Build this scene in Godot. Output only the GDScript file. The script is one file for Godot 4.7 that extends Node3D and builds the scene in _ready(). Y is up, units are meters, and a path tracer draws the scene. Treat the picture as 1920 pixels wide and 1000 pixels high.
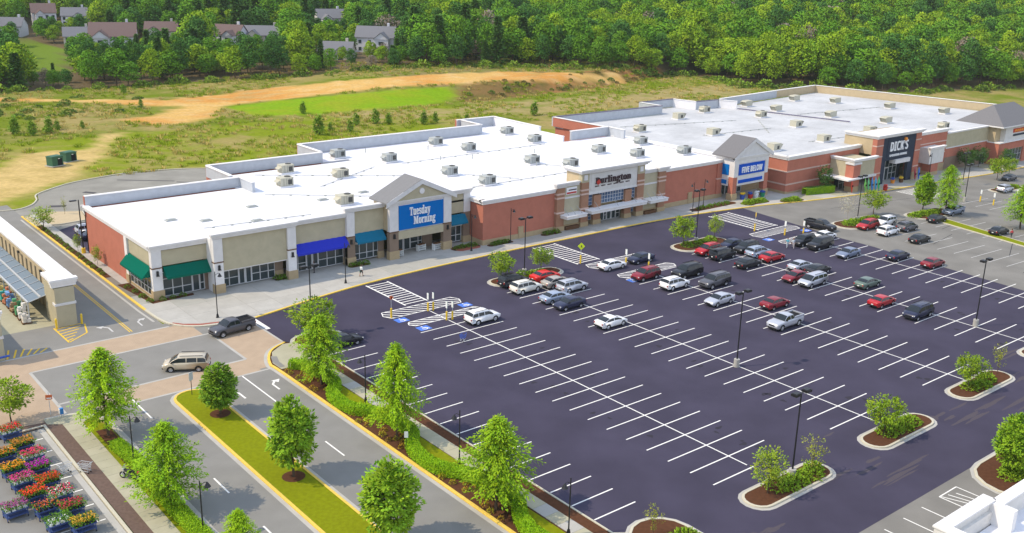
extends Node3D
# A shopping strip, its parking lot and the woods behind it. x runs along the store fronts, z towards the viewer, y up.

var rng := RandomNumberGenerator.new()
var M := {}
var T := {}
var taken := {}
var cam: Camera3D

func _ready() -> void:
	rng.seed = 7
	set_camera_and_light()
	make_materials()
	build_ground()
	build_stores()
	build_garden_yard()
	build_corner_roof()
	build_rooftop_units()
	build_vehicles()
	build_lamps_and_signs()
	build_planting()
	build_flower_carts()
	build_people()
	build_background()

func set_camera_and_light() -> void:
	cam = Camera3D.new()
	cam.name = "camera"
	cam.fov = 29.57
	cam.near = 0.5
	cam.far = 4000.0
	cam.position = Vector3(-71.335, 45.369, 94.523)
	cam.basis = Basis.from_euler(Vector3(-0.3023, -0.69, 0.0244))
	add_child(cam)
	cam.current = true
	var sun := DirectionalLight3D.new()
	sun.name = "sun"
	sun.light_energy = 1.1
	sun.light_color = Color(1.0, 0.935, 0.83)
	sun.light_angular_distance = 0.5
	sun.shadow_enabled = true
	add_child(sun)
	sun.look_at_from_position(Vector3.ZERO, Vector3(6.7, -8.3, 3.3), Vector3.UP)
	var sky_mat := ProceduralSkyMaterial.new()
	sky_mat.sky_top_color = Color(0.68, 0.745, 0.86)
	sky_mat.sky_horizon_color = Color(0.92, 0.93, 0.94)
	sky_mat.sky_curve = 0.18
	sky_mat.ground_bottom_color = Color(0.28, 0.3, 0.25)
	sky_mat.ground_horizon_color = Color(0.66, 0.74, 0.82)
	sky_mat.energy_multiplier = 1.6
	var sky := Sky.new()
	sky.sky_material = sky_mat
	var env := Environment.new()
	env.background_mode = Environment.BG_SKY
	env.sky = sky
	env.tonemap_mode = Environment.TONE_MAPPER_LINEAR
	env.tonemap_exposure = 1.08
	env.fog_enabled = true
	env.fog_density = 0.00008
	env.fog_light_color = Color(0.86, 0.9, 0.86)
	env.sdfgi_enabled = true
	env.ssao_enabled = true
	env.ssil_enabled = true
	var we := WorldEnvironment.new()
	we.name = "environment"
	we.environment = env
	add_child(we)

# ---------------------------------------------------------------- names and nodes
func numbered(called: String) -> String:
	var n: int = taken.get(called, 0)
	taken[called] = n + 1
	return called if n == 0 else "%s_%03d" % [called, n]

func tag(o: Node, label: String, category: String, group := "") -> void:
	o.set_meta("label", label)
	o.set_meta("category", category)
	if group != "":
		o.set_meta("group", group)

func thing(called: String, label: String, category: String, at := Vector3.ZERO, turn := 0.0, group := "") -> Node3D:
	var o := Node3D.new()
	o.name = numbered(called)
	add_child(o)
	o.position = at
	o.rotation.y = turn
	tag(o, label, category, group)
	return o

func part(parent: Node, called: String, m: Mesh, at := Vector3.ZERO, turn := 0.0, over: Material = null) -> MeshInstance3D:
	var o := MeshInstance3D.new()
	if parent == self:
		o.name = numbered(called)
	else:
		o.name = called
	o.mesh = m
	o.position = at
	o.rotation.y = turn
	if over:
		o.material_override = over
	parent.add_child(o, true)
	return o

# a part whose shape is given in world coordinates, under a thing standing at its own base
func wpart(parent: Node3D, called: String, m: Mesh) -> MeshInstance3D:
	return part(parent, called, m, -parent.position if parent != self else Vector3.ZERO)

func setting(called: String, m: Mesh) -> MeshInstance3D:
	var o := part(self, called, m)
	o.set_meta("kind", "structure")
	return o

func copy_of(o: Node3D, label: String, at: Vector3, turn := 0.0) -> Node3D:
	var base: String = o.get_meta("base_name")
	var c: Node3D = o.duplicate()
	c.name = numbered(base)
	add_child(c)
	c.position = at
	c.rotation.y = turn
	c.set_meta("label", label)
	return c

# ---------------------------------------------------------------- mesh helpers
func begin() -> SurfaceTool:
	var st := SurfaceTool.new()
	st.begin(Mesh.PRIMITIVE_TRIANGLES)
	st.set_smooth_group(-1)
	return st

func done(st: SurfaceTool, m: Material) -> ArrayMesh:
	st.generate_normals()
	st.set_material(m)
	return st.commit()

func tri(st: SurfaceTool, a: Vector3, b: Vector3, c: Vector3) -> void:
	st.add_vertex(a)
	st.add_vertex(b)
	st.add_vertex(c)

# corners counter-clockwise as seen from outside
func quad(st: SurfaceTool, a: Vector3, b: Vector3, c: Vector3, d: Vector3) -> void:
	tri(st, a, c, b)
	tri(st, a, d, c)

func box(st: SurfaceTool, c: Vector3, s: Vector3, b := Basis()) -> void:
	var h := [b.x * s.x * 0.5, b.y * s.y * 0.5, b.z * s.z * 0.5]
	for i in 3:
		var n: Vector3 = h[i]
		var u: Vector3 = h[(i + 1) % 3]
		var v: Vector3 = h[(i + 2) % 3]
		quad(st, c + n - u - v, c + n + u - v, c + n + u + v, c + n - u + v)
		quad(st, c - n - u - v, c - n - u + v, c - n + u + v, c - n + u - v)

func span(st: SurfaceTool, x0: float, x1: float, y0: float, y1: float, z0: float, z1: float) -> void:
	box(st, Vector3((x0 + x1) / 2, (y0 + y1) / 2, (z0 + z1) / 2), Vector3(x1 - x0, y1 - y0, z1 - z0))

func span_mesh(m: Material, x0: float, x1: float, y0: float, y1: float, z0: float, z1: float) -> ArrayMesh:
	var st := begin()
	span(st, x0, x1, y0, y1, z0, z1)
	return done(st, m)

func box_mesh(m: Material, c: Vector3, s: Vector3, b := Basis()) -> ArrayMesh:
	var st := begin()
	box(st, c, s, b)
	return done(st, m)

func tube(st: SurfaceTool, a: Vector3, b: Vector3, ra: float, rb: float, n := 8, caps := true) -> void:
	var d := (b - a).normalized()
	var u := d.cross(Vector3(0.31, 0.2, 0.93) if absf(d.z) < 0.8 else Vector3.RIGHT).normalized()
	var v := d.cross(u)
	for i in n:
		var p := TAU * i / n
		var q := TAU * (i + 1) / n
		var e := u * cos(p) + v * sin(p)
		var f := u * cos(q) + v * sin(q)
		quad(st, a + e * ra, a + f * ra, b + f * rb, b + e * rb)
		if caps:
			tri(st, b, b + f * rb, b + e * rb)
			tri(st, a, a + e * ra, a + f * ra)

func tube_mesh(m: Material, a: Vector3, b: Vector3, ra: float, rb: float, n := 8) -> ArrayMesh:
	var st := begin()
	tube(st, a, b, ra, rb, n)
	return done(st, m)

# the ground falls gently beyond x = 85
func gy(x: float) -> float:
	return -0.03 * clampf(x - 85.0, 0.0, 130.0)

func on(x: float, z: float, dy := 0.0) -> Vector3:
	return Vector3(x, gy(x) + dy, z)

func flip_poly(pts: PackedVector2Array) -> PackedVector2Array:
	if Geometry2D.is_polygon_clockwise(pts):
		pts.reverse()
	return pts

# flat polygon (x, z) lifted by dy over the ground, with optional skirt down
func slab(st: SurfaceTool, pts: PackedVector2Array, dy: float, skirt := 0.0, follow := true) -> void:
	var pieces := []
	var lo := 1e9
	var hi := -1e9
	for p in pts:
		lo = minf(lo, p.x)
		hi = maxf(hi, p.x)
	if follow and lo < 84.9 and hi > 85.1:
		pieces.append_array(Geometry2D.intersect_polygons(pts, PackedVector2Array([Vector2(-5000, -5000), Vector2(85, -5000), Vector2(85, 5000), Vector2(-5000, 5000)])))
		pieces.append_array(Geometry2D.intersect_polygons(pts, PackedVector2Array([Vector2(85, -5000), Vector2(215, -5000), Vector2(215, 5000), Vector2(85, 5000)])))
	else:
		pieces.append(pts)
	for pc: PackedVector2Array in pieces:
		var ix := Geometry2D.triangulate_polygon(pc)
		for i in range(0, ix.size(), 3):
			var a := pc[ix[i]]
			var b := pc[ix[i + 1]]
			var c := pc[ix[i + 2]]
			if (b - a).cross(c - a) < 0.0:
				var s := b
				b = c
				c = s
			# (x, z) with z down the page: cross > 0 is clockwise from above
			tri(st, Vector3(a.x, dy + (gy(a.x) if follow else 0.0), a.y), Vector3(b.x, dy + (gy(b.x) if follow else 0.0), b.y), Vector3(c.x, dy + (gy(c.x) if follow else 0.0), c.y))
	if skirt > 0.0:
		var q := PackedVector2Array(pts)
		if Geometry2D.is_polygon_clockwise(q):
			q.reverse()
		for i in q.size():
			var a := q[i]
			var b := q[(i + 1) % q.size()]
			var ya := dy + (gy(a.x) if follow else 0.0)
			var yb := dy + (gy(b.x) if follow else 0.0)
			quad(st, Vector3(a.x, ya - skirt, a.y), Vector3(a.x, ya, a.y), Vector3(b.x, yb, b.y), Vector3(b.x, yb - skirt, b.y))

func slab_mesh(m: Material, pts: PackedVector2Array, dy: float, skirt := 0.0, follow := true) -> ArrayMesh:
	var st := begin()
	slab(st, pts, dy, skirt, follow)
	return done(st, m)

func rect(x0: float, x1: float, z0: float, z1: float) -> PackedVector2Array:
	return PackedVector2Array([Vector2(x0, z0), Vector2(x1, z0), Vector2(x1, z1), Vector2(x0, z1)])

func pv(a: Array) -> PackedVector2Array:
	var r := PackedVector2Array()
	for i in range(0, a.size(), 2):
		r.append(Vector2(a[i], a[i + 1]))
	return r

# a painted stripe between two points
func stripe(a: Vector2, b: Vector2, w: float) -> PackedVector2Array:
	var n := (b - a).normalized().orthogonal() * w * 0.5
	return PackedVector2Array([a + n, b + n, b - n, a - n])

# kerb: a strip of rectangular section swept along a line, w to the left of travel when positive
func kerb_mesh(m: Material, pts: PackedVector2Array, w: float, h: float, closed := false) -> ArrayMesh:
	var st := begin()
	var n := pts.size()
	var off := PackedVector2Array()
	for i in n:
		var prev := pts[(i - 1 + n) % n] if closed or i > 0 else pts[i]
		var next := pts[(i + 1) % n] if closed or i < n - 1 else pts[i]
		var d0 := (pts[i] - prev).normalized()
		var d1 := (next - pts[i]).normalized()
		if prev == pts[i]:
			d0 = d1
		if next == pts[i]:
			d1 = d0
		var nn := (d0.orthogonal() + d1.orthogonal()).normalized()
		off.append(pts[i] + nn * w / maxf(0.4, nn.dot(d0.orthogonal())))
	var c := 0.025
	for i in (n if closed else n - 1):
		var j := (i + 1) % n
		var a := pts[i]
		var b := pts[j]
		var e := off[i]
		var f := off[j]
		var ain := a.lerp(e, c / absf(w))
		var bin := b.lerp(f, c / absf(w))
		quad2(st, on(a.x, a.y, -0.1), on(b.x, b.y, -0.1), on(b.x, b.y, h - c), on(a.x, a.y, h - c))
		quad2(st, on(a.x, a.y, h - c), on(b.x, b.y, h - c), on(bin.x, bin.y, h), on(ain.x, ain.y, h))
		quad2(st, on(ain.x, ain.y, h), on(bin.x, bin.y, h), on(f.x, f.y, h), on(e.x, e.y, h))
		quad2(st, on(e.x, e.y, h), on(f.x, f.y, h), on(f.x, f.y, -0.1), on(e.x, e.y, -0.1))
	if not closed:
		for i in [0, n - 1]:
			quad2(st, on(pts[i].x, pts[i].y, -0.1), on(off[i].x, off[i].y, -0.1), on(off[i].x, off[i].y, h), on(pts[i].x, pts[i].y, h))
	return done(st, m)

func quad2(st: SurfaceTool, a: Vector3, b: Vector3, c: Vector3, d: Vector3) -> void:
	tri(st, a, b, c)
	tri(st, a, c, d)

func smooth_line(a: Array, steps := 6, closed := false) -> PackedVector2Array:
	var p := pv(a)
	var r := PackedVector2Array()
	var n := p.size()
	for i in (n if closed else n - 1):
		var p0 := p[(i - 1 + n) % n] if closed or i > 0 else p[i]
		var p3 := p[(i + 2) % n] if closed or i < n - 2 else p[(i + 1) % n]
		for k in steps:
			r.append(p[i].cubic_interpolate(p[(i + 1) % n], p0, p3, float(k) / steps))
	if not closed:
		r.append(p[n - 1])
	return r

func capsule(cx: float, cz: float, lx: float, lz: float, k := 8) -> PackedVector2Array:
	var r := PackedVector2Array()
	var rad := lz / 2
	for i in k + 1:
		var t := -PI / 2 + PI * i / k
		r.append(Vector2(cx + lx / 2 - rad + cos(t) * rad, cz + sin(t) * rad))
	for i in k + 1:
		var t := PI / 2 + PI * i / k
		r.append(Vector2(cx - lx / 2 + rad + cos(t) * rad, cz + sin(t) * rad))
	return r

# ---------------------------------------------------------------- materials
func noise_tex(key: String, freq: float, lo: float, hi: float, octaves := 4, size := 512, kind := FastNoiseLite.TYPE_SIMPLEX_SMOOTH) -> void:
	var n := FastNoiseLite.new()
	n.noise_type = kind
	n.seed = key.hash() % 1000
	n.frequency = freq
	n.fractal_octaves = octaves
	var t := NoiseTexture2D.new()
	t.width = size
	t.height = size
	t.seamless = true
	t.noise = n
	var g := Gradient.new()
	g.set_color(0, Color(lo, lo, lo).linear_to_srgb())
	g.set_color(1, Color(hi, hi, hi).linear_to_srgb())
	t.color_ramp = g
	T[key] = t

func mat(key: String, r: float, g: float, b: float, rough := 0.9, tex := "", metres := 3.0, tex2 := "", metres2 := 17.0, world := true) -> StandardMaterial3D:
	var m := StandardMaterial3D.new()
	m.resource_name = key
	m.albedo_color = Color(r, g, b).linear_to_srgb()
	m.roughness = rough
	if rough >= 0.7:
		m.metallic_specular = 0.16
	if tex != "":
		m.albedo_texture = T[tex]
		m.uv1_triplanar = true
		m.uv1_world_triplanar = world
		m.uv1_scale = Vector3.ONE / metres
	if tex2 != "":
		m.detail_enabled = true
		m.detail_albedo = T[tex2]
		m.detail_blend_mode = BaseMaterial3D.BLEND_MODE_MUL
		m.detail_uv_layer = BaseMaterial3D.DETAIL_UV_2
		m.uv2_triplanar = true
		m.uv2_world_triplanar = world
		m.uv2_scale = Vector3.ONE / metres2
	M[key] = m
	return m

func leaf_mat(key: String, glow: float) -> void:
	var m := StandardMaterial3D.new()
	m.resource_name = key
	m.vertex_color_use_as_albedo = true
	m.roughness = 0.75
	m.metallic_specular = 0.2
	m.backlight_enabled = true
	m.backlight = Color(glow * 0.8, glow, glow * 0.25)
	M[key] = m

func make_materials() -> void:
	noise_tex("grain", 0.22, 0.72, 1.0, 3)
	noise_tex("speck", 0.35, 0.6, 1.0, 2)
	noise_tex("patch", 0.012, 0.74, 1.0, 5)
	noise_tex("soft", 0.02, 0.86, 1.0, 4)
	noise_tex("stain", 0.03, 0.72, 1.0, 6)
	mat("asphalt_new", 0.078, 0.07, 0.108, 0.93, "grain", 2.2, "patch", 53.0)
	mat("oil_stain", 0.045, 0.041, 0.055, 0.8, "stain", 0.9)
	mat("dust", 0.1, 0.086, 0.1, 0.95, "stain", 1.7)
	mat("asphalt_pale", 0.36, 0.345, 0.3, 0.95, "grain", 2.0, "patch", 43.0)
	mat("asphalt_old", 0.285, 0.272, 0.245, 0.95, "grain", 2.0, "patch", 43.0)
	mat("asphalt_road", 0.3, 0.29, 0.265, 0.95, "grain", 2.0, "soft", 37.0)
	mat("asphalt_patch", 0.1, 0.095, 0.1, 0.95, "grain", 2.0)
	mat("crack", 0.05, 0.05, 0.055, 0.95)
	mat("paint_white", 0.86, 0.84, 0.78, 0.75, "soft", 4.0)
	mat("paint_worn", 0.62, 0.61, 0.58, 0.85, "stain", 1.3)
	mat("paint_yellow", 0.8, 0.52, 0.06, 0.75, "soft", 3.0)
	mat("paint_blue", 0.09, 0.2, 0.62, 0.8, "soft", 2.0)
	mat("concrete", 0.52, 0.5, 0.45, 0.92, "grain", 3.0, "soft", 23.0)
	mat("concrete_b", 0.55, 0.53, 0.48, 0.92, "grain", 3.0, "soft", 23.0)
	mat("concrete_c", 0.48, 0.47, 0.42, 0.92, "grain", 3.0, "soft", 23.0)
	mat("concrete_tan", 0.5, 0.47, 0.33, 0.92, "grain", 3.0, "soft", 19.0)
	mat("concrete_tan_b", 0.53, 0.495, 0.355, 0.92, "grain", 3.0, "soft", 19.0)
	mat("joint", 0.22, 0.2, 0.17, 0.95)
	mat("kerb", 0.58, 0.54, 0.42, 0.9, "soft", 3.0)
	mat("kerb_yellow", 0.86, 0.6, 0.12, 0.8, "stain", 5.0)
	mat("paver", 0.58, 0.44, 0.31, 0.92, "speck", 1.6, "soft", 19.0)
	mat("paver_red", 0.42, 0.14, 0.1, 0.92, "speck", 1.6)
	mat("mulch_pale", 0.22, 0.15, 0.12, 1.0, "speck", 1.4, "stain", 7.0)
	mat("mulch", 0.15, 0.066, 0.035, 1.0, "speck", 1.4, "stain", 7.0)
	mat("lawn", 0.29, 0.33, 0.008, 1.0, "speck", 1.9, "stain", 9.0)
	mat("brick", 0.64, 0.24, 0.165, 0.9, "speck", 2.4, "soft", 21.0)
	mat("brick_pier", 0.5, 0.27, 0.17, 0.9, "speck", 2.4, "soft", 21.0)
	mat("brick_tan", 0.34, 0.25, 0.185, 0.9, "speck", 2.4, "soft", 21.0)
	mat("stone_base", 0.55, 0.42, 0.25, 0.9, "grain", 2.0, "soft", 11.0)
	mat("band", 0.66, 0.48, 0.4, 0.9, "soft", 5.0)
	mat("trim", 0.74, 0.72, 0.7, 0.85, "soft", 13.0)
	mat("trim_white", 0.82, 0.8, 0.78, 0.8, "soft", 13.0)
	mat("stucco", 0.58, 0.52, 0.36, 0.92, "grain", 2.6, "soft", 17.0)
	mat("stucco_tan", 0.62, 0.5, 0.32, 0.92, "grain", 2.6, "soft", 17.0)
	mat("stucco_pale", 0.72, 0.7, 0.66, 0.9, "soft", 13.0)
	mat("roof_white", 0.86, 0.855, 0.88, 0.75, "soft", 19.0, "soft", 61.0)
	mat("roof_grey", 0.62, 0.625, 0.63, 0.8, "soft", 19.0, "patch", 83.0)
	mat("membrane", 0.5, 0.53, 0.57, 0.8, "soft", 17.0)
	mat("coping_dark", 0.1, 0.08, 0.14, 0.6)
	mat("shingle", 0.26, 0.26, 0.265, 0.9, "grain", 1.2, "soft", 9.0)
	mat("metal_roof", 0.19, 0.185, 0.19, 0.7, "soft", 5.0)
	mat("frame", 0.55, 0.56, 0.57, 0.45)
	mat("glass", 0.035, 0.05, 0.055, 0.06)
	mat("glass_blue", 0.08, 0.13, 0.22, 0.08)
	mat("awn_green", 0.0, 0.13, 0.085, 0.85, "soft", 2.0)
	mat("awn_blue", 0.03, 0.045, 0.5, 0.85, "soft", 2.0)
	mat("awn_teal", 0.01, 0.16, 0.27, 0.85, "soft", 2.0)
	mat("sign_blue", 0.0, 0.14, 0.46, 0.75)
	mat("sign_blue2", 0.01, 0.085, 0.48, 0.75)
	mat("sign_dark", 0.045, 0.055, 0.08, 0.7, "soft", 6.0)
	mat("letter_white", 0.88, 0.88, 0.88, 0.5)
	mat("letter_dark", 0.04, 0.012, 0.02, 0.5)
	mat("letter_red", 0.5, 0.03, 0.02, 0.5)
	mat("letter_orange", 0.8, 0.28, 0.03, 0.5)
	mat("wood", 0.17, 0.09, 0.05, 0.9, "grain", 1.5)
	mat("hydrant_blue", 0.03, 0.2, 0.5, 0.6)
	mat("iron", 0.012, 0.012, 0.014, 0.45)
	mat("lens", 0.55, 0.58, 0.6, 0.3)
	mat("steel", 0.5, 0.52, 0.53, 0.4)
	mat("unit", 0.52, 0.5, 0.4, 0.7, "soft", 3.0)
	mat("unit_grey", 0.42, 0.44, 0.42, 0.7, "soft", 3.0)
	mat("unit_dark", 0.09, 0.09, 0.085, 0.8)
	mat("rust", 0.3, 0.2, 0.1, 0.9, "stain", 2.0)
	mat("tire", 0.014, 0.014, 0.015, 0.9)
	mat("rim", 0.5, 0.5, 0.52, 0.35)
	mat("car_glass", 0.015, 0.02, 0.024, 0.05)
	mat("lamp_clear", 0.75, 0.75, 0.72, 0.15)
	mat("lamp_red", 0.4, 0.02, 0.02, 0.25)
	mat("lamp_amber", 0.6, 0.25, 0.03, 0.25)
	mat("black_plastic", 0.02, 0.02, 0.022, 0.7)
	mat("plastic_green", 0.02, 0.22, 0.08, 0.6)
	mat("utility_green", 0.025, 0.11, 0.06, 0.6)
	mat("plastic_blue", 0.03, 0.09, 0.4, 0.5)
	mat("cart_blue", 0.035, 0.07, 0.22, 0.6)
	mat("plastic_yellow", 0.82, 0.55, 0.03, 0.5)
	mat("sign_lime", 0.6, 0.75, 0.02, 0.5)
	mat("sign_orange", 0.7, 0.14, 0.03, 0.5)
	mat("sign_white", 0.8, 0.82, 0.8, 0.5)
	mat("sign_green", 0.02, 0.25, 0.12, 0.5)
	mat("hedge_core", 0.25, 0.44, 0.012, 1.0, "speck", 0.7, "", 1.0, false)
	mat("bark", 0.14, 0.1, 0.07, 1.0, "speck", 0.7, "", 1.0, false)
	mat("bark_pale", 0.5, 0.45, 0.38, 1.0, "speck", 0.7, "", 1.0, false)
	mat("house_wall", 0.72, 0.71, 0.74, 0.9, "soft", 6.0)
	mat("house_cream", 0.62, 0.58, 0.5, 0.9, "soft", 6.0)
	mat("house_roof", 0.2, 0.14, 0.13, 0.95, "grain", 2.0)
	mat("house_roof_grey", 0.22, 0.22, 0.24, 0.95, "grain", 2.0)
	mat("shade_mesh", 0.22, 0.28, 0.34, 0.8, "grain", 1.0)
	leaf_mat("leaf", 0.42)
	leaf_mat("petal", 0.15)
	var terrain := mat("terrain", 1.0, 1.0, 1.0, 1.0, "speck", 3.1, "stain", 23.0)
	terrain.vertex_color_use_as_albedo = true
	var sk := StandardMaterial3D.new()
	sk.resource_name = "clothing"
	sk.vertex_color_use_as_albedo = true
	sk.roughness = 0.85
	M["clothing"] = sk

# ---------------------------------------------------------------- the ground
const BANK_X := [-500.0, 20.0, 50.0, 74.0, 111.0, 150.0, 176.0, 201.0, 226.0, 250.0, 400.0]
const BANK_Z := [-166.0, -166.0, -166.0, -160.0, -160.0, -164.0, -166.0, -170.0, -177.0, -180.0, -190.0]

func along(xs: Array, ys: Array, x: float) -> float:
	for i in xs.size() - 1:
		if x <= xs[i + 1]:
			return lerpf(ys[i], ys[i + 1], clampf((x - xs[i]) / (xs[i + 1] - xs[i]), 0.0, 1.0))
	return ys[ys.size() - 1]

func land(x: float, z: float) -> float:
	var r := Vector2(x + 71.3, z - 94.5).length()
	var y := 4.0 * smoothstep(50.0, 135.0, x) * smoothstep(0.0, 22.0 - 13.0 * smoothstep(120.0, 140.0, x), along(BANK_X, BANK_Z, x) - z)
	y += 34.0 * smoothstep(470.0, 950.0, r)
	return y + gy(x) * smoothstep(-150.0, -60.0, z)

var dirt_poly: PackedVector2Array
var lawn_poly: PackedVector2Array
var yard_poly: PackedVector2Array
var tan_poly: PackedVector2Array
var glade_poly: PackedVector2Array
var wood_edge: PackedVector2Array

func near_edge(p: Vector2, poly: PackedVector2Array) -> float:
	var best := 1e9
	for i in poly.size():
		var q := Geometry2D.get_closest_point_to_segment(p, poly[i], poly[(i + 1) % poly.size()])
		best = minf(best, p.distance_to(q))
	return best if Geometry2D.is_point_in_polygon(p, poly) else -best

func build_ground() -> void:
	dirt_poly = pv([-60, -262, 2, -236, 28, -219, 40, -210, 58, -212, 73, -213, 87, -210, 102, -208, 122, -199, 138, -197, 156, -195, 168, -187, 183, -176, 201, -176, 200, -169, 179, -170, 154, -171, 132, -174, 123, -178, 100, -185, 83, -188, 63, -192, 53, -189, 44, -179, 40, -170, 29, -166, 23, -168, 19, -179, 31, -185, 39, -195, 25, -212, 1, -231, -60, -257])
	lawn_poly = pv([51, -189, 69, -190, 87, -184, 107, -178, 123, -176, 122, -168, 112, -163, 105, -161, 86, -162, 63, -163, 52, -169])
	yard_poly = pv([-60, -96, -40, -99, -29, -102, -24, -107, -14, -115, -2, -131, 3, -142, 6, -149, 16, -164, 6, -160, -2, -144, -12, -146, -19, -140, -26, -128, -40, -120, -60, -116])
	tan_poly = pv([40, -166, 72, -158, 109, -156, 138, -155, 170, -152, 240, -146, 225, -120, 179, -128, 143, -129, 107, -136, 78, -147, 50, -156])
	glade_poly = pv([50, -412, 66, -392, 52, -338, 40, -300, 22, -300, 33, -345])
	wood_edge = pv([-160, -262, -60, -262, -4, -250, 14, -247, 28, -245, 45, -240, 59, -246, 82, -233, 102, -223, 121, -219, 141, -215, 159, -208, 176, -198, 190, -184, 215, -179, 240, -173, 236, -150, 230, -138, 251, -131, 265, -118, 292, -104, 336, -96, 420, -80, 520, -20])
	var patches := FastNoiseLite.new()
	patches.seed = 3
	patches.frequency = 0.028
	patches.fractal_octaves = 5
	var fine := FastNoiseLite.new()
	fine.seed = 9
	fine.frequency = 0.16
	fine.fractal_octaves = 3
	var xs := [-1800.0, -1000.0, -500.0, -300.0, -200.0, -140.0, -110.0]
	var x := -90.0
	while x < 330.0:
		xs.append(x)
		x += 2.5
	xs.append_array([340.0, 360.0, 390.0, 430.0, 480.0, 540.0, 620.0, 720.0, 900.0, 1300.0, 2000.0])
	var zs := [-2000.0, -1300.0, -1000.0, -850.0, -740.0, -650.0, -580.0, -520.0, -470.0, -430.0, -400.0, -370.0, -345.0, -325.0, -305.0, -290.0]
	var z := -278.0
	while z < -84.0:
		zs.append(z)
		z += 1.9
	while z < 110.0:
		zs.append(z)
		z += 12.0
	zs.append_array([160.0, 260.0, 500.0, 1000.0])
	var st := SurfaceTool.new()
	st.begin(Mesh.PRIMITIVE_TRIANGLES)
	for zz: float in zs:
		for xx: float in xs:
			st.set_color(land_color(xx, zz, patches, fine))
			st.add_vertex(Vector3(xx, land(xx, zz) - 0.1 + (fine.get_noise_2d(xx, zz) * 0.35 if zz < -120.0 and zz > -300.0 else 0.0), zz))
	var w := xs.size()
	for i in zs.size() - 1:
		for j in w - 1:
			var a := i * w + j
			for k in [a, a + 1, a + w + 1, a, a + w + 1, a + w]:
				st.add_index(k)
	setting("ground", done(st, M.terrain))
	build_paving()

func land_color(x: float, z: float, patches: FastNoiseLite, fine: FastNoiseLite) -> Color:
	var p := Vector2(x, z)
	var n := patches.get_noise_2d(x, z)
	var f := fine.get_noise_2d(x, z)
	var green := Color(0.2, 0.27, 0.015)
	var straw := Color(0.46, 0.36, 0.13)
	var c := green.lerp(straw, clampf(0.42 + n * 1.5 + f * 0.7, 0.0, 1.0))
	if z > -84.0:
		return c
	if z > -160.0 and x < 110.0:
		c = Color(0.27, 0.34, 0.012).lerp(straw, clampf(0.22 + n * 1.2 + f * 0.8, 0.0, 0.9))
	var wob := f * 5.0 + n * 8.0
	if z > -175.0 and z < -115.0 and x > 40.0:
		var t := near_edge(p, tan_poly) + wob
		c = c.lerp(Color(0.5, 0.39, 0.17), clampf(t / 5.0, 0.0, 0.85) * clampf(0.75 + f, 0.2, 1.0))
	if x > 118.0 and x < 250.0:
		# bare orange clay of the bank and dry brush above it
		var d: float = along(BANK_X, BANK_Z, x) - z
		if d > -2.0 and d < 12.0:
			c = Color(0.3, 0.19, 0.07).lerp(Color(0.62, 0.27, 0.1), clampf(0.25 + f * 1.6 + n, 0.0, 1.0) * smoothstep(130.0, 175.0, x))
			c = c.lerp(Color(0.16, 0.16, 0.03), clampf(-f * 2.0, 0.0, 0.7))
		elif d >= 12.0:
			c = Color(0.36, 0.28, 0.12).lerp(green, clampf(0.35 + f, 0.0, 0.8))
	if z < -155.0 and z > -270.0 and x < 215.0:
		var t := near_edge(p, dirt_poly) + wob * 0.35
		if t > -1.5:
			var clay := Color(0.84, 0.52, 0.16).lerp(Color(0.8, 0.38, 0.09), clampf(0.45 + n * 2.2 + f * 0.3, 0.0, 1.0))
			clay = clay.lerp(Color(0.9, 0.64, 0.28), clampf(f * 1.5, 0.0, 0.8))
			c = c.lerp(clay, smoothstep(-1.5, 1.5, t) * clampf(1.0 - maxf(0.0, n * 1.2 + f * 0.6 - 0.3), 0.4, 1.0))
		t = near_edge(p, lawn_poly) + wob * 0.2
		if t > -1.0:
			c = c.lerp(Color(0.27, 0.46, 0.008).lerp(Color(0.36, 0.44, 0.02), clampf(0.3 + n * 1.5 + f, 0.0, 1.0)), smoothstep(-1.0, 1.5, t))
	if x < 30.0 and z > -175.0:
		var t := near_edge(p, yard_poly) + wob * 0.3
		c = c.lerp(Color(0.8, 0.58, 0.23).lerp(Color(0.62, 0.46, 0.16), clampf(0.4 + f * 1.4, 0.0, 1.0)), smoothstep(-1.2, 1.2, t))
	if z < -230.0 or (x > 230.0 and z < -60.0):
		if Geometry2D.is_point_in_polygon(p, glade_poly):
			c = Color(0.2, 0.3, 0.03)
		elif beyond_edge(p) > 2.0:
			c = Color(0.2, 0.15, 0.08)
	return c

# how far a point lies behind the edge of the woods (negative: in the open)
func beyond_edge(p: Vector2) -> float:
	var eye := Vector2(-71.3, 94.5)
	var best := 1e9
	for i in wood_edge.size() - 1:
		best = minf(best, p.distance_to(Geometry2D.get_closest_point_to_segment(p, wood_edge[i], wood_edge[i + 1])))
	for i in wood_edge.size() - 1:
		if Geometry2D.segment_intersects_segment(eye, p, wood_edge[i], wood_edge[i + 1]) != null:
			return best
	return -best

var front_kerb: PackedVector2Array

func setting_group(called: String) -> Node3D:
	var o := Node3D.new()
	o.name = numbered(called)
	o.set_meta("kind", "structure")
	add_child(o)
	return o

func slabs(parent: Node3D, area: PackedVector2Array, x0: float, x1: float, z0: float, z1: float, dx: float, dz: float, mats: Array, top: float) -> void:
	var i := 0
	var x := x0
	while x < x1 - 0.01:
		var z := z0
		while z < z1 - 0.01:
			var cell := rect(x + 0.012, minf(x + dx, x1) - 0.012, z + 0.012, minf(z + dz, z1) - 0.012)
			for piece: PackedVector2Array in Geometry2D.intersect_polygons(area, cell):
				if piece.size() > 2 and not Geometry2D.is_polygon_clockwise(piece):
					var st := begin()
					slab(st, piece, top, 0.05)
					part(parent, "slab", done(st, mats[rng.randi() % mats.size()]))
			z += dz
			i += 1
		x += dx

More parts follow.
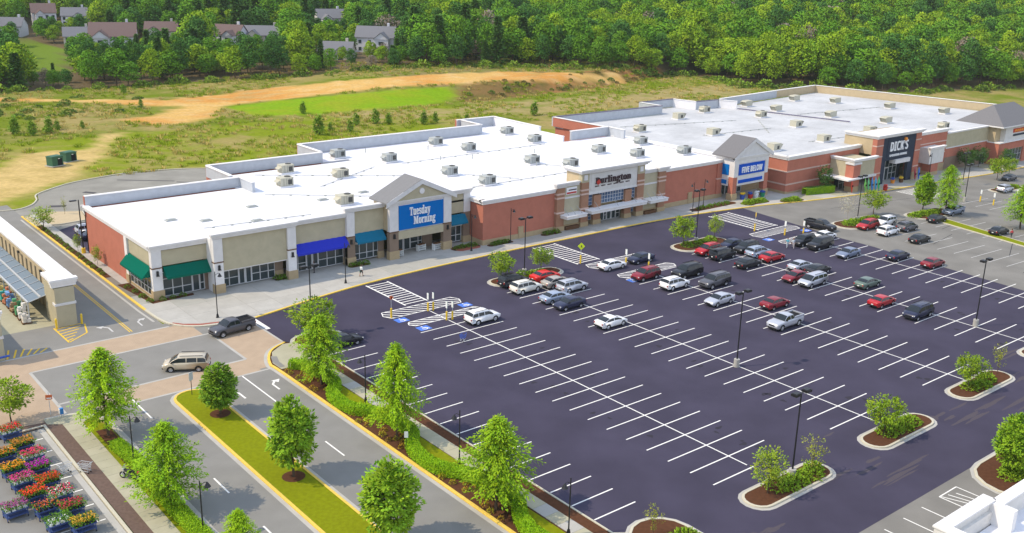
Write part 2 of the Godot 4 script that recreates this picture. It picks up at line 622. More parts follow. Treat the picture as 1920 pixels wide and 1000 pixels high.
func build_paving() -> void:
	front_kerb = smooth_line([-29.9, -30, -29.7, -25.6, -28.8, -22.4, -26.3, -20.2, -22.6, -19.3, -19.6, -19.2, -9, -21.6, -0.6, -23.0, 10, -23.8, 26.7, -24.2, 40, -24.1, 55.8, -24.1, 69.9, -23, 86.9, -20.3, 101, -18.2, 118, -16.9, 139, -16.4, 166, -15.6, 183, -16.2, 214, -17], 4)
	# roadways
	setting("road", slab_mesh(M.asphalt_road, rect(-44.1, -24.9, -3.4, 90), -0.02))
	setting("road", slab_mesh(M.asphalt_road, rect(-44.1, -20.4, -24, -3.4), -0.02))
	setting("road", slab_mesh(M.asphalt_road, rect(-110, -44.1, -24, -3.4), -0.02))
	var side := setting("road", slab_mesh(M.asphalt_road, rect(-38.6, -29.8, -98, -24), -0.02))
	setting("road", slab_mesh(M.asphalt_pale, pv([-60, -100, -38.6, -98, -29.8, -93, -26.2, -95.5, -24.2, -99, -23.2, -103.4, -18, -108, -13.3, -110.6, -3.1, -113, 6.4, -111.2, 14, -108, 30, -106, 84, -106, 84, -59, -29.8, -59, -29.8, -92, -38.6, -97.9]), -0.026))
	setting("loop_kerb", kerb_mesh(M.kerb, smooth_line([-44, -99.2, -33.6, -94.6, -29.4, -93.4, -26.4, -95.3, -24.4, -99, -23.2, -103.4, -18, -108, -13.3, -110.6, -3.1, -113, 6.4, -111.4, 14, -108.2, 30, -106.2], 4), 0.25, 0.14))
	part(side, "lane_line", slab_mesh(M.paint_yellow, rect(-34.05, -33.93, -60, -23.6), -0.014))
	part(side, "lane_line", slab_mesh(M.paint_yellow, rect(-33.78, -33.66, -60, -23.6), -0.014))
	var lot := setting("parking_lot", slab_mesh(M.asphalt_new, pv([-20.4, -28, 82, -28, 80.4, -20, 79.8, -15, 78.9, -7.3, 77.7, 1.1, 77.6, 8.3, 76.7, 14.6, 76.2, 23.9, 75.2, 34.1, 73.5, 56.4, -18.3, 56.4, -18.3, -6, -20.4, -10]), 0.0))
	var old_lot := setting("old_parking_lot", slab_mesh(M.asphalt_old, pv([82, -28, 214, -28, 214, 80, 72, 80, 72, 64, -18.3, 64, -18.3, 56.4, 73.5, 56.4, 75.2, 34.1, 76.2, 23.9, 76.7, 14.6, 77.6, 8.3, 77.7, 1.1, 78.9, -7.3, 79.8, -15, 80.4, -20]), -0.004))
	var flower_lot := setting("parking_lot", slab_mesh(M.asphalt_road, rect(-90, -49.7, -3.0, 60), -0.02))
	var apron := setting("pavement", slab_mesh(M.concrete_tan, rect(-60, -38.6, -98, -31.2), -0.02))
	setting("road", slab_mesh(M.asphalt_road, rect(-60, -38.6, -31.2, -24.0), -0.021))
	# cracks and tar repairs
	for c: Array in [[96, -12.5, 104, -11.6], [104, -11.6, 118, -10.2], [118, -10.2, 126, -9.6], [88, 13, 98, 11], [92, 24, 104, 19], [84, 30, 100, 27], [100, 8, 110, 6.5], [90, 3, 100, 1.5], [112, 20, 122, 14]]:
		part(old_lot, "tar_crack", slab_mesh(M.crack, stripe(Vector2(c[0], c[1]), Vector2(c[2], c[3]), 0.12), 0.0))
	for c: Array in [[-15.6, -101, -14.1, -99, 1.1], [-13.6, -97.8, -12.2, -95.6, 1.0], [-11.2, -93.6, -9.6, -91, 1.0], [-8.6, -89.6, -6.6, -86.5, 0.8], [-7, -108, 2, -101, 0.5], [2, -100, 10, -93, 0.6], [4, -84, 8, -78, 1.6], [-24, -93, -21.5, -91.8, 1.4]]:
		part(side, "tar_repair", slab_mesh(M.asphalt_patch, stripe(Vector2(c[0], c[1]), Vector2(c[2], c[3]), c[4]), -0.018))
	# brick crossings with pale borders
	var crossing := setting_group("brick_crossing")
	for r: Array in [[-52, -27.2, -22.6, -17.7], [-26.4, -20.5, -17.7, -4.0], [-44.0, -26.4, -7.6, -3.4], [-53, -47.0, -17.7, -3.4]]:
		part(crossing, "paving", slab_mesh(M.paver, rect(r[0], r[1], r[2], r[3]), -0.013))
	for s: Array in [[-52, -22.7, -29.5, -22.7], [-47, -17.6, -20.6, -17.6], [-26.4, -17.6, -26.4, -7.5], [-47, -7.5, -26.4, -7.5], [-44.2, -3.4, -25, -3.4], [-47.0, -17.6, -47.0, -3.5], [-20.5, -17.6, -20.5, -10]]:
		part(crossing, "border", slab_mesh(M.concrete_b, stripe(Vector2(s[0], s[1]), Vector2(s[2], s[3]), 0.32), -0.008))
	part(crossing, "stop_bar", slab_mesh(M.paint_white, rect(-20.3, -19.7, -19.0, -14.8), 0.004))
	# boulevard lines and arrows
	var road := get_node("road")
	for s: Array in [[-40.5, -4.4, -40.5, 1.2], [-40.5, 6, -40.5, 9], [-40.5, 16.2, -40.5, 19.4], [-40.5, 26, -40.5, 29], [-29.1, 15.8, -29.1, 19.4], [-29.1, 26, -29.1, 29], [-29.1, 36, -29.1, 39], [-28.8, -3.3, -28.8, 5.6]]:
		part(road, "lane_dash", slab_mesh(M.paint_white, stripe(Vector2(s[0], s[1]), Vector2(s[2], s[3]), 0.16), -0.012))
	turn_arrow(road, -27.1, 0.8, false)
	turn_arrow(road, -31.0, 0.8, true)
	turn_arrow(side, -35.6, -26.4, true, "paint_worn")
	turn_arrow(side, -32.0, -26.4, false, "paint_worn")
	# stall lines
	var s := 2.7432
	for row: Array in [[0.0, 0.0, -1, 15], [18.35, 10.72, -7, 12], [36.39, 24.24, -10, 7], [54.4, 15.64, -8, 10], [71.93, 18.24, -6, 9]]:
		for i in range(row[2], row[3] + 1):
			var zz: float = row[1] + i * s
			part(lot, "stall_line", slab_mesh(M.paint_white, rect(row[0] - 5.45, row[0] + 5.45, zz - 0.07, zz + 0.07), 0.004))
		part(lot, "spine_line", slab_mesh(M.paint_white, rect(row[0] - 0.07, row[0] + 0.07, row[1] + row[2] * s, row[1] + row[3] * s + 2.2), 0.008))
	part(lot, "stall_line", slab_mesh(M.paint_white, rect(-5.45, 0.3, 43.82, 43.96), 0.004))
	for i in 17:
		var zz := -3.1 + 2.8 * i
		part(lot, "stall_line", slab_mesh(M.paint_white, rect(-18.1, -13.2, zz - 0.07, zz + 0.07), 0.004))
	for i in 12:
		var zz := 3.6 + 2.9 * i
		part(old_lot, "stall_line", slab_mesh(M.paint_worn, rect(85.2, 95.6, zz - 0.06, zz + 0.06), 0.004))
		part(old_lot, "stall_line", slab_mesh(M.paint_worn, rect(100.6, 105.2 - i * 0.35, zz - 0.06, zz + 0.06), 0.004))
		part(old_lot, "stall_line", slab_mesh(M.paint_worn, rect(108.4 - i * 0.35, 113.4, zz - 0.06, zz + 0.06), 0.004))
	for i in 7:
		var zz := -1.6 + 2.9 * i
		part(old_lot, "stall_line", slab_mesh(M.paint_worn, rect(125.5, 136.5, zz - 0.06, zz + 0.06), 0.004))
		part(old_lot, "stall_line", slab_mesh(M.paint_worn, rect(144, 155, zz - 5.0, zz - 4.88), 0.004))
	for i in 8:
		part(old_lot, "stall_line", slab_mesh(M.paint_white, rect(0.35 + i * 2.94 - 0.06, 0.35 + i * 2.94 + 0.06, 57.4, 63), 0.001))
	for i in 3:
		part(old_lot, "hatch_line", slab_mesh(M.paint_white, stripe(Vector2(9.3 + i * 0.85, 57.4 + i * 0.3), Vector2(10.4 + i * 0.7, 60.2 + i * 1.0), 0.11), 0.003))
	part(old_lot, "hatch_line", slab_mesh(M.paint_white, rect(9.17, 12.11, 57.36, 57.48), 0.003))
	# crosswalks of white rungs
	for c: Array in [[-1.4, 2.1, -22.4, -12.3, 12], [30.3, 34.9, -23.6, -12.8, 13], [70.2, 75.6, -20.9, -9.6, 14], [124.2, 131, -15.4, -7.4, 13]]:
		var host: Node3D = lot if c[0] < 85.0 else old_lot
		for k in [0, 1]:
			part(host, "crosswalk_rail", slab_mesh(M.paint_white, rect(c[k] - 0.12, c[k] + 0.12, c[2], c[3]), 0.006))
		for i in c[4]:
			var zz: float = lerpf(c[2], c[3], (i + 0.5) / c[4])
			part(host, "crosswalk_rung", slab_mesh(M.paint_white, rect(c[0] + 0.12, c[1] - 0.12, zz - 0.1, zz + 0.1), 0.004))
	for h: Array in [[-6.2, 6.0, -11.6, -9.1], [-5.2, 6.4, -6.7, -5.1], [30.5, 42.4, -11.9, -9.4], [31.0, 42.8, -5.6, -3.6], [66.0, 78.0, -8.8, -6.2], [66.6, 77.8, -3.2, -1.0]]:
		hatch_area(lot, h[0], h[1], h[2], h[3])
	for p: Array in [[-4.9, -7.9], [-4.2, -3.9], [5.2, -7.9], [31.6, -2.3], [43.2, -1.9], [66.5, -4.7], [77.0, -4.7]]:
		access_mark(lot, p[0], p[1])
	part(lot, "spine_line", slab_mesh(M.paint_white, rect(-0.07, 0.07, -9.0, -2.8), 0.009))
	# oil stains in the bays and dusty drifts near the islands
	for i in 70:
		var row := rng.randi() % 5
		var sx: float = [0.0, 18.35, 36.39, 54.4, 71.93][row] + (3.4 if rng.randf() < 0.5 else -3.4) + rng.randf_range(-0.7, 0.7)
		var sz: float = rng.randf_range(2.0, 43.0)
		part(lot, "oil_stain", slab_mesh(M.oil_stain, blot(sx, sz, rng.randf_range(0.15, 0.5), rng.randf_range(0.15, 0.4)), 0.0022))
	for d: Array in [[8.6, 50.4, 3.4, 0.5], [26.4, 49.2, 4.2, 0.7], [28.5, 51.2, 5.0, 0.5], [44.6, 48.6, 3.4, 0.6], [-9.0, 51.0, 3.0, 0.6], [9.4, 45.0, 2.6, 0.4], [46, 44.4, 4.0, 0.4], [36, 52.6, 7.0, 0.6], [12, 53.0, 6.0, 0.4], [33.0, -14.0, 2.0, 0.5], [60.0, 17.6, 1.6, 0.5]]:
		for k in 4:
			part(lot, "dust_drift", slab_mesh(M.dust, blot(d[0] + rng.randf_range(-1, 1) * d[2], d[1] + rng.randf_range(-0.8, 0.8), d[2] * rng.randf_range(0.2, 0.6), d[3] * rng.randf_range(0.2, 0.6)), 0.0012 + 0.0003 * k))
	# kerbs
	setting("corner_kerb", kerb_mesh(M.kerb, front_kerb.slice(0, 21), 0.3, 0.14))
	setting("front_kerb", kerb_mesh(M.kerb_yellow, front_kerb.slice(20), 0.3, 0.14))
	setting("side_kerb", kerb_mesh(M.kerb_yellow, pv([-30.0, -88, -29.9, -30]), 0.3, 0.14))
	setting("gutter", kerb_mesh(M.concrete_b, pv([-30.35, -86, -30.35, -30, -30.2, -25.4]), -0.32, -0.012))
	# store-front pavement: joint bed, then the slabs
	var walk := PackedVector2Array()
	for p in front_kerb:
		walk.append(Vector2(p.x, p.y - 0.28) if p.x > -26.0 else Vector2(p.x + 0.28, p.y - 0.2))
	walk.append_array(pv([214, -30, 100, -32, 84, -36, -29.6, -36]))
	var fw := setting("front_pavement", slab_mesh(M.joint, walk, 0.118))
	slabs(fw, walk, -29.8, 84.2, -36, -17, 3.8, 3.8, [M.concrete, M.concrete, M.concrete_b, M.concrete_c], 0.13)
	slabs(fw, walk, 84.2, 214, -32, -14, 4.6, 4.6, [M.concrete_tan, M.concrete_b, M.concrete], 0.13)
	part(fw, "corner_ramp", slab_mesh(M.paver_red, pv([-29.3, -23.2, -28.2, -21.6, -26.2, -20.55, -23.2, -19.85, -23.3, -20.25, -26.0, -21.0, -27.8, -22.2, -28.7, -23.4]), 0.137))
	var sw := setting("side_pavement", slab_mesh(M.joint, rect(-29.7, -27.4, -88, -36), 0.118))
	slabs(sw, rect(-29.7, -27.4, -88, -36), -28.7, -27.4, -88, -36, 1.3, 2.0, [M.concrete, M.concrete_b], 0.13)
	setting("planting_bed", slab_mesh(M.mulch, rect(-29.68, -28.75, -80, -46), 0.132))
	setting("planting_bed", slab_mesh(M.mulch, pv([-29.3, -42, -27.6, -42, -27.6, -32.9, -22.2, -32.9, -22.4, -32.0, -28.2, -31.6]), 0.136, 0.02))
	setting("bare_soil", slab_mesh(M.stucco_tan, pv([-29.7, -87, -29.6, -80.5, -25.8, -79.5, -21.6, -80, -20.6, -86, -25, -88.4]), 0.12, 0.2))
	setting("kerb_ring", kerb_mesh(M.kerb, pv([-29.9, -87.2, -29.7, -80.2, -25.8, -79.2, -21.3, -79.8, -20.3, -86.2, -25, -88.8]), 0.2, 0.14, true))
	setting("parking_lot", slab_mesh(M.asphalt_new, pv([-28.6, -72, -27.2, -76, -23, -78.5, -14, -79, -14, -60, -27, -60, -28.6, -64]), -0.01))
	# round beds and islands in front of the stores
	for b: Array in [[21.4, -29.6, 5.4, 2.6], [27.3, -28.1, 5.2, 1.2], [38.2, -28.0, 4.4, 1.3], [76.6, -25.2, 12.5, 2.0], [2.6, -31.0, 3.6, 1.3], [-9.6, -31.6, 2.4, 0.9]]:
		setting("planting_bed", slab_mesh(M.mulch, capsule(b[0], b[1], b[2], b[3], 6), 0.137, 0.02))
	for b: Array in [[86.2, -20.9, 7.5, 2.6], [94.6, -18.4, 6.5, 2.2]]:
		setting("planting_bed", slab_mesh(M.mulch, capsule(b[0], b[1] - 2.0, b[2], b[3], 6), 0.139, 0.02))
	setting("paver_patch", slab_mesh(M.paver_red, capsule(21.4, -28.9, 4.6, 1.6, 6), 0.141))
	# boulevard kerbs, strips and walks
	var nose := PackedVector2Array()
	for i in 9:
		var t := PI + PI * i / 8.0
		nose.append(Vector2(-35.25 + cos(t) * 2.05, -0.9 + sin(t) * 2.05))
	var median := PackedVector2Array([Vector2(-37.3, 90)])
	median.append_array(nose)
	median.append(Vector2(-33.2, 90))
	setting("median_grass", slab_mesh(M.lawn, median, 0.1))
	setting("median_kerb", kerb_mesh(M.kerb_yellow, median, -0.25, 0.14))
	setting("gutter", kerb_mesh(M.concrete_b, offset_line(median, 0.4), -0.4, -0.01))
	var strip := smooth_line([-20.6, -9.6, -23.2, -8.0, -25.0, -4.5, -25.0, -1.0, -25.0, 20, -25.0, 90], 5)
	setting("roadside_kerb", kerb_mesh(M.kerb_yellow, strip, 0.28, 0.14))
	setting("gutter", kerb_mesh(M.concrete_b, strip, -0.42, -0.006))
	var bedline := strip.duplicate()
	bedline.append_array(pv([-18.4, 90, -18.4, -6.2, -20.4, -9.4]))
	setting("planting_bed", slab_mesh(M.mulch, bedline, 0.07))
	setting("corner_pavement", slab_mesh(M.concrete_tan, pv([-21.0, -9.0, -23.2, -7.4, -24.6, -4.4, -24.6, -2.2, -22.6, -2.2, -19.5, -2.6, -19.5, -8.6]), 0.13))
	setting("paver_patch", slab_mesh(M.asphalt_road, pv([-23.9, -6.3, -24.5, -4.6, -24.5, -2.7, -23.9, -2.7, -23.8, -4.4, -23.3, -5.9]), 0.136))
	setting("lot_kerb", kerb_mesh(M.kerb, pv([-18.3, -6, -18.3, 44.2, -17.4, 44.9]), -0.2, 0.14))
	var lw := setting("sidewalk", slab_mesh(M.joint, rect(-21.3, -19.7, -2.6, 62), 0.112))
	slabs(lw, rect(-21.3, -19.7, -2.6, 62), -21.3, -19.7, -2.6, 62, 1.6, 1.6, [M.concrete_tan, M.concrete_tan_b, M.concrete], 0.125)
	for g: Array in [[-22.3, 8.6, 4.4], [-22.3, 24.6, 4.2], [-22.4, 39.0, 4.0]]:
		setting("grass_patch", slab_mesh(M.lawn, pv([g[0] + 0.95, g[1] - g[2], g[0] + 0.95, g[1] + g[2], g[0] + 0.2, g[1] + g[2] * 0.8, g[0] - 0.7, g[1] + 1.4, g[0] - 0.9, g[1], g[0] - 0.6, g[1] - 1.6, g[0] + 0.2, g[1] - g[2] * 0.8]), 0.092))
	# left side of the boulevard
	var lk := smooth_line([-49, -4.6, -46.4, -4.2, -44.9, -2.6, -44.2, 0.4, -44.2, 20, -44.2, 90], 5)
	setting("roadside_kerb", kerb_mesh(M.kerb, lk, -0.25, 0.14))
	setting("gutter", kerb_mesh(M.concrete_b, lk, 0.4, -0.01))
	var ll := lk.duplicate()
	ll.append_array(pv([-46.3, 90, -46.3, -3.6]))
	setting("grass_verge", slab_mesh(M.lawn, pv([-46.3, -2.6, -45.4, -2.2, -44.5, 0.6, -44.4, 90, -46.3, 90]), 0.09))
	setting("planting_bed", slab_mesh(M.mulch, rect(-45.9, -44.6, 1.0, 60), 0.1))
	var rw := setting("sidewalk", slab_mesh(M.joint, pv([-49.2, -4.5, -46.4, -4.0, -45.3, -2.4, -46.3, -1.6, -46.3, 60, -48.0, 60, -48.0, -2.4, -49.2, -3.2]), 0.112))
	slabs(rw, pv([-49.2, -4.5, -46.4, -4.0, -45.3, -2.4, -46.3, -1.6, -46.3, 60, -48.0, 60, -48.0, -2.4, -49.2, -3.2]), -49.2, -45.2, -5, 60, 4.0, 1.55, [M.concrete_tan, M.concrete_tan_b], 0.125)
	setting("planting_bed", slab_mesh(M.mulch_pale, pv([-54, -4.6, -49.2, -3.8, -48.0, -2.4, -48.0, 60, -49.2, 60, -49.3, -2.8, -54, -2.8]), 0.1))
	setting("lot_kerb", kerb_mesh(M.kerb, pv([-56, -3.0, -49.6, -3.0, -49.6, 60]), 0.25, 0.14))
	setting("gutter", kerb_mesh(M.concrete_b, pv([-50.2, -2.8, -50.2, 60]), 0.55, -0.008))
	for i in 12:
		part(flower_lot, "stall_line", slab_mesh(M.paint_white, rect(-54.5, -50.3, -0.6 + 2.98 * i - 0.08, -0.6 + 2.98 * i + 0.08), -0.006))
	# yellow hatched noses at the garden yard piers
	for h: Array in [[-41.0, -37.6, -30.0, -24.6], [-48.0, -44.0, -23.6, -22.9]]:
		for k in 6:
			var f := k / 5.0
			part(apron, "hatch_line", slab_mesh(M.paint_yellow, stripe(Vector2(lerpf(-40.9, -40.9, f), lerpf(-29.6, -24.9, f)), Vector2(lerpf(-37.6, -40.1, f), lerpf(-30.1, -25.4, f)), 0.2), -0.009)) if h[0] > -45.0 else part(apron, "hatch_line", slab_mesh(M.paint_yellow, stripe(Vector2(-48.0 + k * 0.7, -23.0), Vector2(-47.2 + k * 0.75, -25.8 + k * 0.35), 0.2), -0.009))
	for pr: Array in [[-41.0, -30.1, -40.9, -24.3], [-40.9, -24.3, -38.2, -26.4], [-38.2, -26.4, -37.5, -29.6]]:
		part(apron, "hatch_line", slab_mesh(M.paint_yellow, stripe(Vector2(pr[0], pr[1]), Vector2(pr[2], pr[3]), 0.18), -0.006))
	# islands inside the lot
	for b: Array in [[0.0, 48.0, 11.4, 3.0], [18.2, 48.0, 10.9, 3.0], [36.5, 47.3, 11.2, 3.0], [54.8, 46.6, 11.0, 3.0], [19.8, -12.6, 12.8, 3.4], [54.6, -9.4, 11.6, 4.4], [91.0, -2.4, 14.6, 5.4], [110.4, 0.2, 13.8, 5.0], [151, -4.5, 12.0, 3.4]]:
		lot_island(b[0], b[1], b[2], b[3])
	lot_island(-16.6, -8.3, 6.4, 4.4)
	lot_island(-15.4, 48.6, 5.6, 8.8)
	lot_island(23.5, 60.2, 18.5, 7.4)
	setting("divider_grass", slab_mesh(M.lawn, pv([105.6, 3.2, 108.8, 3.2, 102.8, 24, 99.6, 42, 97.4, 42, 100.6, 24]), 0.1, 0.1))
	setting("kerb_ring", kerb_mesh(M.kerb, pv([105.4, 3.0, 109, 3.0, 103, 24, 99.8, 42.2, 97.2, 42.2, 100.4, 24]), -0.2, 0.14, true))
	setting("path", slab_mesh(M.asphalt_old, smooth_line([240, -60, 285, -91, 313, -92.5, 330, -86, 360, -76, 362, -72, 330, -81, 312, -88.5, 285, -87, 240, -54], 5), gy(215) + 0.3, 0.6, false))

func offset_line(p: PackedVector2Array, d: float) -> PackedVector2Array:
	var r := PackedVector2Array()
	for i in p.size():
		var a := p[maxi(i - 1, 0)]
		var b := p[mini(i + 1, p.size() - 1)]
		r.append(p[i] + (b - a).normalized().orthogonal() * d)
	return r

func blot(cx: float, cz: float, rx: float, rz: float) -> PackedVector2Array:
	var r := PackedVector2Array()
	var n := 18
	var ph := rng.randf() * TAU
	for i in n:
		var a := TAU * i / n
		var k := 1.0 + 0.22 * sin(a * 3.0 + ph) + rng.randf_range(-0.18, 0.18)
		r.append(Vector2(cx + cos(a) * rx * k, cz + sin(a) * rz * k))
	return r

func oval(cx: float, cz: float, lx: float, lz: float) -> PackedVector2Array:
	if lx >= lz:
		return capsule(cx, cz, lx, lz)
	var r := PackedVector2Array()
	for p in capsule(0, 0, lz, lx):
		r.append(Vector2(cx - p.y, cz + p.x))
	return r

func lot_island(cx: float, cz: float, lx: float, lz: float) -> void:
	var o := setting_group("planted_island")
	o.position = Vector3(cx, 0, cz)
	var ring := oval(cx, cz, lx, lz)
	var apron_ring := oval(cx, cz, lx + 0.7, lz + 0.7)
	wpart(o, "gutter", kerb_mesh(M.concrete_b, apron_ring, 0.36 if kerb_side(apron_ring) else -0.36, 0.012, true))
	wpart(o, "kerb", kerb_mesh(M.kerb, ring, 0.22 if kerb_side(ring) else -0.22, 0.15, true))
	wpart(o, "mulch", slab_mesh(M.mulch, oval(cx, cz, lx - 0.4, lz - 0.4), 0.12))

# true when a positive kerb width grows into the ring
func kerb_side(ring: PackedVector2Array) -> bool:
	var c := Vector2.ZERO
	for p in ring:
		c += p / ring.size()
	var d := (ring[1] - ring[0]).normalized().orthogonal()
	return d.dot(c - ring[0]) > 0.0

func hatch_area(lot: Node3D, x0: float, x1: float, z0: float, z1: float) -> void:
	var r := capsule((x0 + x1) / 2, (z0 + z1) / 2, x1 - x0, z1 - z0, 5)
	part(lot, "hatch_border", slab_mesh(M.paint_white, rect(x0 + 0.6, x1 - 0.6, z0 - 0.07, z0 + 0.07), 0.004))
	part(lot, "hatch_border", slab_mesh(M.paint_white, rect(x0 + 0.6, x1 - 0.6, z1 - 0.07, z1 + 0.07), 0.004))
	var x := x0 - 1.5
	while x < x1:
		var line := stripe(Vector2(x, z0 - 0.2), Vector2(x + 2.9, z1 + 0.2), 0.2)
		for piece: PackedVector2Array in Geometry2D.intersect_polygons(r, line):
			part(lot, "hatch_line", slab_mesh(M.paint_white, piece, 0.006))
		x += 1.15
	part(lot, "hatch_border", slab_mesh(M.paint_white, stripe(Vector2(x0 + 0.6, z0), Vector2(x0 + 0.05, (z0 + z1) / 2), 0.13), 0.007))
	part(lot, "hatch_border", slab_mesh(M.paint_white, stripe(Vector2(x0 + 0.05, (z0 + z1) / 2), Vector2(x0 + 0.6, z1), 0.13), 0.0075))
	part(lot, "hatch_border", slab_mesh(M.paint_white, stripe(Vector2(x1 - 0.6, z0), Vector2(x1 - 0.05, (z0 + z1) / 2), 0.13), 0.007))
	part(lot, "hatch_border", slab_mesh(M.paint_white, stripe(Vector2(x1 - 0.05, (z0 + z1) / 2), Vector2(x1 - 0.6, z1), 0.13), 0.0075))

func access_mark(lot: Node3D, x: float, z: float) -> void:
	var o := part(lot, "access_symbol", slab_mesh(M.paint_blue, rect(-0.85, 0.85, -0.7, 0.7), 0.006, 0.0, false), Vector3(x, 0, z))
	var st := begin()
	for i in 9:
		var a := -1.1 + i * 0.5
		var b := a + 0.5
		slab(st, stripe(Vector2(0.05 + cos(a) * 0.34, 0.14 + sin(a) * 0.34), Vector2(0.05 + cos(b) * 0.34, 0.14 + sin(b) * 0.34), 0.13), 0.011, 0.0, false)
	slab(st, stripe(Vector2(0.0, -0.32), Vector2(0.05, 0.1), 0.14), 0.012, 0.0, false)
	slab(st, stripe(Vector2(0.05, 0.05), Vector2(0.42, 0.08), 0.13), 0.013, 0.0, false)
	slab(st, stripe(Vector2(0.4, 0.08), Vector2(0.58, 0.42), 0.13), 0.014, 0.0, false)
	slab(st, capsule(-0.02, -0.5, 0.24, 0.24, 5), 0.0125, 0.0, false)
	part(o, "wheelchair", done(st, M.paint_white))

func turn_arrow(road: Node, x: float, z: float, left: bool, m := "paint_white") -> void:
	var k := -1.0 if left else 1.0
	var st := begin()
	slab(st, rect(-0.1, 0.1, -0.2, 1.5), 0.0, 0.0, false)
	slab(st, stripe(Vector2(0, -0.1), Vector2(0.5 * k, -0.75), 0.24), 0.001, 0.0, false)
	slab(st, PackedVector2Array([Vector2(0.25 * k, -1.05), Vector2(1.25 * k, -1.05), Vector2(0.8 * k, -0.3)]), 0.002, 0.0, false)
	part(road, "turn_arrow", done(st, M[m]), Vector3(x, -0.012, z))

# ---------------------------------------------------------------- stores
func many(parent: Node3D, rows: Array) -> void:
	for r: Array in rows:
		wpart(parent, r[0], span_mesh(M[r[1]], r[2], r[3], r[4], r[5], r[6], r[7]))

# a stepped cornice along x at the top of a front
func cornice(parent: Node3D, x0: float, x1: float, top: float, zf: float, m := "trim", deep := 0.35, drop := 0.7) -> void:
	var st := begin()
	span(st, x0 - deep * 0.4, x1 + deep * 0.4, top - drop, top - drop * 0.62, zf - 0.5, zf + deep * 0.4)
	span(st, x0 - deep * 0.7, x1 + deep * 0.7, top - drop * 0.62, top - drop * 0.3, zf - 0.5, zf + deep * 0.7)
	span(st, x0 - deep, x1 + deep, top - drop * 0.3, top, zf - 0.5, zf + deep)
	wpart(parent, "cornice", done(st, M[m]))

func cornice_side(parent: Node3D, x: float, z0: float, z1: float, top: float, out: float, m := "trim", deep := 0.35, drop := 0.7) -> void:
	var st := begin()
	for k: Array in [[0.4, 1.0, 0.62], [0.7, 0.62, 0.3], [1.0, 0.3, 0.0]]:
		var e: float = x + out * deep * k[0]
		span(st, minf(e, x - out * 0.5), maxf(e, x - out * 0.5), top - drop * k[1], top - drop * k[2], z0, z1)
	wpart(parent, "cornice", done(st, M[m]))

# glazed shop front: frame bars and one pane per opening, doors as pairs of leaves
func shop_front(parent: Node3D, x0: float, x1: float, y0: float, y1: float, z: float, cols: Array, rows: Array, doors := [], frame := "frame") -> void:
	var holder := Node3D.new()
	holder.name = "shop_window"
	parent.add_child(holder, true)
	holder.position = -parent.position
	var st := begin()
	var xs := [x0]
	var total := 0.0
	for c: float in cols:
		total += c
	var acc := x0
	for c: float in cols:
		acc += c / total * (x1 - x0)
		xs.append(acc)
	var ys := [y0]
	for r: float in rows:
		ys.append(lerpf(y0, y1, r))
	ys.append(y1)
	for x: float in xs:
		span(st, x - 0.06, x + 0.06, y0, y1, z - 0.05, z + 0.07)
	for i in xs.size() - 1:
		for j in ys.size():
			if (doors.has(i) and j > 0 and j < ys.size() - 1 and j < 2):
				continue
			span(st, xs[i] + 0.06, xs[i + 1] - 0.06, ys[j] - 0.05, ys[j] + 0.05, z - 0.04, z + 0.06)
		for j in ys.size() - 1:
			if doors.has(i) and j == 0:
				continue
			var low: float = ys[j] + 0.05
			if doors.has(i) and j == 1:
				low = y0 + 0.05
			part(holder, "pane", span_mesh(M.glass, xs[i] + 0.06, xs[i + 1] - 0.06, low, ys[j + 1] - 0.05, z - 0.02, z + 0.005))
		if doors.has(i):
			span(st, xs[i] + 0.06, xs[i] + 0.16, y0, ys[2] - 0.05, z, z + 0.1)
			span(st, xs[i + 1] - 0.16, xs[i + 1] - 0.06, y0, ys[2] - 0.05, z, z + 0.1)
			span(st, xs[i] + 0.16, xs[i + 1] - 0.16, ys[2] - 0.2, ys[2] - 0.05, z, z + 0.1)
	part(holder, "frame", done(st, M[frame]))

func awning(parent: Node3D, x0: float, x1: float, ytop: float, ybot: float, z: float, reach: float, m: String) -> void:
	var st := begin()
	var a := Vector3(x0, ytop, z)
	var b := Vector3(x1, ytop, z)
	var c := Vector3(x1, ybot + 0.28, z + reach)
	var d := Vector3(x0, ybot + 0.28, z + reach)
	var u := Vector3(0, -0.03, -0.02)
	var n := int((x1 - x0) / 1.1) + 1
	for i in n:
		# cloth sags a little between its ribs
		var p := float(i) / n
		var q := float(i + 1) / n
		var mid := (p + q) / 2
		var sag := Vector3(0, -0.035, 0)
		quad(st, d.lerp(c, p), d.lerp(c, mid) + sag, a.lerp(b, mid) + sag, a.lerp(b, p))
		quad(st, d.lerp(c, mid) + sag, d.lerp(c, q), a.lerp(b, q), a.lerp(b, mid) + sag)
		quad(st, d.lerp(c, p) - Vector3(0, 0.28, 0), d.lerp(c, q) - Vector3(0, 0.28, 0), d.lerp(c, q), d.lerp(c, p))
	tri(st, a, d, Vector3(x0, ybot + 0.28, z))
	tri(st, b, Vector3(x1, ybot + 0.28, z), c)
	quad(st, d + u, a + u, b + u, c + u)
	wpart(parent, "awning", done(st, M[m]))

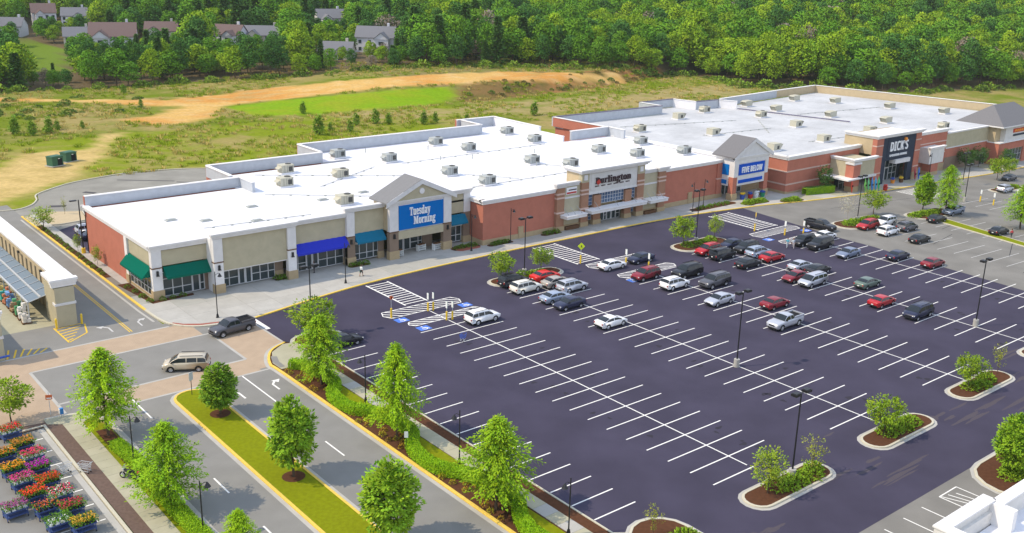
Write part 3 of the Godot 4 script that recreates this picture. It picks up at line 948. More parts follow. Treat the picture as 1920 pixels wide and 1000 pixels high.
func pier(parent: Node3D, x0: float, x1: float, zf: float, top: float, lower := "trim", foot := 1.25, y0 := 0.0, band := 4.55, back := 0.8) -> void:
	wpart(parent, "pier", span_mesh(M.trim, x0, x1, band, top, zf - back, zf))
	wpart(parent, "pier_shaft", span_mesh(M[lower], x0, x1, y0 + foot, band - 0.15, zf - back, zf - 0.03))
	wpart(parent, "pier_band", span_mesh(M.wood, x0 - 0.05, x1 + 0.05, band - 0.15, band, zf - back, zf + 0.05))
	wpart(parent, "pier_foot", span_mesh(M.stone_base, x0 - 0.1, x1 + 0.1, y0, y0 + foot, zf - back, zf + 0.09))
	var st := begin()
	span(st, (x0 + x1) / 2 - 0.13, (x0 + x1) / 2 + 0.13, 3.5, 4.1, zf - 0.03, zf + 0.22)
	span(st, (x0 + x1) / 2 - 0.2, (x0 + x1) / 2 + 0.2, 3.42, 3.5, zf - 0.02, zf + 0.3)
	wpart(parent, "wall_lamp", done(st, M.iron))

func letters(parent: Node3D, text: String, height: float, left: float, base: float, z: float, width: float, m: String, font_name := "Droid Sans", weight := 700, italic := false, rise := 0.0) -> void:
	var f := SystemFont.new()
	f.font_names = PackedStringArray([font_name])
	f.font_weight = weight
	f.font_italic = italic
	var tm := TextMesh.new()
	tm.text = text
	tm.font = f
	tm.font_size = 64
	tm.pixel_size = 0.02
	tm.depth = 0.16
	tm.horizontal_alignment = HORIZONTAL_ALIGNMENT_LEFT
	tm.vertical_alignment = VERTICAL_ALIGNMENT_BOTTOM
	tm.material = M[m]
	var box_size := tm.get_aabb()
	var o := MeshInstance3D.new()
	o.name = "lettering"
	o.mesh = tm
	parent.add_child(o, true)
	var sx := width / maxf(box_size.size.x, 0.01)
	var sy := height / maxf(box_size.size.y, 0.01)
	o.scale = Vector3(sx, sy, 1)
	o.position = Vector3(left - box_size.position.x * sx, base - box_size.position.y * sy, z) - parent.position
	if rise != 0.0:
		o.rotation.z = rise

func flat_roof(parent: Node3D, pts: PackedVector2Array, y: float, m: String) -> Node3D:
	var o := wpart(parent, "roof", slab_mesh(M[m], pts, y, 0.3, false))
	return o

# low conduit lying on blocks across a roof
func conduit(roof: Node3D, a: Vector2, b: Vector2, y: float) -> void:
	var st := begin()
	tube(st, Vector3(a.x, y + 0.14, a.y), Vector3(b.x, y + 0.14, b.y), 0.05, 0.05, 6)
	var n := int(a.distance_to(b) / 2.6)
	for i in n:
		var p := a.lerp(b, (i + 0.5) / n)
		box(st, Vector3(p.x, y + 0.05, p.y), Vector3(0.3, 0.1, 0.3))
	part(roof, "conduit", done(st, M.unit_grey))

func parapet(parent: Node3D, a: Vector2, b: Vector2, y0: float, y1: float, outer := "membrane", cap := "trim_white", thick := 0.45) -> void:
	var n := (b - a).normalized().orthogonal() * thick / 2
	var e := (b - a).normalized() * 0.02
	var p := PackedVector2Array([a + n, b + n, b - n, a - n])
	wpart(parent, "parapet", slab_mesh(M[outer], p, y1 - 0.12, y1 - 0.12 - y0, false))
	var q := PackedVector2Array([a + n * 1.5 - e, b + n * 1.5 + e, b - n * 1.5 + e, a - n * 1.5 - e])
	wpart(parent, "coping", slab_mesh(M[cap], q, y1, 0.12, false))

func gable(parent: Node3D, x0: float, x1: float, zf: float, zb: float, eave: float, apex: float, m := "shingle", face := "trim", panel := "stucco") -> void:
	var xm := (x0 + x1) / 2
	var st := begin()
	var a := Vector3(x0, eave, zf)
	var b := Vector3(xm, apex, zf)
	var c := Vector3(x1, eave, zf)
	var d := Vector3(x0, eave, zb)
	var e := Vector3(xm, apex, zb)
	var f := Vector3(x1, eave, zb)
	quad(st, d, a, b, e)
	quad(st, f, e, b, c)
	var k := Vector3(0, -0.22, 0)
	quad(st, d + k, a + k, a, d)
	quad(st, c + k, f + k, f, c)
	tri(st, d, e, f)
	var roof := wpart(parent, "gable_roof", done(st, M[m]))
	# raking trim boards
	st = begin()
	for s: Array in [[a, b], [b, c]]:
		var p: Vector3 = s[0]
		var q: Vector3 = s[1]
		var dn := Vector3(0, -0.75, 0)
		quad(st, p + dn + Vector3(0, 0, 0.02), q + dn + Vector3(0, 0, 0.02), q + Vector3(0, -0.02, 0.02), p + Vector3(0, -0.02, 0.02))
		quad(st, p + dn + Vector3(0, 0, -0.2), q + dn + Vector3(0, 0, -0.2), q + dn + Vector3(0, 0, 0.02), p + dn + Vector3(0, 0, 0.02))
	part(roof, "rake_board", done(st, M[face]))
	st = begin()
	tri(st, Vector3(x0 + 1.1, eave + 0.02, zf - 0.22), Vector3(xm, apex - 0.7, zf - 0.22), Vector3(x1 - 1.1, eave + 0.02, zf - 0.22))
	part(roof, "gable_panel", done(st, M[panel]))

func build_stores() -> void:
	shop_wing()
	department_store()
	sports_store()
	corner_shop()

func shop_wing() -> void:
	var b := thing("shop_row", "white-roofed row of small shops with green, blue and teal awnings", "building", Vector3(-2, 0.12, -45))
	# structure: outer brick wall, rear walls and roof
	var roof := flat_roof(b, pv([-27.3, -33.2, -19.6, -33.2, -19.6, -31.2, -7.9, -31.2, -7.9, -32.35, 1.0, -32.35, 1.0, -32.2, 24.0, -32.2, 24.0, -68.6, -3.6, -68.6, -3.6, -58.6, -27.3, -58.6]), 7.3, "roof_white")
	many(b, [["brick_wall", "brick", -27.5, -27.0, 0.12, 6.9, -60, -42.6], ["brick_wall", "brick", -27.5, -3.6, 0.12, 8.9, -60, -59.5], ["brick_wall", "brick", -4.0, 18.0, 0.12, 9.0, -70.2, -69.8], ["brick_wall", "brick", -4.0, -3.6, 0.12, 9.0, -69.8, -60.0]])
	cornice_side(b, -27.5, -60.2, -33.0, 7.55, -1.0, "trim_white", 0.4, 0.75)
	parapet(b, Vector2(-27.4, -59.6), Vector2(-2.4, -59.6), 7.3, 9.0)
	parapet(b, Vector2(-2.6, -59.4), Vector2(-2.6, -54.6), 7.3, 9.0)
	parapet(b, Vector2(-4.0, -69.8), Vector2(18.2, -69.8), 7.3, 9.3)
	parapet(b, Vector2(-4.0, -69.6), Vector2(-4.0, -60.0), 7.3, 9.3)
	for c: Array in [[-2, -52, 22, -33.5], [3, -66, 24, -52], [-18, -38, -2, -36.6], [8, -52, 24, -61]]:
		conduit(roof, Vector2(c[0], c[1]), Vector2(c[2], c[3]), 7.3)
	for v: Array in [[-16, -42], [-7, -46], [4, -44], [-10, -38], [12, -45], [-20, -45]]:
		var st := begin()
		box(st, Vector3(v[0], 7.38, v[1]), Vector3(1.6, 0.16, 1.0))
		box(st, Vector3(v[0], 7.5, v[1]), Vector3(1.1, 0.12, 0.6))
		part(roof, "roof_hatch", done(st, M.unit_grey))
	# left end bay, set back, with windows on two sides
	many(b, [["panel", "stucco", -27.3, -19.6, 4.6, 6.7, -33.6, -32.95], ["panel", "stucco", -27.35, -26.9, 4.6, 6.7, -41.8, -33.6], ["end_wall", "stucco_pale", -26.2, -25.6, 0.12, 3.6, -33.6, -33.3], ["end_wall", "brick_tan", -20.4, -19.6, 0.12, 4.6, -33.6, -33.2], ["side_pier", "trim_white", -27.62, -26.9, 0.12, 6.9, -42.8, -41.8], ["side_foot", "stone_base", -27.7, -26.9, 0.12, 1.35, -42.9, -41.7]])
	pier(b, -27.55, -26.2, -32.7, 6.9, "trim_white", 1.25, 0.12)
	cornice(b, -27.5, -19.75, 7.6, -32.75, "trim", 0.3, 0.75)
	shop_front(b, -26.1, -20.4, 0.3, 3.6, -33.25, [1.0, 1.0, 1.0, 0.85, 0.45], [0.3, 0.72], [3])
	awning(b, -26.0, -19.7, 4.5, 3.0, -32.9, 1.2, "awn_green")
	side_windows(b)
	# broad bay
	many(b, [["panel", "stucco", -18.6, -9.0, 3.1, 7.7, -31.6, -30.95], ["end_wall", "trim_white", -19.9, -19.3, 0.12, 7.7, -33.0, -31.5], ["end_wall", "brick_tan", -10.3, -9.0, 1.2, 3.1, -33.0, -32.4], ["end_foot", "stone_base", -10.3, -9.0, 0.12, 1.2, -33.0, -32.35], ["soffit", "trim", -18.6, -9.0, 2.95, 3.1, -33.0, -31.0]])
	pier(b, -19.9, -18.6, -30.6, 7.75, "trim_white", 1.25, 0.12)
	pier(b, -9.0, -7.7, -30.6, 7.75, "trim_white", 1.25, 0.12)
	cornice(b, -19.9, -7.7, 8.5, -30.65)
	shop_front(b, -18.5, -10.3, 0.3, 3.0, -32.5, [1.1, 1.1, 0.8, 0.8, 1.0, 1.0, 0.8], [0.42, 0.86], [2, 3])
	# blue awning bay
	many(b, [["panel", "stucco", -7.7, 1.1, 4.4, 7.4, -32.9, -32.15], ["end_wall", "brick_tan", 1.1, 2.4, 1.2, 4.5, -33.0, -31.6], ["end_foot", "stone_base", 1.0, 2.5, 0.12, 1.2, -33.0, -31.5]])
	cornice(b, -7.3, 0.9, 8.25, -31.9)
	shop_front(b, -7.6, 1.05, 0.3, 4.2, -32.9, [1.0, 1.1, 0.85, 0.85, 1.2, 1.2, 1.1], [0.3, 0.66], [2, 3])
	awning(b, -7.4, 1.1, 4.7, 3.2, -32.2, 1.3, "awn_blue")
	# teal awning bay
	pier(b, 1.1, 2.4, -31.6, 8.2, "brick_tan", 1.2, 0.12)
	many(b, [["panel", "stucco", 2.4, 7.9, 4.6, 8.2, -33.0, -32.1], ["window_head", "trim", 2.4, 7.8, 3.0, 3.35, -32.7, -32.2], ["end_wall", "brick_tan", 6.9, 7.9, 1.2, 4.6, -33.0, -32.4], ["end_foot", "stone_base", 6.8, 7.9, 0.12, 1.2, -33.0, -32.3]])
	cornice(b, 1.0, 7.6, 8.95, -31.7)
	shop_front(b, 2.5, 6.9, 0.5, 3.1, -32.6, [1.0, 1.1, 1.0, 0.7], [0.35, 0.99])
	awning(b, 2.5, 7.5, 4.75, 3.3, -32.1, 1.1, "awn_teal")
	# gabled entrance with the big blue sign
	many(b, [["side_wall", "stucco_tan", 7.7, 8.2, 4.6, 9.0, -34.8, -31.0], ["side_wall", "stucco", 18.9, 19.3, 4.6, 9.0, -34.8, -31.0], ["front_panel", "trim", 9.3, 17.7, 8.3, 9.0, -31.0, -30.55], ["front_panel", "trim", 9.3, 17.7, 4.35, 8.3, -31.0, -30.62], ["entrance_lintel", "stucco", 9.3, 17.7, 3.1, 4.35, -31.0, -30.5]])
	pier(b, 7.75, 9.35, -30.45, 9.0, "brick_tan", 1.3, 0.12, 4.5)
	pier(b, 17.7, 19.2, -30.45, 9.0, "brick_tan", 1.3, 0.12, 4.5)
	cornice(b, 7.7, 19.3, 9.15, -30.45, "trim", 0.25, 0.45)
	gable(b, 7.0, 20.0, -30.1, -35.0, 9.12, 12.1)
	wpart(b, "gable_medallion", tube_mesh(M.trim_white, Vector3(13.5, 10.25, -30.3), Vector3(13.5, 10.25, -30.18), 0.45, 0.45, 16))
	var sign := wpart(b, "sign", span_mesh(M.sign_blue, 9.4, 17.62, 4.55, 8.35, -30.62, -30.4))
	letters(sign, "Tuesday", 1.75, 11.3, 6.25, -30.3 , 3.75, "letter_white", "Droid Serif", 800, true)
	letters(sign, "Morning", 1.65, 12.0, 4.85, -30.3, 4.0, "letter_white", "Droid Serif", 800, true)
	for o in sign.get_children():
		o.position += -b.position
	shop_front(b, 9.6, 17.5, 0.2, 3.1, -33.9, [1.0, 0.9, 0.9, 1.0, 0.5, 1.1], [0.35, 0.8], [1, 2])
	many(b, [["porch_back", "brick_tan", 15.9, 17.7, 0.12, 3.2, -33.85, -33.6], ["porch_roof", "trim", 9.3, 17.7, 3.1, 3.25, -34.0, -31.0]])
	# bay right of the entrance
	many(b, [["panel", "stucco", 19.3, 22.8, 5.2, 8.3, -32.9, -32.2], ["corner_pier", "trim", 22.8, 24.1, 5.2, 8.3, -32.9, -32.05], ["end_wall", "brick_tan", 22.8, 24.1, 1.2, 5.2, -33.0, -32.15], ["end_foot", "stone_base", 22.7, 24.2, 0.12, 1.2, -33.0, -32.05], ["window_head", "trim", 19.8, 22.7, 3.0, 3.3, -32.7, -32.3]])
	cornice(b, 19.5, 24.1, 9.05, -32.05)
	shop_front(b, 19.6, 22.7, 0.4, 3.0, -32.7, [0.8, 1.0, 0.9], [0.4, 0.99])
	awning(b, 19.8, 23.1, 5.0, 3.5, -32.2, 1.0, "awn_teal")

func side_windows(b: Node3D) -> void:
	var holder := Node3D.new()
	holder.name = "shop_window"
	b.add_child(holder, true)
	holder.position = -b.position
	var st := begin()
	for i in 7:
		var z := -41.6 + i * 1.3
		span(st, -27.45, -27.3, 0.5, 3.6, z - 0.06, z + 0.06)
	for y in [0.5, 1.45, 2.9, 3.6]:
		span(st, -27.44, -27.31, y - 0.05, y + 0.05, -41.6, -33.8)
	part(holder, "frame", done(st, M.frame))
	for i in 6:
		for k: Array in [[0.55, 1.4], [1.5, 2.85], [2.95, 3.55]]:
			part(holder, "pane", span_mesh(M.glass, -27.4, -27.34, k[0], k[1], -41.54 + i * 1.3, -40.36 + i * 1.3))
	many(b, [["sill_wall", "stone_base", -27.5, -27.1, 0.12, 0.5, -41.8, -33.5], ["core_wall", "stucco", -27.2, -26.9, 0.5, 4.6, -41.8, -33.4]])
	st = begin()
	var a := Vector3(-27.35, 4.5, -42.2)
	var c := Vector3(-27.35, 4.5, -33.6)
	var o := Vector3(-1.25, -1.35, 0)
	quad(st, a, c, c + o, a + o)
	quad(st, a + o, c + o, c + o + Vector3(0, -0.28, 0), a + o + Vector3(0, -0.28, 0))
	tri(st, a, a + o, a + Vector3(0, -1.35, 0))
	tri(st, c, c + Vector3(0, -1.35, 0), c + o)
	wpart(b, "awning", done(st, M.awn_green))

func department_store() -> void:
	var b := thing("department_store", "long brick department store with white roof and pale central sign panel", "building", Vector3(54, 0.12, -55))
	var roof := flat_roof(b, pv([24.0, -29.2, 40.0, -29.2, 67.0, -29.6, 84.5, -29.6, 90.0, -36, 88.0, -62, 71.4, -62.2, 71.4, -86.2, 61.5, -86.2, 61.5, -78.4, 18.0, -78.4, 18.0, -70.2, 24.0, -70.2]), 7.25, "roof_white")
	many(b, [["brick_wall", "brick", 24.3, 39.8, 0.95, 6.95, -29.4, -28.9], ["stone_foot", "stone_base", 24.2, 39.8, 0.12, 0.95, -29.4, -28.78], ["brick_wall", "brick", 24.3, 24.8, 0.95, 6.95, -33.0, -29.4], ["stone_foot", "stone_base", 24.2, 24.8, 0.12, 0.95, -33.0, -29.4], ["pilaster", "stone_base", 31.6, 32.65, 0.12, 2.15, -28.95, -28.7],
		["brick_wall", "brick", 67.0, 82.0, 1.0, 7.1, -30.0, -29.5], ["stone_foot", "stone_base", 67.0, 84.0, 0.12, 1.0, -30.0, -29.38], ["pilaster", "stone_base", 74.0, 75.1, 0.12, 2.35, -29.55, -29.28], ["brick_pier", "brick", 82.0, 83.5, 1.0, 7.1, -30.0, -29.2], ["band", "band", 81.95, 83.6, 3.9, 4.15, -30.0, -29.12],
		["brick_wall", "brick", 18.0, 61.5, 0.12, 9.2, -79.2, -78.6], ["brick_wall", "brick", 61.0, 71.4, 0.12, 9.3, -87, -86.4], ["brick_wall", "brick", 71.25, 71.7, 0.12, 7.2, -86.4, -62], ["brick_wall", "brick", 18.0, 18.5, 0.12, 9.2, -78.6, -70.2]])
	cornice(b, 24.3, 39.6, 7.6, -28.9, "trim_white", 0.45, 0.75)
	cornice_side(b, 24.3, -33.0, -29.0, 7.6, -1.0, "trim_white", 0.45, 0.75)
	cornice(b, 67.3, 83.4, 7.75, -29.5, "trim_white", 0.45, 0.7)
	parapet(b, Vector2(18.0, -78.8), Vector2(62.0, -78.8), 7.25, 9.4)
	parapet(b, Vector2(18.0, -78.6), Vector2(18.0, -70.0), 7.25, 9.4)
	parapet(b, Vector2(62.0, -78.6), Vector2(62.0, -85.8), 7.25, 9.4)
	parapet(b, Vector2(61.0, -86.4), Vector2(71.6, -86.4), 7.25, 9.4)
	parapet(b, Vector2(71.4, -86.2), Vector2(71.4, -70), 7.25, 9.4, "roof_white")
	parapet(b, Vector2(71.4, -70), Vector2(71.4, -62.4), 7.25, 8.4, "roof_white")
	parapet(b, Vector2(73.6, -62.6), Vector2(84.8, -62.6), 7.25, 9.3)
	parapet(b, Vector2(84.8, -62.4), Vector2(84.8, -57.6), 7.25, 9.3)
	for c: Array in [[28, -38, 70, -38.6], [30, -61, 66, -62], [34, -47, 40, -39], [51, -47, 55, -41]]:
		conduit(roof, Vector2(c[0], c[1]), Vector2(c[2], c[3]), 7.25)
	for v: Array in [[30, -74], [38, -60], [44, -58], [50, -46], [58, -56], [35, -43], [78, -46], [42, -70]]:
		part(roof, "vent_pipe", tube_mesh(M.unit_grey, Vector3(v[0], 7.25, v[1]), Vector3(v[0], 8.1, v[1]), 0.09, 0.09, 6))
	# stepped entrance front
	var z := -28.3
	for p: Array in [[39.5, 41.2, 7.7, false], [45.1, 46.8, 7.9, true], [58.8, 60.5, 7.9, true], [64.4, 66.2, 7.7, false]]:
		many(b, [["brick_pier", "brick_pier", p[0], p[1], 0.95, p[2], z - 0.9, z], ["stone_foot", "stone_base", p[0] - 0.1, p[1] + 0.1, 0.12, 0.95, z - 0.9, z + 0.1]])
		for y in [3.2, 5.75, 6.45]:
			wpart(b, "band", span_mesh(M.band, p[0] - 0.06, p[1] + 0.06, y, y + 0.28, z - 0.9, z + 0.06))
		if p[3]:
			many(b, [["tower_pier", "stucco", p[0], p[1], 7.9, 9.6, z - 0.9, z], ["medallion", "trim_white", p[0] + 0.45, p[1] - 0.45, 8.3, 9.2, z - 0.02, z + 0.07]])
		else:
			cornice(b, p[0] - 0.05, p[1] + 0.05, 8.55, z, "trim", 0.55, 0.85)
	for s: Array in [[41.2, 45.1], [60.5, 64.4]]:
		many(b, [["panel", "stucco", s[0], s[1], 0.95, 7.7, z - 0.8, z - 0.45], ["band", "trim", s[0], s[1], 5.5, 5.8, z - 0.8, z - 0.38], ["foot", "stone_base", s[0], s[1], 0.12, 0.95, z - 0.8, z - 0.3], ["planter", "wood", s[0] + 0.4, s[1] - 0.5, 0.12, 0.75, z - 0.3, z + 0.25]])
		cornice(b, s[0] + 0.5, s[1] - 0.5, 8.35, z - 0.4, "trim", 0.3, 0.7)
	many(b, [["sign_panel", "stucco_pale", 46.8, 58.8, 5.8, 9.6, z - 0.8, z - 0.2], ["tower_back", "stucco_tan", 45.3, 60.3, 7.3, 9.6, z - 4.2, z - 3.6], ["tower_side", "stucco_tan", 45.2, 45.6, 7.3, 9.6, z - 3.6, z - 0.9], ["tower_side", "stucco_tan", 60.0, 60.4, 7.3, 9.6, z - 3.6, z - 0.9], ["tower_roof", "roof_white", 45.4, 60.2, 9.55, 9.75, z - 4.0, z - 0.3], ["brick_pier", "brick_pier", 48.2, 49.9, 0.95, 5.3, z - 0.9, z - 0.1], ["stone_foot", "stone_base", 48.1, 50.0, 0.12, 0.95, z - 0.9, z], ["brick_pier", "brick_pier", 55.9, 57.5, 0.95, 5.3, z - 0.9, z - 0.1], ["stone_foot", "stone_base", 55.8, 57.6, 0.12, 0.95, z - 0.9, z], ["band", "trim", 46.8, 58.8, 5.6, 5.85, z - 0.8, z - 0.05], ["inner_wall", "stone_base", 46.8, 58.8, 0.12, 5.6, z - 1.9, z - 1.5]])
	cornice(b, 45.0, 60.6, 10.25, z, "trim_white", 0.75, 0.75)
	cornice_side(b, 45.1, z - 4.3, z - 0.45, 10.25, -1.0, "trim_white", 0.7, 0.75)
	var w := [[47.0, 48.2], [49.9, 55.9], [57.5, 58.7]]
	for s: Array in w:
		shop_window(b, s[0], s[1], 3.6, 5.5, z - 0.6, int((s[1] - s[0]) / 0.62), 3, "glass_blue")
		shop_window(b, s[0], s[1], 0.95, 2.2, z - 0.7, int((s[1] - s[0]) / 0.9) , 2, "glass_blue") if s[1] - s[0] < 3.0 else shop_front(b, s[0], s[1], 0.15, 2.6, z - 1.4, [0.8, 1.0, 0.5, 1.0, 1.0, 0.8], [0.35, 0.9], [1, 3, 4])
	for s: Array in [[40.4, 45.0, 2.35, 3.2], [46.1, 59.7, 2.5, 3.25], [60.7, 65.3, 2.4, 3.3]]:
		var st := begin()
		span(st, s[0], s[1], s[2] + 0.1, s[2] + 0.55, z - 0.4, z + 1.7)
		span(st, s[0] - 0.12, s[1] + 0.12, s[2] + 0.55, s[2] + 0.68, z - 0.4, z + 1.82)
		wpart(b, "canopy", done(st, M.trim_white))
		for k in 3:
			var x: float = lerpf(s[0], s[1], (k + 0.5) / 3.0)
			wpart(b, "canopy_rod", tube_mesh(M.unit_grey, Vector3(x, s[2] + 0.68, z + 1.3), Vector3(x, s[2] + 1.7, z - 0.1), 0.04, 0.04, 6))
	var panel := wpart(b, "sign", span_mesh(M.stucco_pale, 47.4, 58.2, 6.3, 9.2, z - 0.2, z - 0.14))
	letters(panel, "Burlington", 1.55, 48.3, 7.0, z + 0.02, 8.7, "letter_dark", "Droid Serif", 800)
	var under := begin()
	for k in 6:
		span(under, 48.3 + k * 1.5, 49.2 + k * 1.5, 6.85 , 6.99, z - 0.12, z + 0.02)
	var ul := part(panel, "underline", done(under, M.letter_dark))
	var coat := begin()
	box(coat, Vector3(48.9, 7.65, z + 0.12), Vector3(0.75, 0.75, 0.06), Basis(Vector3(0, 0, 1), 0.6))
	part(panel, "emblem", done(coat, M.letter_red))
	for o in panel.get_children():
		if o.name == "lettering":
			o.position += -b.position
	var banner := wpart(b, "sign", span_mesh(M.letter_white, 41.9, 44.3, 6.2, 7.4, z - 0.45, z - 0.36))
	part(banner, "stripe", span_mesh(M.letter_red, 42.0, 44.2, 6.3, 6.6, z - 0.36, z - 0.33))
	part(banner, "stripe", span_mesh(M.letter_dark, 42.4, 44.2, 6.85, 7.05, z - 0.36, z - 0.33))
	gable_shop()

func shop_window(parent: Node3D, x0: float, x1: float, y0: float, y1: float, z: float, nx: int, ny: int, glass := "glass") -> void:
	var holder := Node3D.new()
	holder.name = "window"
	parent.add_child(holder, true)
	holder.position = -parent.position
	nx = maxi(nx, 1)
	var st := begin()
	for i in nx + 1:
		var x := lerpf(x0, x1, float(i) / nx)
		span(st, x - 0.035, x + 0.035, y0, y1, z - 0.04, z + 0.05)
	for j in ny + 1:
		var y := lerpf(y0, y1, float(j) / ny)
		span(st, x0, x1, y - 0.035, y + 0.035, z - 0.035, z + 0.045)
	part(holder, "frame", done(st, M.frame))
	for i in nx:
		for j in ny:
			part(holder, "pane", span_mesh(M[glass], lerpf(x0, x1, float(i) / nx) + 0.035, lerpf(x0, x1, float(i + 1) / nx) - 0.035, lerpf(y0, y1, float(j) / ny) + 0.035, lerpf(y0, y1, float(j + 1) / ny) - 0.035, z - 0.02, z))

func gable_shop() -> void:
	var b := thing("gabled_shop", "shop with grey gabled porch, blue sign panels and brick columns", "building", Vector3(89, 0.12, -30))
	var z := -26.3
	many(b, [["porch_box", "trim", 83.4, 93.9, 7.2, 8.5, -31.0, z], ["side_panel", "trim", 83.4, 83.9, 2.75, 7.2, -31.0, z - 1.3], ["corner_trim", "trim", 83.4, 84.6, 4.6, 7.2, z - 1.3, z], ["front_panel", "trim", 84.6, 93.0, 2.85, 7.2, z - 0.5, z - 0.08], ["right_trim", "trim", 93.0, 93.9, 4.55, 7.2, z - 1.3, z],
		["brick_column", "brick", 83.3, 84.5, 1.4, 4.6, z - 1.15, z - 0.05], ["column_foot", "stone_base", 83.1, 84.7, 0.12, 1.4, z - 1.3, z + 0.12], ["brick_column", "brick", 93.0, 94.2, 1.2, 4.55, z - 1.1, z - 0.05], ["column_foot", "stone_base", 92.8, 94.4, -0.3, 1.2, z - 1.25, z + 0.1],
		["back_wall", "stone_base", 84.0, 98.4, -0.3, 3.6, -31.6, -31.2], ["back_wall", "trim", 84.0, 98.4, 3.6, 7.2, -31.6, -31.0]])
	cornice(b, 83.4, 93.9, 8.6, z, "trim_white", 0.3, 0.5)
	cornice_side(b, 83.4, -31.0, z, 8.6, -1.0, "trim_white", 0.3, 0.5)
	gable(b, 82.8, 94.9, z + 0.35, -31.6, 8.6, 11.9, "metal_roof", "trim", "trim")
	var sign := wpart(b, "sign", span_mesh(M.sign_blue2, 84.8, 92.7, 4.9, 7.05, z - 0.08, z + 0.04))
	letters(sign, "FIVE BELOW", 1.15, 85.6, 5.35, z + 0.12, 6.2, "letter_white", "Droid Sans", 800)
	for o in sign.get_children():
		o.position += -b.position
	many(b, [["sign_bar", "sign_blue2", 84.9, 92.3, 3.3, 3.95, z - 0.08, z + 0.03], ["side_sign", "sign_blue", 83.3, 83.4, 4.9, 7.0, -30.6, -27.6], ["side_bar", "sign_blue", 83.3, 83.4, 3.1, 3.9, -30.4, -28.0]])
	shop_front(b, 84.4, 92.0, 0.0, 3.0, -31.1, [1, 1, 1, 1, 1, 1], [0.35, 0.85], [1, 2])

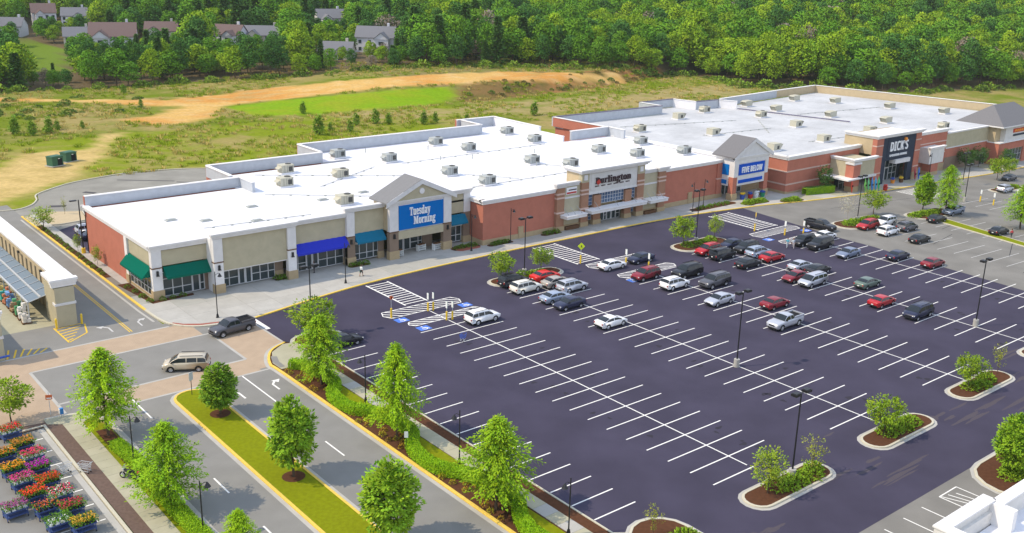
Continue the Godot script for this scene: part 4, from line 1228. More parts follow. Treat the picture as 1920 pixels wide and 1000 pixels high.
func sports_store() -> void:
	var b := thing("sports_store", "large brick store with dark grey entrance tower and grey-white roof", "building", Vector3(140, -1.6, -55))
	var roof := flat_roof(b, pv([85.2, -62, 86.4, -33, 98.4, -31, 98.6, -25.3, 123.8, -25.3, 141, -25.3, 158, -24.4, 179, -24.4, 203, -28, 193.0, -84.6, 143, -79, 132, -85.8, 120, -85.8, 119.6, -78.8, 84.0, -79.6]), 7.0, "roof_grey")
	many(b, [["brick_wall", "brick", 98.5, 99.0, 0.2, 6.6, -31.4, -25.0], ["stone_foot", "stone_base", 98.4, 99.0, -1.2, 0.2, -31.4, -24.9], ["brick_wall", "brick", 99.0, 123.9, 0.0, 6.6, -25.5, -25.0], ["stone_foot", "stone_base", 99.0, 123.9, -1.8, 0.0, -25.5, -24.88]])
	for y in [1.45, 4.1]:
		wpart(b, "band", span_mesh(M.band, 98.42, 115.0, y, y + 0.28, -25.4, -24.93))
		wpart(b, "band", span_mesh(M.band, 98.42, 98.6, y, y + 0.28, -31.4, -25.4))
	cornice(b, 98.6, 123.8, 7.45, -25.0, "trim_white", 0.45, 0.8)
	cornice_side(b, 98.5, -31.4, -25.1, 7.45, -1.0, "trim_white", 0.45, 0.8)
	# side and rear parapets with dark metal caps
	parapet(b, Vector2(83.8, -79.6), Vector2(84.6, -63), 7.0, 9.2, "brick", "trim_white")
	parapet(b, Vector2(84.8, -62.6), Vector2(86.4, -33), 6.4, 7.5, "roof_white", "trim_white")
	parapet(b, Vector2(83.6, -79.8), Vector2(119.8, -79.2), 7.0, 9.2, "membrane", "coping_dark")
	parapet(b, Vector2(119.8, -79.4), Vector2(119.4, -86.2), 7.0, 9.2, "membrane", "trim_white")
	parapet(b, Vector2(119.2, -86.4), Vector2(131.8, -86.4), 7.0, 9.2, "membrane", "coping_dark")
	parapet(b, Vector2(131.8, -86.2), Vector2(133.4, -79.6), 7.0, 9.2, "roof_white", "trim_white")
	parapet(b, Vector2(133.4, -79.8), Vector2(143.4, -79.0), 7.0, 9.2, "membrane", "coping_dark")
	parapet(b, Vector2(141.6, -78.8), Vector2(143.6, -74.4), 7.0, 9.2, "roof_white", "trim_white")
	parapet(b, Vector2(143.4, -80.0), Vector2(172, -83.2), 7.0, 9.2, "membrane", "trim_white")
	parapet(b, Vector2(172, -83.2), Vector2(193.2, -84.9), 7.0, 9.2, "stucco_tan", "trim_white")
	parapet(b, Vector2(193.2, -84.9), Vector2(203.4, -29.4), 7.0, 9.2, "stucco_tan", "trim_white")
	parapet(b, Vector2(143.6, -74), Vector2(150.6, -45), 6.6, 7.35, "roof_white", "coping_dark")
	for c: Array in [[96, -70, 128, -62], [104, -52, 126, -50], [118, -34, 136, -33], [150, -60, 182, -56], [120, -46, 134, -60]]:
		conduit(roof, Vector2(c[0], c[1]), Vector2(c[2], c[3]), 7.0)
	many(b, [["rear_wall", "brick", 84.2, 84.6, -1, 7.0, -79.4, -63], ["rear_wall", "brick", 203.0, 203.4, -4, 7.0, -34, -29]])
	# vestibule with brick pier
	var z := -19.0
	many(b, [["vestibule", "stucco", 113.4, 121.2, 2.3, 5.6, -24.9, z - 0.35], ["brick_pier", "brick", 113.1, 115.6, 0.4, 5.0, z - 2.0, z - 0.1], ["pier_foot", "stone_base", 113.2, 115.4, -1.2, 0.4, z - 1.9, z], ["pier_trim", "trim", 112.9, 115.8, 5.0, 5.4, z - 2.1, z], ["eave_shelf", "trim_white", 110.6, 116.4, 2.0, 2.3, -24.9, z + 0.5], ["wave_eave", "trim", 116.4, 121.4, 1.9, 2.3, z - 1.2, z + 0.2], ["inner_wall", "sign_dark", 115.6, 121.2, -1.3, 2.2, -24.9, -22.8]])
	cornice(b, 113.2, 121.4, 6.15, z - 0.3, "trim_white", 0.4, 0.6)
	cornice_side(b, 113.4, -24.9, z - 0.6, 6.15, -1.0, "trim_white", 0.4, 0.6)
	shop_window(b, 113.8, 120.0, -1.0, 1.9, -22.7, 4, 2)
	# dark tower with the white letters
	z = -21.0
	many(b, [["tower_side", "stucco_tan", 124.0, 124.6, 5.6, 9.1, -28.6, z - 1.1], ["brick_pier", "brick", 123.9, 126.5, 0.2, 9.1, z - 1.1, z], ["pier_foot", "stone_base", 123.8, 126.5, -1.5, 0.2, z - 1.1, z + 0.08], ["brick_pier", "brick", 139.6, 141.8, 0.2, 9.1, z - 1.1, z], ["pier_foot", "stone_base", 139.6, 141.9, -2.0, 0.2, z - 1.1, z + 0.08], ["sign_wall", "sign_dark", 126.5, 139.6, 3.9, 9.1, z - 0.8, z - 0.12], ["jamb", "sign_dark", 126.5, 128.2, -1.6, 3.9, z - 0.8, z - 0.14], ["jamb", "sign_dark", 137.6, 139.6, -1.8, 3.9, z - 0.8, z - 0.14], ["tower_back", "stucco_tan", 124.0, 141.8, 6.8, 9.1, -29.0, -28.6], ["tower_roof", "roof_white", 124.2, 141.6, 8.9, 9.05, -28.6, z - 1.0], ["entrance_back", "sign_dark", 126.5, 139.6, -1.8, 3.9, z - 3.4, z - 3.0], ["porch_lid", "trim", 131.5, 137.5, 3.0, 3.9, z - 1.0, z + 0.4]])
	for y in [1.4, 5.0, 7.4]:
		for x: Array in [[123.85, 126.5], [139.6, 141.85]]:
			wpart(b, "band", span_mesh(M.band, x[0], x[1], y, y + 0.25, z - 1.0, z + 0.05))
	cornice(b, 124.0, 141.9, 9.85, z, "trim_white", 0.6, 0.75)
	cornice_side(b, 124.0, -28.8, z - 0.5, 9.85, -1.0, "trim_white", 0.6, 0.75)
	shop_front(b, 128.2, 137.6, -1.4, 3.4, z - 2.8, [1, 1, 1, 1, 1, 1], [0.3, 0.6], [2, 3])
	var sign := wpart(b, "sign", span_mesh(M.sign_dark, 128.4, 137.4, 4.2, 8.6, z - 0.12, z - 0.06))
	letters(sign, "DICK'S", 2.1, 129.4, 5.85, z + 0.02, 7.0, "letter_white", "Droid Sans", 800)
	letters(sign, "SPORTING GOODS", 0.5, 129.4, 4.7, z + 0.02, 6.9, "letter_white", "Droid Sans", 700)
	for o in sign.get_children():
		o.position += -b.position
	var ball := SphereMesh.new()
	ball.radius = 0.42
	ball.height = 0.84
	ball.radial_segments = 14
	ball.rings = 7
	ball.material = M.letter_orange
	var bo := part(sign, "orange_ball", ball)
	bo.position = Vector3(135.0, 8.2, z + 0.15)
	# lower brick wing with its side porch
	many(b, [["brick_wall", "brick", 142.0, 159.0, -0.2, 7.3, -24.6, -24.0], ["stone_foot", "stone_base", 142.0, 159.0, -2.6, -0.2, -24.6, -23.9], ["side_porch", "stucco_pale", 147.4, 153.6, 1.0, 4.6, -24.0, -21.4], ["porch_pier", "brick", 149.0, 152.0, -1.0, 1.2, -23.9, -21.6], ["porch_foot", "stone_base", 148.9, 152.1, -2.3, -1.0, -23.9, -21.5]])
	for y in [2.3, 5.0]:
		wpart(b, "band", span_mesh(M.band, 142.0, 159.05, y, y + 0.25, -24.5, -23.95))
	cornice(b, 142.6, 158.8, 8.05, -24.0, "trim_white", 0.45, 0.75)
	cornice(b, 147.4, 153.6, 4.9, -21.4, "trim_white", 0.35, 0.5)

func corner_shop() -> void:
	var b := thing("corner_shop", "cream and brick shop with dark hipped roof at far right", "building", Vector3(178, -2.8, -30))
	many(b, [["cream_wall", "stucco", 159.0, 179.6, 3.15, 6.6, -24.5, -24.0], ["brick_wall", "brick", 159.0, 179.6, 0.9, 3.1, -24.5, -23.95], ["tan_wall", "brick_tan", 159.0, 179.6, -3.0, 0.9, -24.5, -23.9], ["band", "trim", 159.0, 179.6, 3.05, 3.25, -24.5, -23.8], ["tower_side", "stucco_tan", 179.4, 182.0, 2.9, 6.9, -31.5, -22.2], ["tower_front", "stucco_pale", 182.0, 200, 2.9, 6.9, -31.5, -21.0], ["tower_brick", "brick", 179.2, 182.6, -3.1, 2.7, -24.0, -20.8], ["tower_brick", "brick", 182.6, 200, 0.8, 2.7, -24.0, -21.0], ["tower_brick", "brick", 193, 200, -3.2, 0.8, -24.0, -21.0], ["sill", "brick_tan", 182.6, 193, -3.2, -2.5, -24.0, -21.1], ["tower_band", "trim_white", 179.1, 200, 2.7, 2.95, -31.5, -20.6]])
	cornice(b, 159.2, 179.4, 6.95, -24.0, "trim_white", 0.3, 0.4)
	shop_window(b, 183.2, 192.6, -2.4, 0.7, -21.3, 6, 2)
	shop_window(b, 176.4, 179.0, -2.8, 0.2, -23.85, 2, 2)
	var st := begin()
	var e := 7.0
	var x0 := 178.4
	var x1 := 201.0
	var zf := -20.0
	var zb := -32.4
	var a := Vector3(x0, e, zf)
	var c := Vector3(x1, e, zf)
	var d := Vector3(x1, e, zb)
	var f := Vector3(x0, e, zb)
	var r0 := Vector3(184.4, 11.4, -26.2)
	var r1 := Vector3(195.0, 11.4, -26.2)
	quad(st, a, c, r1, r0)
	quad(st, d, f, r0, r1)
	tri(st, f, r0, a)
	tri(st, c, r1, d)
	var roof := wpart(b, "hipped_roof", done(st, M.metal_roof))
	st = begin()
	span(st, x0, x1, e - 0.3, e, zf - 0.2, zf)
	span(st, x0, x0 + 0.2, e - 0.3, e, zb, zf - 0.2)
	part(roof, "fascia", done(st, M.trim_white))
	var sign := wpart(b, "sign", span_mesh(M.letter_red, 185.9, 194.0, 4.9, 5.9, -21.0, -20.88))
	for i in 6:
		part(sign, "letter_block", span_mesh(M.letter_orange, 186.6 + i * 1.1, 187.3 + i * 1.1, 5.1, 5.7, -20.88, -20.8))
	wpart(b, "sign_bar", span_mesh(M.sign_dark, 186.2, 194.0, 4.0, 4.5, -21.0, -20.9))

func build_garden_yard() -> void:
	var y := thing("garden_shelter", "long white-roofed garden centre shelter on tan pillars beside the side road", "building", Vector3(-39, 0, -50))
	many(y, [["end_pier", "stucco", -40.5, -38.2, 0, 5.0, -30.9, -30.0], ["pier_band", "trim", -40.6, -38.1, 2.75, 3.05, -31.0, -29.9], ["end_pier", "stucco", -40.5, -38.2, 0, 5.0, -34.5, -30.9], ["back_wall", "stucco", -38.6, -38.2, 0, 5.0, -84, -34.5]])
	wpart(y, "roof", span_mesh(M.roof_white, -39.7, -37.9, 5.5, 5.75, -84, -30.8))
	cornice(y, -40.6, -38.0, 6.1, -30.2, "trim_white", 0.35, 1.0)
	wpart(y, "pier_cap", span_mesh(M.roof_white, -40.7, -37.8, 5.6, 5.98, -34.6, -30.7))
	cornice_side(y, -38.1, -84, -30.6, 5.95, 1.0, "trim_white", 0.3, 0.4)
	cornice_side(y, -39.6, -84, -34.6, 5.95, -1.0, "trim_white", 0.25, 0.3)
	for i in 23:
		var z := -36.0 - i * 2.1
		wpart(y, "pillar", span_mesh(M.stucco_tan, -39.65, -39.25, 0, 5.0, z - 0.6, z + 0.6))
		if i % 5 == 1:
			wpart(y, "wall_lamp", span_mesh(M.iron, -39.95, -39.65, 4.95, 5.2, z - 0.25, z + 0.25))
	wpart(y, "top_beam", span_mesh(M.stucco_tan, -39.7, -39.2, 5.0, 5.5, -84, -34.5))
	# shade cloth on a rail frame leaning off the pillars
	var st := begin()
	quad(st, Vector3(-42.7, 2.5, -34.2), Vector3(-39.7, 3.3, -34.2), Vector3(-39.7, 3.3, -72), Vector3(-42.7, 2.5, -72))
	var cloth := wpart(y, "shade_cloth", done(st, M.shade_mesh))
	st = begin()
	for x: Array in [[-42.72, 2.5], [-41.2, 2.9]]:
		span(st, x[0] - 0.1, x[0] + 0.1, x[1] + 0.02, x[1] + 0.2, -72, -33.9)
	for i in 14:
		var z := -34.0 - i * 2.9
		span(st, -42.79, -42.65, 0, 2.5, z - 0.07, z + 0.07)
		var a := Vector3(-42.7, 2.55, z)
		var c := Vector3(-39.7, 3.35, z)
		tube(st, a, c, 0.05, 0.05, 6)
	part(cloth, "rail_frame", done(st, M.steel))
	# stacked goods under and beside the cloth
	var tints := [Color(0.7, 0.66, 0.6), Color(0.55, 0.2, 0.1), Color(0.1, 0.35, 0.15), Color(0.75, 0.6, 0.2), Color(0.2, 0.35, 0.6), Color(0.8, 0.78, 0.74), Color(0.05, 0.4, 0.35), Color(0.45, 0.3, 0.18)]
	var words := ["pale", "terracotta red", "green", "straw yellow", "blue", "white", "teal", "brown"]
	for i in 18:
		var z := -34.0 - i * 1.75
		var k := i * 5 % 8
		var o := thing("goods_pallet", "pallet of %s garden goods, number %d from the near pier of the shelter" % [words[k], i + 1], "pallet", Vector3(-43.1, 0, z), rng.randf_range(-0.15, 0.15), "garden goods along the shelter")
		var m := StandardMaterial3D.new()
		m.albedo_color = (tints[k] as Color).linear_to_srgb()
		m.roughness = 0.7
		M["goods_%d" % i] = m
		part(o, "pallet_base", box_mesh(M.wood, Vector3(0, 0.08, 0), Vector3(1.1, 0.16, 1.1)))
		st = begin()
		for a in (5 if i % 3 else 3):
			for c in 2:
				for d in 2:
					if rng.randf() < 0.85 - 0.1 * a:
						box(st, Vector3(-0.27 + c * 0.54, 0.36 + a * 0.4, -0.27 + d * 0.54), Vector3(0.46, 0.38, 0.46) * rng.randf_range(0.8, 1.05), Basis(Vector3.UP, rng.randf_range(-0.3, 0.3)))
		part(o, "goods", done(st, m))
	for g: Array in [[-44.2, -61.0, "nearer"], [-44.6, -68.5, "farther"]]:
		var o := thing("green_tent", "%s of two small green canopies beside the garden shelter" % g[2], "canopy", Vector3(g[0], 0, g[1]))
		st = begin()
		box(st, Vector3(0, 2.3, 0), Vector3(2.0, 0.9, 2.6))
		part(o, "valance", done(st, M.plastic_green))
		for s: Array in [[-1, -1], [1, -1], [1, 1], [-1, 1]]:
			part(o, "leg", tube_mesh(M.steel, Vector3(s[0] * 0.92, 0, s[1] * 1.2), Vector3(s[0] * 0.92, 1.85, s[1] * 1.2), 0.05, 0.05, 6))
		st = begin()
		var top := Vector3(0, 3.2, 0)
		var q := [Vector3(-1.05, 2.75, 1.35), Vector3(1.05, 2.75, 1.35), Vector3(1.05, 2.75, -1.35), Vector3(-1.05, 2.75, -1.35)]
		for i in 4:
			tri(st, q[i], top, q[(i + 1) % 4])
		part(o, "peak", done(st, M.plastic_green))
	for s: Array in [[-40.75, "left"], [-37.75, "right"]]:
		var o := thing("bollard", "yellow bollard at the %s corner of the garden pier" % s[1], "bollard", Vector3(s[0], 0, -29.75), 0.0, "bollards at the garden pier")
		part(o, "post", tube_mesh(M.plastic_yellow, Vector3.ZERO, Vector3(0, 1.25, 0), 0.13, 0.13, 10))
		part(o, "cap", tube_mesh(M.plastic_yellow, Vector3(0, 1.25, 0), Vector3(0, 1.35, 0), 0.13, 0.04, 10))
	# the garden store itself, whose near pier shows at the left edge
	var g := thing("garden_store", "tan block store with white cap, cut by the left edge of the view", "building", Vector3(-55, 0, -40))
	many(g, [["end_pier", "stucco", -51.6, -48.2, 0, 4.9, -26.2, -22.9], ["pier_band", "trim", -51.7, -48.1, 2.6, 2.9, -26.3, -22.8], ["main_wall", "stucco", -70, -53.5, 0, 9.6, -70, -25.5], ["pier_roof", "roof_white", -51.5, -48.3, 5.0, 5.3, -26.0, -23.1]])
	cornice(g, -51.5, -48.3, 5.9, -23.0, "trim_white", 0.35, 1.0)
	cornice_side(g, -48.3, -26.4, -23.0, 5.9, 1.0, "trim_white", 0.35, 1.0)
	var bar := thing("barrier_arm", "low blue barrier pole at the foot of the left pier", "barrier", Vector3(-49.5, 0, -22.3))
	part(bar, "arm", tube_mesh(M.plastic_blue, Vector3(-3, 0.75, 0.6), Vector3(1.6, 0.75, 0.2), 0.14, 0.12, 8))
	part(bar, "post", tube_mesh(M.plastic_blue, Vector3(-0.6, -0.02, 0.4), Vector3(-0.6, 0.8, 0.4), 0.12, 0.12, 8))

func build_corner_roof() -> void:
	var b := thing("near_store", "white parapet and roof of a store at the bottom right corner", "building", Vector3(10, 0, 75))
	flat_roof(b, pv([-8.2, 66.9, 40, 66.9, 40, 95, -8.2, 95]), 6.2, "roof_white")
	many(b, [["wall", "stucco_pale", -8.6, 40, 0, 5.8, 67.5, 94.8], ["wall", "stucco_pale", -8.4, -2.2, 0, 7.2, 65.6, 66.8]])
	for w: Array in [[-9.0, -2.0, 65.7, 66.7, 8.0], [-2.0, 40.0, 66.5, 67.4, 8.0]]:
		many(b, [["parapet", "stucco_pale", w[0], w[1], 0.0, w[4] - 0.14, w[2] + 0.1, w[3] - 0.15], ["coping", "trim_white", w[0] - 0.08, w[1] + 0.06, w[4] - 0.14, w[4], w[2], w[3]]])
	many(b, [["buttress", "trim_white", -2.5, -1.9, 6.2, 7.85, 66.5, 68.3], ["end_parapet", "stucco_pale", -9.0, -8.2, 5.2, 7.86, 66.7, 68.0], ["end_coping", "trim_white", -9.1, -8.1, 7.86, 7.995, 66.7, 68.0], ["end_parapet", "stucco_pale", -12.5, -8.2, 5.2, 7.86, 68.0, 68.7]])

# ---------------------------------------------------------------- rooftop units
func unit_proto(kind: int) -> Node3D:
	var o := Node3D.new()
	o.name = "rooftop_unit"
	o.set_meta("base_name", "rooftop_unit")
	var body: Material = M.unit if kind != 1 else M.unit_grey
	var st := begin()
	box(st, Vector3(0, 0.12, 0), Vector3(2.7, 0.24, 2.1))
	part(o, "curb", done(st, M.roof_white))
	st = begin()
	box(st, Vector3(0, 0.9, 0), Vector3(2.3, 1.3, 1.8))
	box(st, Vector3(0, 1.58, 0), Vector3(2.36, 0.07, 1.86))
	part(o, "cabinet", done(st, body))
	if kind == 2:
		# economiser with a large sloping hood
		st = begin()
		var a := Vector3(1.15, 1.55, -0.85)
		var b := Vector3(1.15, 1.55, 0.85)
		quad(st, b, Vector3(2.0, 1.35, 0.85), Vector3(2.0, 1.35, -0.85), a)
		quad(st, Vector3(1.15, 0.35, 0.85), Vector3(2.0, 1.35, 0.85), b, b)
		tri(st, b, Vector3(1.15, 0.35, 0.85), Vector3(2.0, 1.35, 0.85))
		tri(st, a, Vector3(2.0, 1.35, -0.85), Vector3(1.15, 0.35, -0.85))
		part(o, "hood", done(st, body))
		part(o, "grille", box_mesh(M.unit_dark, Vector3(0.3, 0.8, 0.91), Vector3(0.7, 0.7, 0.03)))
	else:
		st = begin()
		quad(st, Vector3(-1.15, 1.3, 0.7), Vector3(-1.15, 1.3, -0.7), Vector3(-1.75, 0.95, -0.7), Vector3(-1.75, 0.95, 0.7))
		tri(st, Vector3(-1.15, 1.3, 0.7), Vector3(-1.75, 0.95, 0.7), Vector3(-1.15, 0.6, 0.7))
		tri(st, Vector3(-1.15, 1.3, -0.7), Vector3(-1.15, 0.6, -0.7), Vector3(-1.75, 0.95, -0.7))
		part(o, "hood", done(st, body))
		part(o, "fan", tube_mesh(M.unit_dark, Vector3(0.5, 1.6, 0), Vector3(0.5, 1.7, 0), 0.55, 0.5, 14))
		part(o, "coil", box_mesh(M.unit_dark, Vector3(1.16, 0.85, 0), Vector3(0.03, 0.95, 1.4)))
		st = begin()
		for k in 4:
			box(st, Vector3(-0.6 + k * 0.5, 0.9, 0.915), Vector3(0.03, 1.2, 0.03))
		box(st, Vector3(0.5, 0.9, 0.92), Vector3(0.7, 0.8, 0.02))
		part(o, "door_seams", done(st, M.unit_dark))
	return o

func build_rooftop_units() -> void:
	var protos := [unit_proto(0), unit_proto(1), unit_proto(2)]
	var rows := [
		[8.4, -65.1, 0, "beige rooftop unit, left and rear of the pair over the broad bay"], [3.5, -55.8, 0, "beige rooftop unit in front of the pair over the broad bay"], [14.5, -56.6, 0, "beige rooftop unit midway on the small shops' white roof"], [5.4, -39.6, 0, "beige rooftop unit just behind the cornice over the teal awning"],
		[22.9, -72.2, 1, "grey rooftop unit nearest the corner of the rear parapet"], [29.0, -63.8, 1, "grey rooftop unit left in the rear row of the department store roof"], [46.1, -73.1, 1, "small grey rooftop unit against the long rear parapet"], [47.9, -64.3, 1, "grey rooftop unit right in the rear row of the department store roof"], [31.6, -48.1, 1, "grey rooftop unit behind the gabled blue sign entrance"], [32.6, -38.5, 1, "grey rooftop unit above the left brick wall of the department store"],
		[66.6, -75.4, 1, "grey rooftop unit in the far recessed corner of the white roof"], [65.4, -64.7, 1, "grey rooftop unit in front of the far recessed corner"], [50.5, -47.9, 1, "grey rooftop unit in the middle of the department store roof"], [68.7, -48.8, 1, "grey rooftop unit right of the middle of the department store roof"], [54.6, -41.6, 1, "grey rooftop unit behind the left end of the pale sign panel"], [72.3, -41.6, 1, "grey rooftop unit behind the right end of the pale sign panel"], [83.0, -51.0, 1, "pale rooftop unit by the roof edge left of the gabled porch, rear"], [82.6, -38.6, 1, "pale rooftop unit by the roof edge left of the gabled porch, front"],
	]
	for r: Array in rows:
		place_unit(protos[r[2]], Vector3(r[0], 7.3, r[1]), r[3], 0.0)
	var grey := [
		[95.4, -63.2, 0, "beige box unit left in the rear of the sports store roof"], [117.2, -71.2, 2, "hooded unit left in the rear row of the sports store roof"], [106.6, -51.4, 2, "hooded unit in the middle of the sports store roof"], [131.4, -75.0, 0, "beige box unit by the white return wall of the rear parapet"], [138.0, -62.2, 0, "beige box unit by the roof divider of the sports store"], [133.0, -48.2, 2, "hooded unit right of the middle of the sports store roof"], [121.4, -32.6, 2, "hooded unit behind the brick front left of the dark tower"], [103.0, -32.0, 2, "hooded unit at the front corner beside the gabled porch"], [141.0, -33.6, 2, "hooded unit right behind the dark tower"],
		[150.4, -76.4, 2, "small hooded unit against the rear parapet past the divider"], [150.4, -66.8, 2, "hooded unit second from the rear along the roof divider"], [171.6, -76.4, 2, "small hooded unit near the tan corner of the rear parapet"], [178.0, -67.4, 2, "hooded unit nearest the tan far wall, rear"], [154.2, -52.8, 2, "hooded unit midway along the roof divider"], [158.4, -39.8, 2, "hooded unit near the front end of the roof divider"], [182.6, -53.4, 2, "hooded unit nearest the tan far wall, middle"], [187.0, -40.2, 2, "hooded unit nearest the tan far wall, front"], [162.6, -27.2, 0, "beige box unit behind the brick wing beside the cream wall"],
	]
	for r: Array in grey:
		place_unit(protos[r[2]], Vector3(r[0], 7.02, r[1]), r[3], PI if r[0] > 145.0 and r[2] == 2 else 0.0)
	for p in protos:
		p.free()

func place_unit(proto: Node3D, at: Vector3, label: String, turn: float) -> void:
	var o := copy_of(proto, label, at, turn)
	tag(o, label, "rooftop unit", "air conditioners on the flat roofs")

# ---------------------------------------------------------------- vehicles
# body stations: x, half width, sill y, belt y ; cabin: base rear x, roof rear x, roof front x, base front x, roof y, roof half width
const SHAPES := {
	"sedan": {"len": 4.75, "wide": 1.82, "hood": 0.92, "belt": 1.0, "deck": 1.04, "cab": [-1.85, -1.05, 0.4, 1.2], "roof": 1.46, "wb": 2.75, "wheel": 0.33, "panes": [-0.35]},
	"coupe": {"len": 4.5, "wide": 1.82, "hood": 0.9, "belt": 1.0, "deck": 1.08, "cab": [-2.0, -0.8, 0.3, 1.15], "roof": 1.42, "wb": 2.65, "wheel": 0.34, "panes": [-0.2]},
	"suv": {"len": 4.75, "wide": 1.9, "hood": 1.05, "belt": 1.12, "deck": 1.12, "cab": [-2.28, -1.95, 0.45, 1.2], "roof": 1.74, "wb": 2.75, "wheel": 0.37, "panes": [-1.2, -0.25]},
	"big_suv": {"len": 5.2, "wide": 2.02, "hood": 1.18, "belt": 1.22, "deck": 1.22, "cab": [-2.52, -2.3, 0.6, 1.3], "roof": 1.9, "wb": 3.0, "wheel": 0.41, "panes": [-1.35, -0.25]},
	"van": {"len": 5.0, "wide": 1.98, "hood": 1.05, "belt": 1.1, "deck": 1.1, "cab": [-2.42, -2.15, 0.75, 1.75], "roof": 1.78, "wb": 3.0, "wheel": 0.35, "panes": [-1.3, -0.15]},
	"pickup": {"len": 5.6, "wide": 1.98, "hood": 1.16, "belt": 1.2, "deck": 1.2, "cab": [-0.75, -0.5, 0.65, 1.4], "roof": 1.86, "wb": 3.5, "wheel": 0.41, "panes": [0.05]},
}
var car_meshes := {}

func ring_at(x: float, hw: float, low: float, top: float, lid: float) -> Array:
	# right half of a body cross-section from sill to centre of the top, then mirrored
	var half := [Vector3(x, low, hw * 0.86), Vector3(x, low + 0.1, hw * 0.97), Vector3(x, lerpf(low, top, 0.45), hw), Vector3(x, top - 0.1, hw * 0.985), Vector3(x, top - 0.02, hw * 0.93), Vector3(x, lid, hw * 0.55), Vector3(x, lid + 0.01, 0)]
	var r := half.duplicate()
	for i in range(half.size() - 2, -1, -1):
		r.append(Vector3(half[i].x, half[i].y, -half[i].z))
	return r

